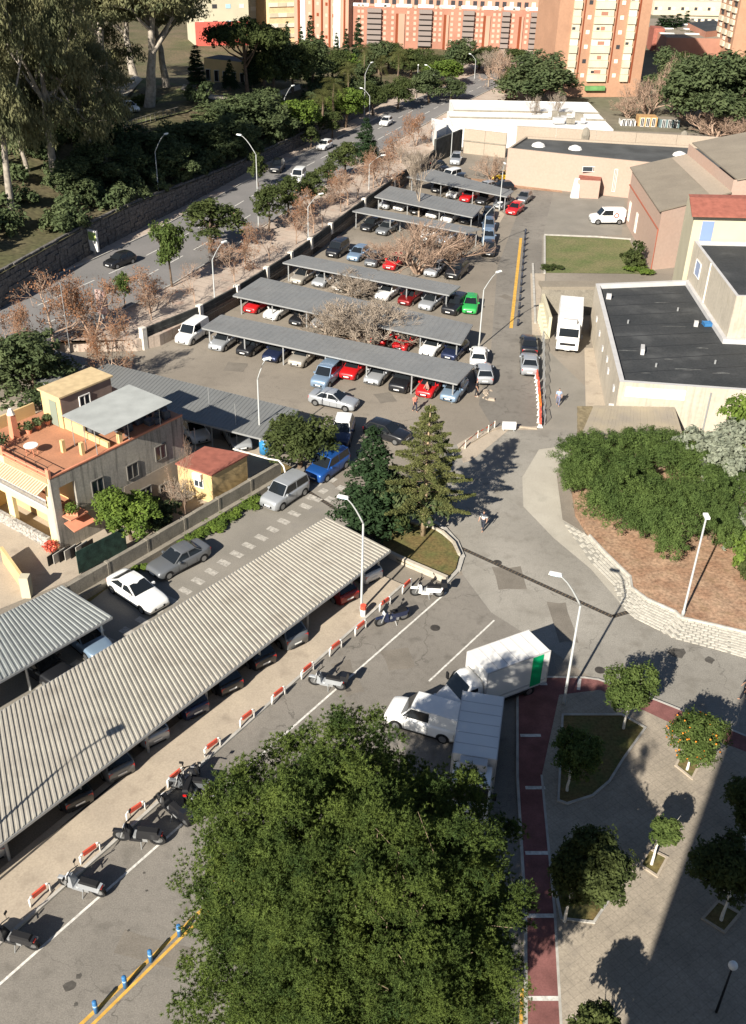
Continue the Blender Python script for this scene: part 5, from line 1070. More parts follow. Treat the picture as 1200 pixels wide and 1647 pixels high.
    for s in (-1, 1):
        def sp(x, f):  # point on cabin side: x along, f 0 bottom 1 top
            return (x, s * lerp(hb * 1.004, ht, f), lerp(z0 + .06, zt - .02, f))
        xa0, xa1 = A_ - .12, B_ - .02; xm_ = lerp(B_, C_, .42); xr0, xr1 = D_ + .16, C_ + .05
        for nm, q in (('side_window', [sp(xa0, .06), sp(xm_ + .04, .06), sp(xm_ + .04, .94), sp(xa1, .94)]), ('side_window', [sp(xm_ - .05, .06), sp(xr0, .06), sp(xr1, .94), sp(xm_ - .05, .94)])):
            if kind == 'van' and q[0][0] < xm_: continue
            parts.append((nm, pm(nm, q, .02, .014), 0, None))
        wy = s * (hw - .1)
        for x in wx:
            t = MB().tube([(x, wy - .1, wr), (x, wy + .105, wr)], wr, 16); parts.append(('wheel', t.mesh('wheel', m_tyre, True), 0, MB().tube([(x, wy + s * .09, wr), (x, wy + s * .115, wr)], wr * .66, 12).mesh('rim', m_rim)))
        b = MB(); y0, y1 = sorted((s * hw * .52, s * hw * .84)); b.box(L * .445, L * .487, y0, y1, zh - .34, zh - .22, 0, (L * .43, L * .472, y0, y1)); parts.append(('headlight', b.mesh('headlight', m_light), 0, None))
        b = MB(); y0, y1 = sorted((s * hw * .55, s * hw * .86)); b.box(-L * .497, -L * .465, y0, y1, zb - .36, zb - .14); parts.append(('tail_light', b.mesh('tail_light', m_red), 0, None))
        b = MB(); y0, y1 = sorted((s * (hw * .93), s * (hw + .13))); b.box(A_ - .42, A_ - .28, y0, y1, zh + .0, zh + .14); parts.append(('mirror', b.mesh('mirror', [paint('grey')]), 1, None))
    for x, nm in ((L * .5045, 'number_plate'), (-L * .5045, 'number_plate')): parts.append((nm, MB().box(x - .004, x + .004, -.26, .26, .42 if x > 0 else .5, .53 if x > 0 else .61).mesh(nm, m_plate), 0, None))
    CM[kind] = parts; return parts
def car(kind, colr, pos, rz, label, group=None, roofcol=None, z=0.0, sc=1.0):
    t_ = thing('parked_car' if kind != 'van' else 'parked_van', label, 'car' if kind != 'van' else 'van', (pos[0], pos[1], z), rz, group)
    if sc != 1: t_.scale = (sc, sc, sc)
    pm_ = paint(colr)
    for nm, me, pf, sub in car_meshes(kind):
        o = obj(nm, me, t_)
        if pf:
            o.material_slots[0].link = 'OBJECT'; o.material_slots[0].material = paint(roofcol) if (roofcol and nm == 'roof') else pm_
        if sub: obj('rim', sub, o)
    return t_
def car2(kind, colr, rear, front, label, group=None, h=.55, z=0.0, roofcol=None, sc=1.0):
    p, q = at(*rear, z + h), at(*front, z + h); m_ = (p + q) / 2; return car(kind, colr, m_, az(p, q), label, group, roofcol, z, sc)
def row(angle, items, group, z=0.0):
    """noses of parked cars; angle = azimuth the noses point to"""
    a = R(90 - angle); dv = Vector((math.cos(a), math.sin(a), 0))
    for kind, colr, nx, ny, label in items:
        P = at(nx, ny, z + .35) ; L = KINDS[kind][0]; c_ = P - dv * (L / 2); car(kind, colr, c_, a + rnd.uniform(-.02, .02), label, group, z=z)
car2('coupe', 'white', (186, 927), (258, 975), 'white coupe parked beside the garden wall, nose towards the foreground carport')
car2('sedan', 'grey', (322, 882), (252, 917), 'grey saloon parked along the wall directly behind the white coupe')
car2('mpv', 'silver', (486, 776), (430, 812), 'silver people carrier parked at the end of the garden wall')
car2('mpv', 'blue', (552, 733), (502, 768), 'bright blue people carrier between the silver van and the white one')
car2('suv', 'darkblue', (556, 676), (544, 716), 'dark car with a white roof stopped below the silver saloon', roofcol='white')
car2('sedan', 'silver', (503, 636), (572, 650), 'silver saloon crossing the car park lane in front of the near row')
car2('hatch', 'black', (606, 690), (640, 700), 'black car half hidden behind the dark cone shaped tree')
g1 = 'cars parked under and beside the nearest dark grey carport'
row(201, [('van', 'white', 292, 552, 'white van at the left end of the near carport row'), ('hatch', 'silver', 345, 562, 'silver hatchback, leftmost under the near carport'), ('hatch', 'black', 390, 570, 'black hatchback between the silver hatchback and a dark blue car'), ('sedan', 'darkblue', 432, 580, 'dark blue car behind the head of the thin lamp'),
          ('hatch', 'beige', 474, 588, 'pale beige car left of the steel blue people carrier'), ('mpv', 'lightblue', 511, 622, 'steel blue people carrier sticking out of the near row'), ('hatch', 'red', 556, 608, 'red hatchback next to the steel blue people carrier'), ('sedan', 'silver', 596, 617, 'light silver car right of the left red hatchback'),
          ('suv', 'black', 637, 629, 'black off-road car between the light silver car and the right red car'), ('hatch', 'red', 680, 637, 'red hatchback behind the two people walking'), ('hatch', 'lightblue', 720, 644, 'pale blue-grey car at the right end of the near carport')], g1)
g2 = 'cars parked under the second dark grey carport'
row(205, [('hatch', 'red', 399, 501, 'red car at the left end of the second carport'), ('hatch', 'white', 432, 512, 'white car beside the left red car of the second row'), ('sedan', 'black', 474, 522, 'black saloon with bright headlamps left of the large bare tree'), ('hatch', 'silver', 508, 527, 'silver car behind the left twigs of the large bare tree'), ('hatch', 'beige', 541, 534, 'beige car hidden behind the large bare tree'), ('hatch', 'grey', 574, 541, 'grey car behind the trunk of the large bare tree'),
          ('hatch', 'red', 605, 553, 'left of the two red cars right of the large bare tree'), ('hatch', 'red', 640, 562, 'right of the two red cars right of the large bare tree'), ('hatch', 'white', 684, 571, 'white hatchback near the right end of the second carport'), ('hatch', 'darkblue', 720, 577, 'dark blue car at the right end of the second carport')], g2)
g3 = 'cars parked under the third dark grey carport'
row(205, [('hatch', 'beige', 474, 455, 'beige car at the left end of the third carport'), ('sedan', 'silver', 510, 460, 'silver saloon second in the third carport'), ('hatch', 'beige', 542, 467, 'pale beige car left of the hidden one in the third carport'), ('hatch', 'grey', 576, 474, 'grey car behind bare twigs in the third carport'), ('hatch', 'white', 612, 481, 'white car in the middle of the third carport'), ('hatch', 'darkred', 648, 489, 'dark red car in the third carport'), ('hatch', 'silver', 682, 497, 'silver car right of the dark red one'), ('suv', 'black', 720, 504, 'black off-road car left of the green car')], g3)
car2('hatch', 'green', (759, 480), (755, 500), 'bright green hatchback outside the right end of the third carport')
g4 = 'cars in the open row by the stepped wall'
row(202, [('mpv', 'black', 532, 412, 'black people carrier at the left end of the open row'), ('hatch', 'lightblue', 566, 418, 'pale blue hatchback second in the open row'), ('hatch', 'grey', 594, 427, 'grey car left of the red one in the open row'), ('hatch', 'red', 624, 432, 'red car in front of the brown bare tree'), ('hatch', 'silver', 690, 443, 'silver car right of the brown bare tree'), ('suv', 'black', 725, 447, 'black off-road car at the right end of the open row')], g4)
g5 = 'cars under the narrow carport behind the brown bare tree'
row(207, [('hatch', 'black', 586, 370, 'black car at the left end of the narrow carport'), ('hatch', 'grey', 611, 376, 'grey car second in the narrow carport'), ('hatch', 'white', 680, 385, 'white hatchback in the middle of the narrow carport'), ('hatch', 'silver', 708, 391, 'silver car partly behind twigs in the narrow carport'), ('sedan', 'black', 738, 398, 'black saloon at the right end of the narrow carport')], g5)
g6 = 'cars under the fifth carport'
row(210, [('hatch', 'silver', 615, 334, 'silver car at the left end of the fifth carport'), ('hatch', 'white', 639, 337, 'white car second in the fifth carport'), ('hatch', 'black', 665, 343, 'black car in the middle of the fifth carport'), ('hatch', 'white', 692, 349, 'third car from the right in the fifth carport, white'), ('hatch', 'white', 716, 356, 'white car second from the right in the fifth carport'), ('hatch', 'black', 744, 358, 'black car at the right end of the fifth carport')], g6)
g7 = 'cars under the farthest carport'
row(208, [('hatch', 'black', 699, 308, 'black car at the left of the farthest carport'), ('hatch', 'white', 724, 317, 'white car left of the red one in the farthest carport'), ('hatch', 'red', 746, 323, 'red car in the farthest carport'), ('hatch', 'black', 771, 327, 'black car right of the red one in the farthest carport'), ('sedan', 'grey', 800, 334, 'grey car at the right end of the farthest carport')], g7)
car2('hatch', 'red', (837, 330), (820, 342), 'red car standing outside the farthest carport')
car2('hatch', 'grey', (850, 312), (836, 324), 'grey car parked behind the outside red car', )
g8 = 'column of cars at the right end of the rows'
for y, c, l_ in ((345, 'black', 'black car at the top of the column of four'), (363, 'steelblue', 'steel blue car second from the top of the column of four'), (382, 'lightblue', 'pale blue car third from the top of the column of four'), (401, 'black', 'black car at the bottom of the column of four')): car2('hatch', c, (787, y - 9), (785, y + 8), l_, g8)
car2('hatch', 'white', (769, 583), (771, 562), 'white hatchback seen from behind at the right end of the second row')
car2('hatch', 'silver', (780, 611), (776, 588), 'silver hatchback seen from behind just below the white one')
car2('sedan', 'black', (852, 568), (850, 540), 'black car waiting at the barriers in front of the silver one'); car2('sedan', 'silver', (852, 597), (851, 572), 'silver car waiting last at the red barriers')
car2('suv', 'silver', (736, 251), (731, 263), 'silver off-road car by the dark end wall'); car2('hatch', 'black', (700, 264), (716, 272), 'black car in the shade of the dark end wall')
car2('mpv', 'white', (733, 282), (716, 287), 'white people carrier standing alone behind the farthest carport'); car2('hatch', 'black', (744, 285), (736, 294), 'black car tucked behind the lone white people carrier')
car2('coupe', 'yellow', (829, 282), (791, 284), 'yellow car side-on in front of the salmon wall'); car2('hatch', 'black', (814, 300), (797, 301), 'dark car below the yellow car beyond the last carport')
car2('hatch', 'silver', (786, 300), (775, 303), 'silver car left of the dark one beyond the last carport')
gn_ = 'cars under the foreground corrugated carport'
# cars under the foreground carports: tails towards the pavement
tails = [(611, 934, 'hatch', 'white', 'white hatchback tail at the right end of the foreground carport'), (572, 968, 'hatch', 'darkred', 'dark red car tail left of the lamp post'), (488, 1040, 'suv', 'grey', 'grey car tail showing between two carport posts'), (437, 1073, 'hatch', 'black', 'black car tail left of the grey one'),
         (383, 1115, 'hatch', 'black', 'black car with glowing red tail lamps in the shade'), (327, 1153, 'hatch', 'darkblue', 'dark blue car tail above the fifth hoop'), (262, 1198, 'hatch', 'silver', 'silver car tail beside a carport post'), (205, 1253, 'hatch', 'grey', 'grey car tail with red lamps deep in shade'), (137, 1302, 'hatch', 'black', 'black car tail with a bright bumper'), (-5, 1392, 'hatch', 'silver', 'silver car tail at the left edge of the picture')]
ad = (at(628, 885, 2.5) - at(0, 1358, 2.5)).normalized(); an_d = Vector((-ad.y, ad.x, 0)); an_d = an_d if an_d.x < 0 else -an_d
for x, y, k, c, l_ in tails:
    P = at(x, y, .6); L = KINDS[k][0]; dvv = (an_d * 1.0 + ad * .25).normalized(); car(k, c, P + dvv * (L / 2 + .55), math.atan2(dvv.y, dvv.x), l_, gn_)
car2('hatch', 'lightblue', (118, 1010), (160, 1045), 'blue-grey car emerging from under the short left carport'); car2('hatch', 'black', (45, 1055), (92, 1085), 'black car in the deep shade of the short left carport')
car2('hatch', 'white', (300, 680), (325, 708), 'white car in the shade under the wide grey carport', h=.4); car2('sedan', 'silver', (372, 690), (388, 716), 'silver car under the edge of the wide grey carport', h=.4)
# avenue traffic
car2('hatch', 'black', (213, 412), (172, 426), 'black hatchback driving down the avenue', z=ZA); car2('suv', 'black', (452, 262), (440, 276), 'black car parked by the red pavement of the avenue', z=ZA)
car2('hatch', 'white', (532, 229), (512, 239), 'white car behind the black one on the avenue', z=ZA); car2('mpv', 'white', (486, 278), (474, 291), 'white people carrier driving behind the street trees', z=ZA); car2('hatch', 'white', (627, 192), (615, 200), 'white car farthest up the avenue', z=ZA)
P = hit(208, 178); car('sedan', 'white', P, R(-50), 'white car parked on the park road beneath the eucalyptus trees', z=P.z)
# box lorries
def lorry(label, rear, front, h, boxL, Wd, H, cab='round', cat='lorry', colr='white', extra=None):
    p, q = at(*rear, h), at(*front, h); a = az(p, q); dv = (q - p).normalized(); cx = (p + q) / 2; L = boxL
    t_ = thing('box_lorry', label, cat, (cx.x, cx.y, 0), a); w = Wd / 2
    MB().box(-L / 2, L / 2, -w, w, .75, H).build('cargo_box', m_white_w, t_, bevel=.03)
    b = MB()
    for s in (-1, 1):
        b.box(-L / 2 - .02, L / 2 + .02, s * w - .02, s * w + .025, H - .06, H + .02); b.box(-L / 2 - .02, L / 2 + .02, s * w - .02, s * w + .02, .72, .8)
        for x in (-L / 2, L / 2): b.box(x - .03, x + .03, s * w - .03, s * w + .03, .75, H)
    b.build('box_trim', m_grey_w, t_)
    for k in range(1, 6): MB().box(-L / 2 + L * k / 6 - .02, -L / 2 + L * k / 6 + .02, -w + .05, w - .05, H - .01, H + .012).build('roof_rib', m_grey_w, t_)
    for s in (-1, 1):
        y0, y1 = sorted((s * w - .005 * s, s * (w + .02)))
        MB().box(-L / 2 + .1, L / 2 - .1, y0, y1, 1.0, 1.1).build('side_rail', m_grey_w, t_); MB().box(-L / 2 + .8, L / 2 - 1.0, min(s * w * .75, s * w * .95), max(s * w * .75, s * w * .95), .42, .7).build('side_guard', m_black, t_)
    MB().box(-L / 2 - .01, L / 2 + 1.6, -.4, .4, .45, .72).build('chassis', m_black, t_)
    x0 = L / 2 + .12; cw = w * .93
    if cab == 'round':                            # bonneted light lorry
        st = []
        for x, wf, z in ((x0, 1, 2.35), (x0 + .5, 1, 2.38), (x0 + .75, .98, 2.3), (x0 + 1.0, .97, 1.95), (x0 + 1.35, .96, 1.45), (x0 + 1.8, .93, 1.25), (x0 + 2.1, .86, 1.1), (x0 + 2.2, .75, .8)):
            st.append([(x, 0, z + .03), (x, cw * wf * .6, z + .02), (x, cw * wf * .8, z - .05), (x, cw * wf * .93, z - .25 if z > 1.6 else z - .12), (x, cw * wf, z - .7 if z > 2 else z * .7), (x, cw * wf, .5), (x, cw * wf * .9, .35)])
        loft(st, None).build('cab', paint(colr), t_, True)
        b = MB(); b.add([(x0 + .80, -cw * .72, 2.26), (x0 + .80, cw * .72, 2.26), (x0 + 1.36, cw * .86, 1.5), (x0 + 1.36, -cw * .86, 1.5)], [(3, 2, 1, 0)]); b2_ = b.build('windscreen', m_glass, t_)
        fx_ = x0 + 2.15; zl = .95
    else:
        b = MB(); b.box(x0, x0 + 1.9, -cw, cw, .5, 1.75); b.box(x0, x0 + 1.75, -cw, cw, 1.75, 2.75, 0, (x0, x0 + 1.35, -cw * .93, cw * .93)); b.build('cab', paint(colr), t_, bevel=.08)
        b = MB(); b.add([(x0 + 1.42, -cw * .86, 2.62), (x0 + 1.42, cw * .86, 2.62), (x0 + 1.74, cw * .88, 1.86), (x0 + 1.74, -cw * .88, 1.86)], [(3, 2, 1, 0)]); b.build('windscreen', m_glass, t_)
        MB().box(x0 + 1.88, x0 + 1.93, -cw * .7, cw * .7, 1.0, 1.25).build('grille', m_black, t_)
        MB().box(x0 - .02, x0 + .5, -.7, .7, 2.75, 3.2).build('cooling_unit', m_grey_w, t_, bevel=.04); fx_ = x0 + 1.9; zl = .8
    for s in (-1, 1):
        b = MB(); xa = x0 + .35; b.add([(xa, s * cw * 1.005, 1.5), (xa + .8, s * cw * 1.005, 1.5), (xa + .5, s * cw * .94, 2.15), (xa, s * cw * .94, 2.15)], [(0, 1, 2, 3) if s < 0 else (3, 2, 1, 0)]); b.build('side_window', m_glass, t_)
        MB().box(x0 + 1.0, x0 + 1.1, s * (cw + .2) - .1, s * (cw + .2) + .1, 1.5, 1.95).build('mirror', m_black, t_)
        y0, y1 = sorted((s * cw * .6, s * cw * .85)); MB().box(fx_ - .12, fx_ + .02, y0, y1, zl - .1, zl + .1).build('headlight', m_light, t_); MB().box(-L / 2 - .04, -L / 2, y0, y1, .8, .95).build('tail_light', m_red, t_)
        for x in (x0 + 1.1, -L / 2 + 1.1):
            wv = MB().tube([(x, s * (w - .3), .38), (x, s * (w - .06), .38)], .38, 16).build('wheel', m_tyre, t_, True); MB().tube([(x, s * (w - .07), .38), (x, s * (w - .04), .38)], .2, 10).build('rim', m_rim, wv)
    MB().box(fx_ + .02, fx_ + .05, -.26, .26, .5, .62).build('number_plate', m_plate, t_)
    if extra: extra(t_, L, w, H)
    return t_
def green(t_, L, w, H):
    MB().box(-L / 2 + .45, -L / 2 + 1.2, w + .0, w + .028, .85, H - .1).build('green_panel', mat('green_livery', (.0, .32, .12), .5), t_)
    MB().box(-L / 2 - .03, -L / 2 - .005, -w * .9, -.02, .85, H - .12).build('rear_door', m_white_w, t_); MB().box(-L / 2 - .03, -L / 2 - .005, .02, w * .9, .85, H - .12).build('rear_door', m_white_w, t_)
lorry('white box lorry with a green stripe, parked nose to the left beside the curved lamp', (872, 1028), (764, 1067), 3.15, 4.35, 2.1, 3.15, 'round', extra=green)
lorry('white box lorry shaded blue by the big pine, nose towards the camera', (778, 1114), (763, 1218), 3.15, 4.7, 2.25, 3.15, 'flat')
lorry('white refrigerated lorry standing in the loading bay of the cream building', (921, 474), (918, 513), 3.3, 6.0, 2.4, 3.35, 'flat')
car2('van', 'white', (712, 1140), (656, 1124), 'white delivery van roof showing above the top of the big pine', h=1.7, sc=1.0)
v_ = car2('van', 'white', (1000, 352), (952, 352), 'small white van with a round red emblem parked beyond the lawn', sc=1.12)
b = MB(); n = 16; b.add([(-.9 + .34 * math.cos(2 * math.pi * k / n), .915, 1.15 + .34 * math.sin(2 * math.pi * k / n)) for k in range(n)], [tuple(range(n - 1, -1, -1))]); b.build('round_emblem', m_redp, v_)
b = MB(); b.add([(-.9 + .2 * math.cos(2 * math.pi * k / n), .92, 1.15 + .2 * math.sin(2 * math.pi * k / n)) for k in range(n)], [tuple(range(n - 1, -1, -1))]); b.build('emblem_centre', m_white_w, v_)
# ---- motorcycles and scooters
MC = {}
def bike_meshes(case, screen):
    k = (case, screen)
    if k in MC: return MC[k]
    P = []
    for x in (.68, -.62):
        b = MB(); n = 18; r0, r1 = .30, .21
        for i in range(n):
            t0, t1 = 2 * math.pi * i / n, 2 * math.pi * (i + 1) / n; c0, s0, c1, s1 = math.cos(t0), math.sin(t0), math.cos(t1), math.sin(t1)
            for ra, rb2, ya, yb in ((r0, r0, -.06, .06), (r1, r1, .06, -.06), (r0, r1, .06, .06), (r1, r0, -.06, -.06)): b.quad((x + ra * c0, ya, .3 + ra * s0), (x + rb2 * c0, yb, .3 + rb2 * s0), (x + rb2 * c1, yb, .3 + rb2 * s1), (x + ra * c1, ya, .3 + ra * s1))
        P.append(('wheel', b.mesh('wheel', m_tyre), 0, MB().tube([(x, -.04, .3), (x, .04, .3)], .2, 10).mesh('rim', m_rim)))
    b = MB(); b.box(-.7, .1, -.15, .15, .42, .72, 0, (-.82, .05, -.12, .12)); b.box(.28, .5, -.2, .2, .35, .9, 0, (.34, .46, -.1, .1)); b.box(-.1, .35, -.17, .17, .25, .4); P.append(('fairing', b.mesh('fairing', paint('grey')), 1, None))
    P.append(('seat', MB().box(-.72, .05, -.14, .14, .72, .82, 0, (-.68, .0, -.1, .1)).mesh('seat', m_black), 0, None))
    P.append(('front_mudguard', MB().box(.42, .95, -.08, .08, .56, .63, 0, (.5, .85, -.05, .05)).mesh('front_mudguard', paint('grey')), 1, None))
    b = MB(); b.tube([(.66, -.1, .3), (.45, -.1, .95)], .03, 5); b.tube([(.66, .1, .3), (.45, .1, .95)], .03, 5); P.append(('fork', b.mesh('fork', m_steel), 0, None))
    b = MB(); b.tube([(.25, -.36, 1.03), (.42, -.12, .98), (.42, .12, .98), (.25, .36, 1.03)], .022, 5); P.append(('handlebar', b.mesh('handlebar', m_black), 0, None))
    for s in (-1, 1): b = MB(); b.tube([(.33, s * .3, 1.02), (.36, s * .36, 1.2)], .01, 4); b.box(.34, .38, s * .38 - .07, s * .38 + .07, 1.18, 1.28); P.append(('mirror', b.mesh('mirror', m_black), 0, None))
    P.append(('headlight', MB().box(.47, .56, -.1, .1, .75, .92, 0, (.44, .52, -.07, .07)).mesh('headlight', m_light), 0, None)); P.append(('tail_light', MB().box(-.84, -.78, -.07, .07, .6, .68).mesh('tail_light', m_red), 0, None))
    b = MB(); b.box(-.3, .2, -.13, .13, .22, .5); b.tube([(-.1, -.2, .3), (-.75, -.22, .38)], .05, 7); P.append(('engine', b.mesh('engine', m_steel), 0, None))
    b = MB(); b.tube([(-.05, .12, .3), (-.12, .34, .0)], .018, 4); P.append(('side_stand', b.mesh('side_stand', m_steel), 0, None))
    if case: P.append(('top_case', MB().box(-1.05, -.68, -.2, .2, .86, 1.16, 0, (-1.0, -.72, -.16, .16)).mesh('top_case', paint('black')), 0, None))
    if screen: b = MB(); b.add([(.52, -.18, .95), (.52, .18, .95), (.36, .14, 1.35), (.36, -.14, 1.35)], [(0, 1, 2, 3), (3, 2, 1, 0)]); P.append(('windshield', b.mesh('windshield', m_glass), 0, None))
    MC[k] = P; return P
def bike(colr, rear, front, label, case=False, screen=False, sc=1.08):
    p, q = at(*rear, .5), at(*front, .5); m_ = (p + q) / 2; t_ = thing('motorcycle', label, 'motorcycle', (m_.x, m_.y, .01), az(p, q), 'motorcycles parked at the hoops'); t_.rotation_euler = (R(-7), 0, az(p, q)); sc *= 1.13; t_.scale = (sc, sc, sc)
    for nm, me, pf, sub in bike_meshes(case, screen):
        o = obj(nm, me, t_)
        if pf: o.material_slots[0].link = 'OBJECT'; o.material_slots[0].material = paint(colr)
        if sub: obj('rim', sub, o)
bike('white', (708, 950), (668, 948), 'white scooter with a black top case next to the island', True, True)
bike('darkblue', (655, 985), (607, 998), 'dark blue motorcycle between the lamp bin and the island', False, True, 1.15)
bike('silver', (552, 1100), (503, 1090), 'lone silver scooter standing between two hoops', True, True)
bike('black', (302, 1285), (318, 1240), 'dark motorcycle half hidden by the left edge of the pine', False, False, 1.15)
bike('grey', (325, 1262), (290, 1258), 'grey motorcycle squeezed between the two dark ones at the pine edge', False, True, 1.1)
bike('black', (300, 1318), (262, 1285), 'black motorcycle with a tall top case by the pine crown', True, True, 1.2)
bike('black', (252, 1346), (200, 1340), 'large black motorcycle with silver engine behind the hoop', False, True, 1.25)
bike('silver', (160, 1430), (108, 1415), 'silver and chrome motorcycle above the white line', False, False, 1.15)
bike('black', (52, 1515), (-2, 1500), 'black motorcycle at the left edge of the picture', False, False, 1.15)
# ---- people
def person(label, pos, rz, shirt, legs, hair=(.05, .035, .02), stride=.25, arms=.15, h=1.72, z=0.0, carry=None):
    t_ = thing('person', label, 'person', (pos[0], pos[1], z), rz); s = h / 1.75
    def skin(name, vs, es, rad, m, sub=1):
        me = bpy.data.meshes.new(name); me.from_pydata([tuple(c * s for c in v) for v in vs], es, []); me.materials.append(m); o = obj(name, me, t_)
        sk = o.modifiers.new('skin', 'SKIN'); sk.use_smooth_shade = True; ss = o.modifiers.new('sub', 'SUBSURF'); ss.levels = sub; ss.render_levels = sub
        sv = me.skin_vertices[0] if me.skin_vertices else None
        if sv is None: me.attributes.new('skin', 'FLOAT', 'POINT')
        for i, r_ in enumerate(rad): me.skin_vertices[0].data[i].radius = (r_[0] * s, r_[1] * s)
        me.skin_vertices[0].data[0].use_root = True; return o
    st = stride
    ms = mat('shirt_' + name_of(shirt), shirt, .85) if 'shirt_' + name_of(shirt) not in bpy.data.materials else bpy.data.materials['shirt_' + name_of(shirt)]
    ml = mat('legs_' + name_of(legs), legs, .85) if 'legs_' + name_of(legs) not in bpy.data.materials else bpy.data.materials['legs_' + name_of(legs)]
    msk = bpy.data.materials.get('skin_tone') or mat('skin_tone', (.45, .26, .18), .6); mh = bpy.data.materials.get('dark_hair') or mat('dark_hair', hair, .8)
    vs = [(0, 0, .95), (0, 0, 1.15), (0, 0, 1.35), (0, 0, 1.47), (0, 0, 1.55), (.02, 0, 1.66),
          (0, .1, .9), (st * .5, .1, .5), (st * .7, .1, .08), (st * .7 + .16, .1, .04), (0, -.1, .9), (-st * .2, -.1, .5), (-st * .9, -.1, .1), (-st * .9 + .14, -.1, .04),
          (0, .19, 1.4), (-arms * .5, .26, 1.15), (arms * .2, .28, .92), (arms * .3, .28, .84), (0, -.19, 1.4), (arms * .6, -.26, 1.15), (arms * 1.4, -.27, .93), (arms * 1.6, -.27, .85)]
    es = [(0, 1), (1, 2), (2, 3), (3, 4), (4, 5), (0, 6), (6, 7), (7, 8), (8, 9), (0, 10), (10, 11), (11, 12), (12, 13), (2, 14), (14, 15), (15, 16), (16, 17), (2, 18), (18, 19), (19, 20), (20, 21)]
    rad = [(.11, .15), (.1, .14), (.12, .17), (.06, .07), (.055, .055), (.1, .085), (.085, .085), (.06, .06), (.04, .04), (.035, .04), (.085, .085), (.06, .06), (.04, .04), (.035, .04), (.055, .055), (.042, .042), (.033, .033), (.03, .035), (.055, .055), (.042, .042), (.033, .033), (.03, .035)]
    skin('body', vs, es, rad, msk)
    skin('shirt', [v for v in vs[:4]] + [vs[14], vs[15], vs[18], vs[19]], [(0, 1), (1, 2), (2, 3), (2, 4), (4, 5), (2, 6), (6, 7)], [(.125, .165), (.115, .155), (.135, .185), (.07, .09), (.068, .068), (.055, .055), (.068, .068), (.055, .055)], ms)
    skin('trousers', [vs[0]] + vs[6:9] + vs[10:13], [(0, 1), (1, 2), (2, 3), (0, 4), (4, 5), (5, 6)], [(.125, .165), (.1, .1), (.078, .078), (.062, .062), (.1, .1), (.078, .078), (.062, .062)], ml)
    skin('hair', [(-.02, 0, 1.68), (-.03, 0, 1.74)], [(0, 1)], [(.11, .095), (.09, .08)], mh)
    for sy in (-1, 1):
        for fi, (dx, ln) in enumerate(((-.025, .07), (-.008, .085), (.008, .08), (.025, .065))):
            hx = arms * .3 if sy > 0 else arms * 1.6; b = MB(); b.tube([((hx + dx) * s, sy * .28 * s, .85 * s), ((hx + dx + .01) * s, sy * .28 * s, (.85 - ln) * s)], .009, 4); b.build('finger', msk, t_)
    return t_
def name_of(c): return '%02x%02x%02x' % tuple(int(v * 255) for v in c)
person('person in a red and white top walking in front of the near carport', at(667, 662), R(-60), (.6, .2, .15), (.03, .03, .05))
person('person in dark clothes standing by the red car behind the walker in red', at(686, 640), R(200), (.35, .2, .18), (.05, .05, .06), stride=.1)
person('person in a white shirt walking across the open forecourt', at(776, 853), R(-120), (.7, .72, .7), (.03, .035, .05))
person('person in a pale blue shirt walking past the gate barriers', at(897, 652), R(-100), (.3, .38, .55), (.16, .17, .25))
person('person in dark clothes at the corner of the near carport rubble', at(766, 638), R(-30), (.03, .03, .035), (.03, .03, .035), stride=.1)
person('person in dark clothes near the right edge in front of the building shadow', at(1195, 1125), R(160), (.05, .05, .06), (.03, .03, .04))
person('person in dark clothes under the thin lamp trees on the avenue pavement', at(377, 362, ZA), R(-60), (.04, .04, .05), (.03, .03, .04), z=ZA)
# ================================================================ trees and plants
def tubes_np(segs, n=4):
    """segs: list of (p0, p1, r0, r1); returns verts, quads"""
    P0 = np.array([s[0] for s in segs], float); P1 = np.array([s[1] for s in segs], float); r0 = np.array([s[2] for s in segs])[:, None]; r1 = np.array([s[3] for s in segs])[:, None]
    d = P1 - P0; d /= np.linalg.norm(d, axis=1)[:, None] + 1e-9; ref = np.where(np.abs(d[:, 2:3]) < .9, np.array([[0, 0, 1.]]), np.array([[1., 0, 0]]))
    a = np.cross(d, ref); a /= np.linalg.norm(a, axis=1)[:, None]; b = np.cross(d, a); V_ = np.empty((len(segs), 2 * n, 3))
    for k in range(n):
        t = 2 * math.pi * k / n; o = a * math.cos(t) + b * math.sin(t); V_[:, k] = P0 + o * r0; V_[:, n + k] = P1 + o * r1
    Fc = np.array([[k, (k + 1) % n, n + (k + 1) % n, n + k] for k in range(n)]); Fq = (np.arange(len(segs)) * 2 * n)[:, None, None] + Fc[None]
    return V_.reshape(-1, 3), Fq.reshape(-1, 4)
def trunk_mesh(name, H, r, lean, limbs, m, seed):
    rs = random.Random(seed); segs = []; p = np.array([0., 0, -.2]); rr = r
    base = H * .0
    for i in range(6):
        q = np.array([lean * ((i + 1) / 6) + rs.uniform(-.1, .1) * r * 3, rs.uniform(-.1, .1) * r * 3, H * (i + 1) / 6]); segs.append((p, q, rr, rr * .86)); p = q; rr *= .86
    for l in limbs:
        a = np.array([lean * .6, 0, H * rs.uniform(.45, .95)]); e = np.array(l, float); mid = (a + e) / 2 + np.array([0, 0, -.08 * np.linalg.norm(e - a)]); segs.append((a, mid, r * .45, r * .3)); segs.append((mid, e, r * .3, r * .08))
        for k in range(3):
            f = e + np.array([rs.uniform(-1, 1), rs.uniform(-1, 1), rs.uniform(-.2, 1)]) * np.linalg.norm(e - a) * .3; segs.append((mid * .4 + e * .6, f, r * .15, r * .03))
    V_, Fq = tubes_np(segs, 6); return npmesh(name, V_, Fq, m)
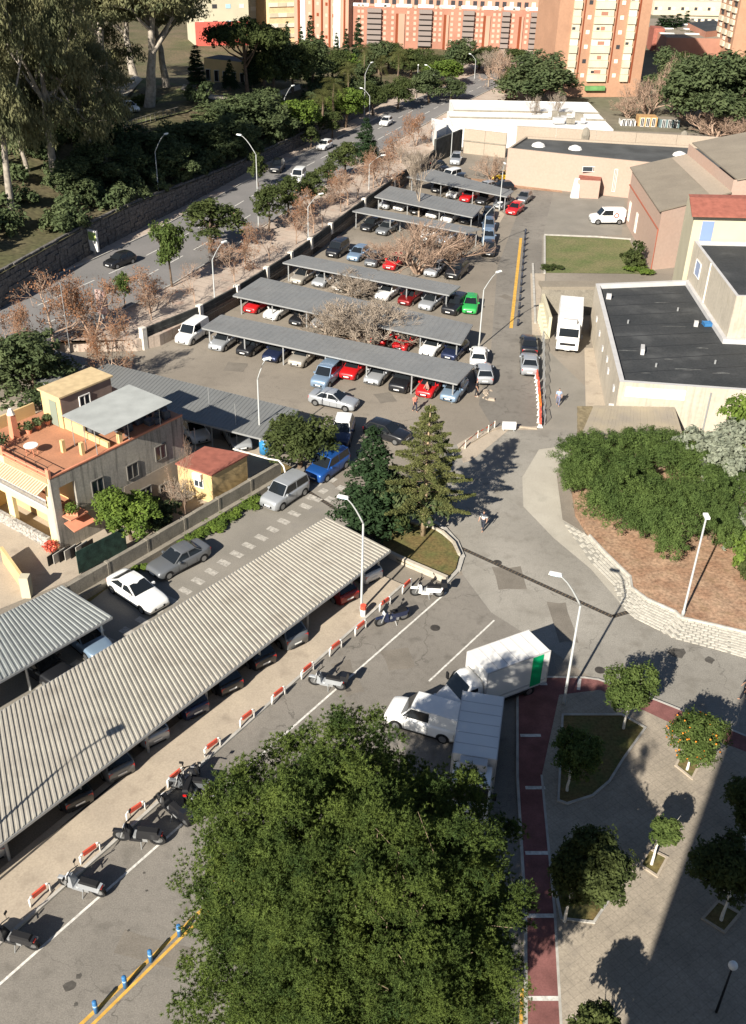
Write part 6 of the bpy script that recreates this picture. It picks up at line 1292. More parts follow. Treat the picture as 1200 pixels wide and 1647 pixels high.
def clump_points(blobs, n, rs, sub=26, subr=.28, shell=(.62, 1.0)):
    P_ = []; N_ = []; vol = np.array([b[3] * b[4] + b[4] * b[5] for b in blobs]); cnt = (n * vol / vol.sum()).astype(int)
    for (x, y, z, rx, ry, rz), c in zip(blobs, cnt):
        k = max(4, sub); d = rs.normal(size=(k, 3)); d /= np.linalg.norm(d, axis=1)[:, None]; d[:, 2] = np.where(d[:, 2] < -.35, -d[:, 2], d[:, 2]); cc = d * rs.uniform(shell[0], shell[1], (k, 1)) * [rx, ry, rz] + [x, y, z]
        w = rs.integers(0, k, c); o = rs.normal(size=(c, 3)); o /= np.linalg.norm(o, axis=1)[:, None]; rad = subr * (rx + ry + rz) / 3 * rs.uniform(.6, 1.35, k)[w][:, None]
        P_.append(cc[w] + o * rad * rs.uniform(.35, 1.0, (c, 1))); N_.append(o * .7 + d[w] * .5 + [0, 0, .25])
    return np.concatenate(P_), np.concatenate(N_)
def crown(name, blobs, n, size, m, seed, sub=26, subr=.3, droop=0, asp=.5, shell=(.62, 1.0)):
    rs = np.random.default_rng(seed); P_, N_ = clump_points(blobs, n, rs, sub, subr, shell); return leaves(name, P_, N_, size, m, rs, droop, asp)
TK = {}
def kind(name, crown_me, trunk_me, H): TK[name] = (crown_me, trunk_me, H)
def rblobs(seed, n, R_, z0, z1, r0, r1, sq=1.0):
    rs = random.Random(seed); out = []
    for i in range(n):
        a = rs.uniform(0, 6.283); d = R_ * math.sqrt(rs.random()); z = lerp(z0, z1, rs.random()) - d / max(R_, .01) * (z1 - z0) * .25; r = rs.uniform(r0, r1); out.append((d * math.cos(a), d * math.sin(a), z, r, r, r * sq))
    return out
# unit kinds, each about H metres tall
for i in range(2):
    bl_ = rblobs(20 + i, 11, 1.5, 2.6, 4.6, .8, 1.25); kind('street%d' % i, crown('crown', bl_, 3600, .16, l_mid if i else l_green, 30 + i), trunk_mesh('trunk', 3.2, .16, .2, [b[:3] for b in bl_[:6]], m_bark, i), 5.6)
for i in range(3):
    bl_ = rblobs(40 + i, 16, 3.2, 4.5, 9, 1.5, 2.6); kind('big%d' % i, crown('crown', bl_, 9000, .26, [l_dark, l_mid, l_lime][i], 50 + i, sub=34), trunk_mesh('trunk', 5.5, .35, .4, [b[:3] for b in bl_[:8]], m_bark, 5 + i), 11)
for i in range(3):
    rs_ = random.Random(60 + i); bl_ = []
    for k in range(24): a = rs_.uniform(0, 6.28); d = rs_.uniform(.5, 5.4); bl_.append((d * math.cos(a), d * math.sin(a), rs_.uniform(6.5, 21) - d * .45, rs_.uniform(1.4, 2.6), rs_.uniform(1.4, 2.6), rs_.uniform(2.0, 3.6)))
    kind('euc%d' % i, crown('crown', bl_, 24000, .27, l_euc, 70 + i, sub=40, subr=.36, droop=1.6, asp=.3, shell=(.4, 1.0)), trunk_mesh('trunk', 13, .42, 1.6, [b[:3] for b in bl_[:10]], m_bark2, 15 + i), 23)
bl_ = [(d * math.cos(a), d * math.sin(a), 8.0 - d * .28, 2.0, 2.0, 1.2) for d, a in [(0, 0)] + [(2.8, k * 1.05) for k in range(6)] + [(4.6, k * .7) for k in range(9)]]
bl_h = []
rs_ = random.Random(66)
for k in range(20): a = rs_.uniform(0, 6.28); d = rs_.uniform(.5, 5.0); bl_h.append((d * math.cos(a), d * math.sin(a), rs_.uniform(12.5, 21) - d * .3, rs_.uniform(1.5, 2.5), rs_.uniform(1.5, 2.5), rs_.uniform(1.6, 2.6)))
kind('euc3', crown('crown', bl_h, 20000, .27, l_euc, 79, sub=40, subr=.36, droop=1.6, asp=.3, shell=(.4, 1.0)), trunk_mesh('trunk', 15, .42, 1.2, [b[:3] for b in bl_h[:10]], m_bark2, 19), 23)
kind('stone_pine', crown('crown', bl_, 13000, .2, l_mid, 90, sub=30), trunk_mesh('trunk', 6.5, .35, .3, [b[:3] for b in bl_[:9]], m_bark, 33), 9.5)
kind('cypress', crown('crown', [(0, 0, 1.4 + k * 1.0, .95 - k * .085, .95 - k * .085, 1.1) for k in range(9)], 4200, .14, l_cyp, 91, sub=18, subr=.4), trunk_mesh('trunk', 2, .16, 0, [], m_bark, 34), 10.6)
kind('conifer', crown('crown', [(0, 0, 1.2 + k * .9, 1.9 - k * .19, 1.9 - k * .19, .8) for k in range(9)], 8500, .13, l_cyp, 92, sub=26, subr=.38), trunk_mesh('trunk', 4, .18, 0, [], m_bark, 35), 9.3)
bl_ = rblobs(93, 15, 3.6, 2.0, 4.4, 1.3, 2.0, .8); kind('bushpine', crown('crown', bl_, 38000, .12, l_pine2, 93, sub=40, subr=.26, asp=.28), trunk_mesh('trunk', 2.5, .3, .2, [b[:3] for b in bl_[:8]], m_bark, 36), 6.0)
bl_ = rblobs(94, 9, 1.5, 1.6, 4.2, .8, 1.2); kind('silver', crown('crown', bl_, 9000, .13, l_silver, 94, sub=40, subr=.22), trunk_mesh('trunk', 2.5, .15, .2, [b[:3] for b in bl_[:5]], m_bark2, 37), 5.2)
for i in range(3): kind('shrub%d' % i, crown('crown', rblobs(95 + i, 6, 1.2, .5, 1.5, .6, 1.0), 2200, .15, [l_dark, l_mid, l_lime][i], 96 + i), trunk_mesh('trunk', .9, .1, .1, [], m_bark, 40 + i), 2.4)
rs_ = np.random.default_rng(5)
def palm_mesh(seed, nf=34, L=2.6):
    rs = random.Random(seed); V_ = []; Fq = []
    for k in range(nf):
        a = k * 2.4; el = rs.uniform(-.5, 1.2); pts = []
        for j in range(7):
            t = j / 6; r = L * t * math.cos(el) * (1 - .1 * t); z = L * (t * math.sin(el) - .55 * t * t); pts.append(Vector((r * math.cos(a), r * math.sin(a), z)))
        s = Vector((-math.sin(a), math.cos(a), 0))
        for j in range(6):
            for q in range(3):
                for sgn in (-1, 1):
                    p = pts[j].lerp(pts[j + 1], q / 3); w = .55 * math.sin(math.pi * (j + .8) / 7.5); e = p + s * sgn * w + Vector((0, 0, -.25 * w)) + (pts[j + 1] - pts[j]) * .5; o = len(V_); dp = (pts[j + 1] - pts[j]) * .12; V_ += [p, p + dp, e + dp * .3, e]; Fq.append((o, o + 1, o + 2, o + 3))
    return npmesh('crown', [tuple(v) for v in V_], Fq, l_palm)
pm_ = palm_mesh(3); pmo = []
co = np.empty(len(pm_.vertices) * 3, dtype=np.float32); pm_.vertices.foreach_get('co', co); co = co.reshape(-1, 3); co[:, 2] += 6.0; pm_.vertices.foreach_set('co', co.ravel())
kind('palm', pm_, trunk_mesh('trunk', 6.0, .22, .1, [], m_bark, 44), 7.5)
# bare trees grown by repeated forking
def bare_mesh(name, H, r, seed, m, depth=6, up=.35, spread=.55, stems=1, kids=3, leaf=None, nleaf=0, lsize=.06, base_h=.25):
    rs = random.Random(seed); segs = []; tips = []
    def grow(p, d, L, r, k):
        q = p + d * L; segs.append((p, q, r, r * .72)); 
        if k == 0: tips.append(q); return
        for c in range(kids if k > 1 else kids + 1):
            v = Vector((rs.gauss(0, 1), rs.gauss(0, 1), rs.gauss(0, 1))); n = (d + v * spread + Vector((0, 0, up))).normalized(); grow(p.lerp(q, 1 if c == 0 else rs.uniform(.45, 1)), n, L * rs.uniform(.62, .88), r * (.68 if c == 0 else .5), k - 1)
    for s in range(stems):
        a = s * 6.283 / stems + .3; d = Vector((math.cos(a) * .55 * (stems > 1), math.sin(a) * .55 * (stems > 1), 1)).normalized(); grow(Vector((math.cos(a) * .1, math.sin(a) * .1, -.1)), d, H * base_h, r, depth)
    segs = [(tuple(s[0]), tuple(s[1]), max(s[2], .009), max(s[3], .008)) for s in segs]; V_, Fq = tubes_np(segs, 3); zmax = max(s[1][2] for s in segs)
    if leaf is None: return npmesh(name, V_, Fq, m), None, zmax
    rr = np.random.default_rng(seed); T = np.array([tuple(t) for t in tips]); T = T[rr.integers(0, len(T), nleaf)] + rr.normal(size=(nleaf, 3)) * .18; return npmesh(name, V_, Fq, m), leaves('crown', T, rr.normal(size=(nleaf, 3)), lsize, leaf, rr), zmax
def bkind(name, **kw): t, c, z = bare_mesh('trunk', **kw); TK[name] = (c, t, z)
bkind('bare_wide', H=5.6, r=.2, seed=3, m=m_twig, depth=5, up=.24, spread=.55, stems=8, kids=3, base_h=.3)
bkind('bare_tall', H=9, r=.13, seed=4, m=m_twig, depth=6, up=.5, spread=.4, stems=1, kids=3)
bkind('bare_brown', H=6, r=.18, seed=5, m=m_twigo, depth=5, up=.3, spread=.5, stems=6, kids=3, base_h=.3)
bkind('bare_street', H=5.5, r=.09, seed=6, m=m_twigo, depth=5, up=.3, spread=.6, stems=1, kids=3, base_h=.42, leaf=l_orange, nleaf=160, lsize=.07)
bkind('autumn0', H=6.5, r=.14, seed=7, m=m_twigo, depth=6, up=.25, spread=.6, stems=1, kids=3, base_h=.3, leaf=l_orange, nleaf=1500, lsize=.10)
bkind('autumn1', H=6.5, r=.14, seed=8, m=m_twigo, depth=6, up=.22, spread=.65, stems=2, kids=3, base_h=.28, leaf=l_orange, nleaf=3200, lsize=.10)
def tree(kd, label, base, top_row=None, width=None, H=None, rz=None, group=None, cat='tree', name=None, zoff=0, z=None):
    """base: photo point of the foot (or a Vector); top_row fixes the height, width (photo px) the spread"""
    P = base if isinstance(base, Vector) else (at(base[0], base[1], z) if z is not None else hit(*base)); c_, t_, H0 = TK[kd]
    Hh = H if H else max(1, hh(P, top_row) - P.z); sz = Hh / H0; sx = sz
    if width:
        me = c_ or t_; xs = [v.co.x for v in me.vertices][::7]; w0 = np.percentile(xs, 98) - np.percentile(xs, 2); dep = (M.T @ np.array([P.x, P.y, P.z + Hh * .6 - HC]))[2]; sx = width * dep / F / w0
    nm = name or {'e': 'eucalyptus_tree', 'p': 'palm_tree', 'c': 'conifer_tree', 'b': 'tree', 's': 'tree', 'a': 'autumn_tree'}.get(kd[0], 'tree')
    if kd.startswith('bare'): nm = 'bare_tree'
    if kd.startswith('shrub'): nm = 'shrub'; cat = 'shrub'
    t = thing(nm, label, cat, P, rz if rz is not None else rnd.uniform(0, 6.28), group); t.scale = (sx, sx, sz); obj('trunk', t_, t)
    if c_: obj('crown', c_, t)
    return t
# --- the big pine in the foreground: needle tufts on a lumpy crown
rs = np.random.default_rng(77); blobs = []
r2 = random.Random(5); PC = Vector((-.3, 23.0, 0)); CZ, RX, RZ = 9.8, 5.75, 5.2
ga = math.pi * (3 - math.sqrt(5)); NB = 135; pw_ = lambda v: math.copysign(abs(v) ** .95, v)
for i in range(NB):                              # evenly spread lumps over the crown's shell
    zz = 1 - 1.75 * (i + .5) / NB; rr_ = math.sqrt(max(0, 1 - zz * zz)); a = i * ga; f = r2.uniform(.70, 1.06); f *= .92 if (math.cos(a) > .35 and math.sin(a) > -.2 and zz > -.1) else 1; r = r2.uniform(.75, 1.5)
    rr_ = rr_ ** .92; blobs.append((rr_ * math.cos(a) * RX * f, rr_ * math.sin(a) * RX * f, CZ + pw_(zz) * RZ * f, r, r, r * .9))
for i in range(30):
    v = Vector((r2.gauss(0, 1), r2.gauss(0, 1), abs(r2.gauss(0, 1)))).normalized() * .58; blobs.append((v.x * RX, v.y * RX, CZ + v.z * RZ, 1.5, 1.5, 1.2))
for i in range(16):
    a = i / 16 * 6.283; blobs.append((5.4 * math.cos(a), 5.4 * math.sin(a), r2.uniform(4.6, 6.6), 1.3, 1.3, 1.2))
P_, N_ = clump_points(blobs, 76000, rs, 13, .40, (.5, 1.0)); nT = len(P_); K = 12
N_ /= np.linalg.norm(N_, axis=1)[:, None]
dirs = rs.normal(size=(nT, K, 3)) * .75 + N_[:, None, :] * .75 + [0, 0, .25]; dirs /= np.linalg.norm(dirs, axis=2)[..., None]
sd = np.cross(dirs, N_[:, None, :] * 1.3 + rs.normal(size=(nT, K, 3)) * .5); sd /= np.linalg.norm(sd, axis=2)[..., None]; L_ = rs.uniform(.07, .15, (nT, K, 1)); bs = P_[:, None, :] + dirs * .02
V_ = np.empty((nT, K, 3, 3)); V_[:, :, 0] = bs - sd * .021; V_[:, :, 1] = bs + sd * .021; V_[:, :, 2] = bs + dirs * L_
pine = thing('pine_tree', 'huge bushy green pine filling the lower middle of the view', 'tree', PC)
obj('crown', npmesh('crown', V_.reshape(-1, 3), np.arange(nT * K * 3).reshape(-1, 3), l_pine), pine)
segs = []; p = np.array([0, 0, -.3]); rr = .38
for i in range(8): q = np.array([.1 * math.sin(i), .1 * math.cos(i * 1.3), (i + 1) * 1.0]); segs.append((p, q, rr, rr * .88)); p = q; rr *= .88
for bx in blobs:
    a = np.array([0, 0, min(8.0, bx[2] * .7)]); e = np.array(bx[:3]); e = a + (e - a) * .72; mid = a * .5 + e * .5 + [0, 0, -.3]; segs += [(a, mid, .09, .05), (mid, e, .05, .02)]
    for k in range(5):
        f = e + np.array([r2.gauss(0, 1), r2.gauss(0, 1), r2.uniform(.2, 1.2)]) * bx[3] * .62; segs.append((e, f, .016, .008)) if k < 1 and bx[3] > 1.1 else None
V_, Fq = tubes_np(segs, 6); obj('trunk', npmesh('trunk', V_, Fq, mat('pine_bark', (.26, .20, .13), .95, var=.4, scale=3)), pine)

p2 = thing('pine_tree', 'second taller pine crown merging with the huge one at the bottom edge', 'tree', (.5, 19.6, 0)); p2.rotation_euler = (0, 0, 2.2); p2.scale = (.7, .7, .7)  # added as a shadow caster, its crown blends into the huge pine
for ch in list(pine.children):
    c_ = ch.copy(); COL.objects.link(c_); c_.parent = p2
    if ch.name.startswith('crown'): c_.location = (0, 0, 7.6)
    else: c_.scale = (1, 1, 1.75)
# --- plaza trees
def round_tree(label, base, cx, cy, wpx, hpx, m, n, seed, leafs=.085, zb=.13, fruit=0, trunkm=m_wallcap, name='orange_tree', nb=16):
    P = at(*base, zb); # crown centre: above the base at the height where the vertical meets cy
    H = hh(P, cy); dep = (M.T @ np.array([P.x, P.y, H - HC]))[2]; r = wpx * dep / F / 2; t_ = thing(name, label, 'tree', P); rs_ = random.Random(seed); bl = []
    Q = at(cx, cy, H); ox, oy = Q.x - P.x, Q.y - P.y; rz_ = r * .8
    for i in range(nb):
        v = Vector((rs_.gauss(0, 1), rs_.gauss(0, 1), rs_.gauss(0, 1))).normalized() * rs_.uniform(.35, .68); s = rs_.uniform(.34, .5) * r; bl.append((ox + v.x * r, oy + v.y * r, H - zb + v.z * rz_, s, s, s * .9))
    obj('crown', crown('crown', bl, n, leafs, m, seed, sub=22, subr=.42), t_)
    obj('trunk', trunk_mesh('trunk', max(.5, H - zb - r * .4), .09, 0, [b[:3] for b in bl[:7]], trunkm, seed), t_)
    if fruit:
        mb = MB(); rf = random.Random(seed + 1)
        for i in range(fruit):
            v = Vector((rf.gauss(0, 1), rf.gauss(0, 1), rf.gauss(0, .7) + .25)).normalized() * r * rf.uniform(.66, .88); mb.box(ox + v.x - .035, ox + v.x + .035, oy + v.y - .035, oy + v.y + .035, H - zb + v.z * .85 - .035, H - zb + v.z * .85 + .035)
        mb.build('oranges', m_fruit, t_, True)['kind'] = 'stuff'
    return t_
round_tree('round light green tree at the top planter of the plaza', (1003, 1172), 1012, 1107, 104, 104, l_green, 15000, 201)
round_tree('orange tree laden with fruit in the small square planter', (1105, 1238), 1117, 1186, 104, 100, l_green, 13000, 202, fruit=110)
round_tree('half shaded leafy tree at the bend of the long planter', (912, 1272), 930, 1212, 92, 96, l_green, 12000, 203)
round_tree('small young tree in the narrow square planter', (1048, 1390), 1072, 1338, 58, 62, l_green, 5000, 204, .08)
round_tree('large dark leafy tree over the lower plaza planter', (908, 1482), 950, 1400, 140, 150, l_mid, 20000, 205, .1)
round_tree('dark leafy tree deep in the building shadow at the right edge', (1160, 1480), 1175, 1400, 130, 150, l_mid, 14000, 206, .1)
round_tree('dark leafy tree in the building shadow right of the orange tree', (1195, 1350), 1205, 1290, 110, 120, l_mid, 9000, 209, .1)
T_ = round_tree('leafy tree below the frame whose shadow reaches the bottom of the plaza', (950, 1730), 965, 1660, 110, 110, l_mid, 7000, 207, .1)
# --- trees on the island
tree('conifer', 'dark cone shaped conifer on the island behind the foreground carport', (597, 856), 685, 100, cat='tree', z=.2)
tree('shrub0', 'dark bushy shrub between the cone shaped conifer and the araucaria', (650, 850), 745, 95, z=.2)
tree('shrub1', 'mid green shrub at the foot of the cone shaped conifer', (625, 862), 800, 60, z=.2)
P = at(680, 862, .2); Ha = hh(P, 652) - .2; ar = thing('araucaria_tree', 'tall araucaria with flat whorled branches on the curved island', 'tree', P)
MB().tube([(0, 0, -.1), (.03, 0, Ha * .35), (-.03, .02, Ha * .7), (0, 0, Ha)], [.2, .15, .09, .02], 8).build('trunk', mat('araucaria_bark', (.36, .27, .17), .95, var=.3, scale=4), ar, True)
nt_ = 11; aP, aN = [], []; rs = np.random.default_rng(8); bsegs = []
for k in range(nt_):
    z = lerp(Ha * .26, Ha * .97, (k / (nt_ - 1)) ** .85); Lb = lerp(3.5, .4, (k / (nt_ - 1)) ** 1.15); a0 = rs.uniform(0, 6.28); nb_ = 7
    for j in range(nb_):
        a = a0 + j * 6.283 / nb_ + rs.uniform(-.12, .12); L1 = Lb * rs.uniform(.8, 1.1); e = np.array([math.cos(a) * L1, math.sin(a) * L1, z + L1 * .12]); bsegs.append((np.array([0, 0, z]), e, .035, .012)); nn = int(210 * L1); t = rs.uniform(.18, 1, nn) ** .8; w = .34 * np.sin(np.clip(t * 1.05, 0, 1) * math.pi * .85 + .35) ; s = rs.normal(size=nn) * w * .62
        lat = np.array([-math.sin(a), math.cos(a), 0]); pp_ = np.array([0, 0, z]) + (e - [0, 0, z]) * t[:, None] + lat * s[:, None]; pp_[:, 2] += rs.uniform(-.03, .16, nn) - np.abs(s) * .15; aP.append(pp_); aN.append(np.tile([0, 0, 1.], (nn, 1)))
obj('crown', leaves('crown', np.concatenate(aP), np.concatenate(aN), .085, l_arau, rs, 0, .4), ar); V_, Fq = tubes_np(bsegs, 5); obj('branches', npmesh('branches', V_, Fq, m_bark), ar)
# --- house yard, lane and garden
tree('big1', 'dark leafy tree by the thin lamp behind the blue people carrier', (482, 752), 655, 100, z=0)
tree('big2', 'yellow green citrus tree against the grey side wall of the yellow house', (212, 868), 782, 88, z=0, name='tree')
for i, (x, y, t, w) in enumerate(((285, 815, 775, 55), (262, 838, 800, 50), (250, 850, 815, 40))): tree(['bare_wide', 'shrub0', 'shrub0'][i], ['tangle of bare twigs below the last window of the yellow house', 'dark shrub between the citrus tree and the hut', 'low dark shrub at the foot of the citrus tree'][i], (x, y), t, w, z=0)
for i, (x, y, w) in enumerate(((332, 852, 40), (350, 843, 40), (367, 832, 34), (400, 815, 34), (410, 806, 26), (300, 874, 30), (225, 917, 26), (318, 863, 30), (385, 822, 26))): tree('shrub2', 'bright green weeds under the concrete wall, ' + ['left patch of the long tuft', 'middle of the long tuft', 'right end of the long tuft', 'beside the silver people carrier', 'touching the silver people carrier', 'behind the grey saloon', 'in front of the white coupe', 'left end of the long tuft', 'small patch before the silver people carrier'][i], (x, y), None, w, H=.7, z=0)
GP = [(965, 778, 712, 130), (1045, 780, 706, 140), (1120, 800, 728, 130), (1003, 852, 765, 125), (1075, 876, 785, 135), (935, 790, 742, 70), (1140, 868, 780, 110)]
gl = ['left of the group against the lean-to', 'at the middle rear of the group', 'at the right rear beside the silver tree', 'at the front middle above the mulch', 'at the front right above the lamp foot', 'lowest at the left tip overhanging the paved bank', 'at the far right front']
for (x, y, t, w), l_ in zip(GP, gl): tree('bushpine', 'bushy spreading pine ' + l_, (x, y), t - 8, w, z=.3, group='bushy pines on the mulched garden', name='pine_tree')
tree('silver', 'silver leaved tree between the bushy pines and the cream building', (1150, 790), 655, 125, z=.3); tree('silver', 'second silver tree cut by the right edge', (1195, 800), 690, 80, z=.3); tree('silver', 'low silver shrub at the right edge below the bushy pines', (1190, 880), 815, 70, z=.3)
tree('big2', 'fresh green tree rising at the right edge over the dark roof corner', (1195, 770), 612, 90, z=.3); tree('shrub2', 'lime green shrub at the right edge of the mulched garden', (1195, 905), 838, 60, z=.3); tree('shrub1', 'green shrub at the right edge above the paved bank', (1196, 935), 890, 36, z=.3)
tree('shrub1', 'round green bush on the right half of the lawn', (1013, 430), 388, 44, z=0); tree('shrub2', 'low green weeds on the right corner of the lawn', (1028, 438), None, 40, H=1.0, z=0); tree('shrub1', 'small green tuft at the left corner of the lawn', (890, 434), None, 30, H=.8, z=0)
tree('bare_street', 'leafless sapling at the lane kerb between the citrus tree and wall', (300, 850), 700, 30, z=0)
# --- bare trees of the car park
tree('bare_wide', 'large grey bare tree with many stems between the first two carports', (590, 556), 478, 140, z=0); tree('bare_wide', 'grey bare tree left behind the large one under the second carport', (535, 548), 492, 80, z=0)
tree('bare_brown', 'brown bare tree with a wide crown behind the third carport', (672, 440), 355, 110, z=0); tree('bare_brown', 'second brown bare tree right of the wide one beside the silver car', (728, 425), 368, 80, z=0); tree('bare_brown', 'low brown bare tree over the open row of cars', (630, 425), 385, 70, z=0)
tree('bare_wide', 'bare tree standing through the middle of the third row', (570, 480), 435, 70, z=0); tree('bare_tall', 'tall slender bare tree between the narrow and fifth carports', (672, 350), 232, 60, z=0); tree('bare_tall', 'slender bare tree at the left end of the farthest carport', (660, 300), 240, 50, z=0)
tree('bare_tall', 'thin bare tree in front of the white shed, left one', (858, 215), 150, 26, z=0); tree('bare_tall', 'thin bare tree in front of the white shed, right one', (889, 215), 145, 26, z=0); tree('bare_brown', 'small bare tree in front of the yellow car', (790, 292), 245, 40, z=0)
# --- avenue trees
tree('street1', 'broad round green street tree beside the avenue lamp', (338, 405), 322, 78, z=ZA); tree('street0', 'slim light green street tree with an open crown over the kerb', (277, 461), 345, 46, z=ZA); tree('street0', 'small green sapling in front of the black avenue car', (201, 495), 436, 24, z=ZA)
tree('street1', 'green street tree with a thin stem right of the avenue lamp', (433, 372), 298, 44, z=ZA); tree('street1', 'green street tree left of the white avenue van', (465, 352), 285, 46, z=ZA); tree('street1', 'green street tree in front of the white avenue van', (502, 335), 278, 40, z=ZA)
tree('conifer', 'dark green cone shaped street tree at the far avenue kerb', (588, 262), 188, 40, z=ZA); tree('street1', 'green street tree below the cone shaped one', (556, 285), 230, 40, z=ZA); tree('street1', 'low green street tree between the white car and the cone tree', (528, 300), 262, 30, z=ZA); tree('street1', 'small green tree on the far left pavement of the avenue', (500, 240), 205, 26, z=ZA)
tree('street1', 'green tree on the left pavement behind the parked black car', (415, 300), 245, 26, z=ZA); tree('street1', 'green tree on the left pavement above the white car', (535, 222), 180, 30, z=ZA)
au = [(85, 560, 440, 120, 'autumn0', 'rusty autumn tree at the left edge over the avenue'), (150, 545, 440, 110, 'autumn1', 'wide rusty autumn tree in front of the second advertising panel'), (20, 570, 480, 90, 'autumn1', 'rusty autumn tree cut by the left edge'), (345, 430, 385, 60, 'autumn0', 'low rusty autumn tree left of the round green tree'), (240, 505, 430, 80, 'autumn0', 'sparse rusty tree right of the green sapling'), (395, 425, 355, 50, 'autumn0', 'rusty tree at the kerb below the avenue lamp'), (505, 375, 300, 60, 'autumn0', 'rusty tree under the white avenue van'), (560, 330, 270, 60, 'autumn0', 'rusty tree at the bend of the pavement'), (610, 300, 240, 60, 'autumn1', 'wide rusty tree right of the cone shaped street tree'), (645, 262, 208, 50, 'autumn0', 'rusty tree above the stepped wall'), (668, 235, 178, 50, 'autumn1', 'rusty tree left of the white rounded wall'), (175, 610, 515, 70, 'autumn1', 'red brown tree by the end pier of the car park wall')]
for x, y, t, w, k, l_ in au: tree(k, l_, (x, y), t, w, z=ZA, group='rusty autumn trees along the avenue', name='autumn_tree')
bs_ = [(312, 487, 'first bare street tree from the end pier'), (376, 454, 'second bare street tree from the end pier'), (432, 420, 'third bare street tree from the end pier'), (478, 392, 'fourth bare street tree from the end pier'), (518, 366, 'fifth bare street tree from the end pier'), (547, 341, 'sixth bare street tree from the end pier'), (575, 320, 'seventh bare street tree from the end pier'), (601, 302, 'eighth bare street tree from the end pier'), (625, 285, 'ninth bare street tree from the end pier'), (245, 515, 'bare street tree beside the end pier')]
for x, y, l_ in bs_: tree('bare_street', l_ + ' along the pavement', (x, y), y - 62, 46, z=ZA, group='young bare street trees on the pavement')
tree('big0', 'drooping grey green pepper tree above the left end of the yellow house', (60, 660), 535, 130, z=0); 
TK['big0'] = TK['big0']
# --- the wooded hill
eu = [(92, 298, -150, 190, 'large eucalyptus with a pale trunk at the foot of the hill'), (18, 335, -120, 190, 'eucalyptus at the left edge above the rubble wall'), (240, 172, -110, 200, 'eucalyptus with a bright trunk beside the park car'), (268, 140, -60, 150, 'eucalyptus with a slender white trunk at the park path'), (175, 165, -130, 200, 'eucalyptus left of the park car'), (60, 215, -120, 200, 'eucalyptus behind the left edge one'), (120, 150, -80, 180, 'tall eucalyptus at the back of the left group'), (10, 190, -90, 160, 'eucalyptus at the top left corner'), (150, 255, 20, 130, 'low dark eucalyptus on the bank'), (215, 120, -60, 150, 'eucalyptus farthest back over the park path'), (45, 275, 60, 120, 'shorter eucalyptus between the two pale trunks')]
for i, (x, y, t, w, l_) in enumerate(eu): tree('euc3' if i in (2, 3, 4, 9) else 'euc%d' % (i % 3), l_, (x, y), t, w, group='eucalyptus trees on the hill')
tree('stone_pine', 'broad round umbrella pine in front of the cream and red block', (398, 150), 24, 118, name='pine_tree'); tree('cypress', 'dark column cypress left of the park kiosk', (318, 145), 72, 26); tree('cypress', 'dark column cypress right of the park kiosk', (406, 148), 62, 20); tree('conifer', 'dark conifer in the middle of the park kiosk front', (371, 146), 95, 24)
cy_ = [(500, 85, 24, 18), (541, 88, 52, 12), (556, 92, 46, 14), (575, 90, 28, 18), (518, 86, 50, 14), (463, 90, 34, 14), (485, 90, 42, 12)]
for i, (x, y, t, w) in enumerate(cy_): tree('cypress', 'pointed cypress tip before the pink brick block, number ' + ['one', 'two', 'three', 'four', 'five', 'six', 'seven'][i] + ' by height of the row', (x, y + 20), t, w, group='cypresses before the pink brick block')
pl_ = [(585, 150, 62, 30), (536, 200, 118, 42), (640, 140, 72, 34), (560, 165, 95, 34), (520, 215, 140, 46), (612, 150, 84, 30)]
for i, (x, y, t, w) in enumerate(pl_): tree('palm', ['tall palm in front of the dark balconies of the long brick block', 'big palm with dry fronds left of the avenue lamp pair', 'palm in the trees below the long brick block', 'palm behind the avenue lamp pair', 'shaggy palm on the bank beside the avenue', 'palm left of the single far lamp'][i], (x, y), t, w)
fb = [(440, 150, 40, 70, 'big0'), (470, 150, 55, 70, 'big1'), (505, 140, 60, 70, 'big0'), (535, 135, 72, 60, 'big1'), (425, 148, 70, 60, 'big1'), (610, 120, 66, 50, 'big0'), (660, 125, 68, 56, 'big1'), (690, 130, 82, 50, 'big1'), (715, 138, 88, 52, 'big2'), (740, 120, 62, 56, 'big0'), (770, 112, 70, 60, 'big1'), (640, 175, 118, 50, 'big1'), (600, 185, 125, 46, 'big1'), (556, 205, 130, 60, 'big2'), (690, 165, 110, 50, 'big0'), (830, 110, 72, 40, 'big1'), (550, 130, 80, 60, 'big2'), (480, 215, 150, 60, 'big2'), (455, 215, 165, 60, 'big0'), (690, 150, 120, 44, 'big1'), (725, 160, 125, 40, 'big0'), (588, 150, 100, 44, 'big0'), (625, 110, 62, 44, 'big1'), (800, 118, 76, 44, 'bare_brown'), (785, 140, 78, 50, 'bare_tall'), (810, 150, 82, 44, 'bare_brown')]
fw = ['dark', 'mid green', 'dark', 'olive', 'olive', 'dark', 'mid green', 'olive', 'lime green', 'dark', 'mid green', 'olive', 'mid green', 'yellow green', 'dark', 'mid green', 'yellow green', 'lime', 'dark', 'olive', 'dark', 'dark', 'olive', 'brown leafless', 'grey leafless', 'brown leafless']
fp = ['right of the umbrella pine', 'below the banded yellow block', 'in front of the pointed cypresses', 'behind the big palm', 'touching the umbrella pine', 'right of the tall palm', 'below the second balcony stack', 'left of the lime green tree', 'at the bend of the avenue', 'below the middle of the long brick block', 'below the third balcony stack', 'on the bank left of the far lamps', 'on the bank above the cone street tree', 'beside the big palm with dry fronds', 'left of the far path', 'under the last balcony stack', 'between palm and cypresses', 'on the bank above the parked black car', 'on the bank left of the shaggy palm', 'beside the far pavement', 'above the white shed end', 'under the tall palm', 'behind the second balcony stack', 'left of the round tree by the tower', 'tall behind the white shed', 'just above the white shed']
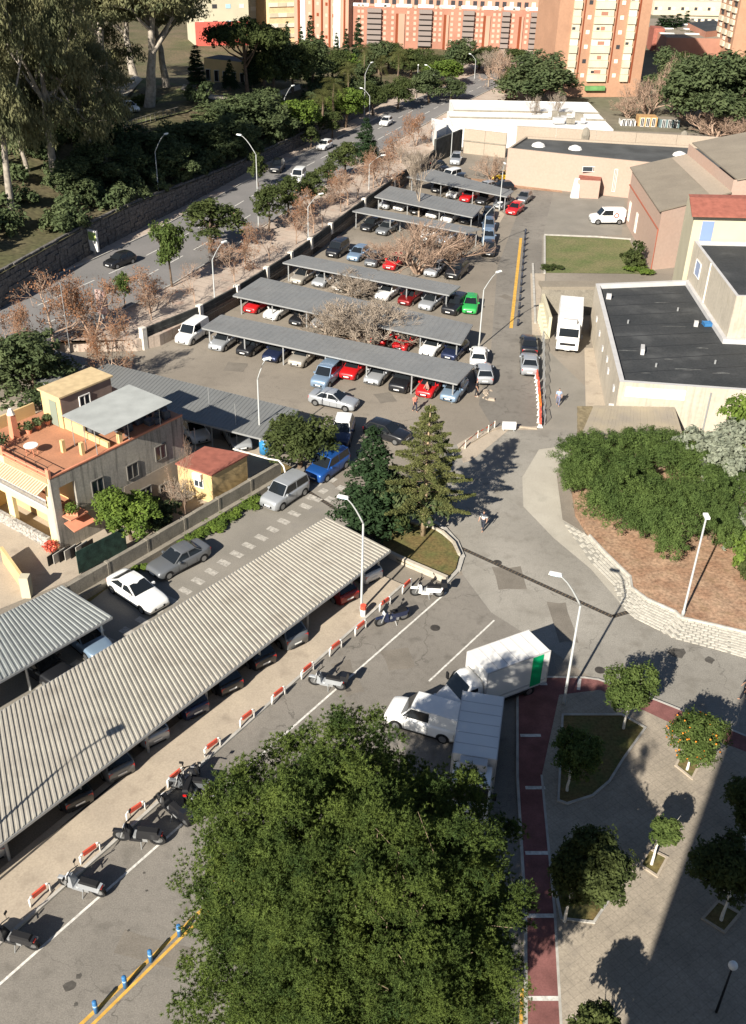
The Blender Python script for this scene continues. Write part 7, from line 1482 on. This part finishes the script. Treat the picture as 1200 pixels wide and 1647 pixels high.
for i, (x, y, t, w, k) in enumerate(fb): tree(k, fw[i] + ' tree ' + fp[i], (x, y), t, w, group='park and avenue trees before the brick blocks')
tree('big0', 'large round dark green tree at the left foot of the orange tower', (857, 172), 82, 108); tree('big1', 'smaller green tree overlapping the large round one', (828, 165), 98, 60)
for i, (x, y, t, w, k, l_) in enumerate(((1130, 215, 84, 120, 'big0', 'large dark green tree below the second orange tower'), (1180, 218, 78, 110, 'big0', 'large dark green tree at the right edge below the second tower'), (1095, 190, 90, 70, 'big0', 'dark tree left of the large ones on the right'), (1062, 165, 76, 60, 'big0', 'dark tree right beside the orange tower foot'), (1110, 130, 78, 60, 'big1', 'dark tree under the industrial sheds'), (1085, 180, 84, 50, 'bare_brown', 'tall brown leafless tree right of the orange tower'), (1040, 190, 120, 60, 'bare_brown', 'reddish leafless tree at the right foot of the tower'), (1010, 190, 150, 50, 'bare_brown', 'low reddish leafless tree behind the white shed end'), (1150, 225, 178, 80, 'bare_brown', 'purple brown thicket left of the beige wall end'), (1190, 228, 180, 80, 'bare_brown', 'purple brown thicket at the right edge over the beige wall'), (1060, 72, 24, 26, 'cypress', 'dark cypress in front of the beige terraces, left'), (1072, 74, 24, 26, 'cypress', 'dark cypress in front of the beige terraces, middle'), (1084, 72, 22, 24, 'cypress', 'dark cypress in front of the beige terraces, right'), (1098, 68, 17, 14, 'cypress', 'lone cypress on the beige terrace slope'), (1085, 80, 44, 70, 'big1', 'green tree row under the beige terraces'), (1112, 78, 50, 50, 'big1', 'green tree beside the flat white shed end'))): tree(k, l_, (x, y), t, w)
# bank shrubs
sb = []; rq = random.Random(9)
for i in range(34):
    y_ = rq.uniform(105, 205); d_h = rq.uniform(3, 30); sb.append((interp(y_, HILLW) - d_h, y_, d_h))
wds = ['near the rubble wall', 'half way up the bank', 'high on the bank']
OR_ = ['first', 'second', 'third', 'fourth', 'fifth', 'sixth', 'seventh', 'eighth', 'ninth', 'tenth', 'eleventh', 'twelfth', 'thirteenth']; cnt_ = {}
sb.sort(key=lambda s: pix((s[0], s[1], terr(s[0], s[1])))[0])
for i, (x, y_, d_h) in enumerate(sb):
    P = Vector((x, y_, terr(x, y_))); u_, v_ = pix(P)
    if u_ < -60 or u_ > 640: continue
    k = ['shrub0', 'shrub0', 'shrub1'][i % 3]; ky = (('dark' if i % 3 < 2 else 'olive'), wds[0 if d_h < 8 else 1 if d_h < 17 else 2]); cnt_[ky] = cnt_.get(ky, 0) + 1; tree(k, OR_[cnt_[ky] - 1] + ' ' + ky[0] + ' shrub from the left ' + ky[1] + ' on the wooded slope', P, H=rq.uniform(2.0, 4.2), width=rq.uniform(26, 46), group='shrubs on the shaded bank')

# undergrowth that covers the shaded bank, one uncountable mass
rs = np.random.default_rng(21); bl_ = []
for i in range(560):
    y_ = rs.uniform(100, 232); d_h = rs.uniform(.6, 30); x_ = interp(y_, HILLW) - d_h; r = rs.uniform(.8, 2.1)
    if y_ < 112 and d_h < 5: continue
    u_, v_ = pix((x_, y_, terr(x_, y_)))
    if (140 < u_ < 345 and 110 < v_ < 212) or (285 < u_ < 490 and 130 < v_ < 172): continue
    bl_.append((x_, y_, terr(x_, y_) + r * .45, r, r, r * .8))
P_, N_ = clump_points(bl_, 120000, rs, 10, .45, (.5, 1.0)); o = obj('undergrowth', leaves('undergrowth', P_, N_, .26, l_dark, rs)); o['kind'] = 'stuff'; o['label'] = 'dark tangled undergrowth covering the shaded bank beside the avenue'

bt = [(310, 240, 195, 80), (355, 222, 165, 85), (400, 225, 150, 90), (255, 268, 212, 75), (205, 290, 232, 70), (330, 255, 195, 80), (375, 250, 185, 80), (430, 205, 140, 70), (160, 300, 225, 80), (280, 290, 230, 70), (120, 320, 255, 70), (440, 225, 165, 60)]
bw_l = ['in the middle of the dark bank', 'behind the avenue lamp head on the dark bank', 'in front of the park path', 'left of the avenue lamp on the left pavement', 'at the edge of the rubble wall, left part', 'just above the rubble wall bend', 'over the rubble wall beside the lamp', 'left of the shaggy palm group', 'between the pale eucalyptus trunk and the rubble wall', 'right above the rubble wall lamp', 'at the left end of the brown clearing', 'leaning over the avenue at the end of the bank']
for i, (x, y, t, w) in enumerate(bt): tree('big0', 'dark tree ' + bw_l[i], (x, y), t, w, group='dark trees on the bank')
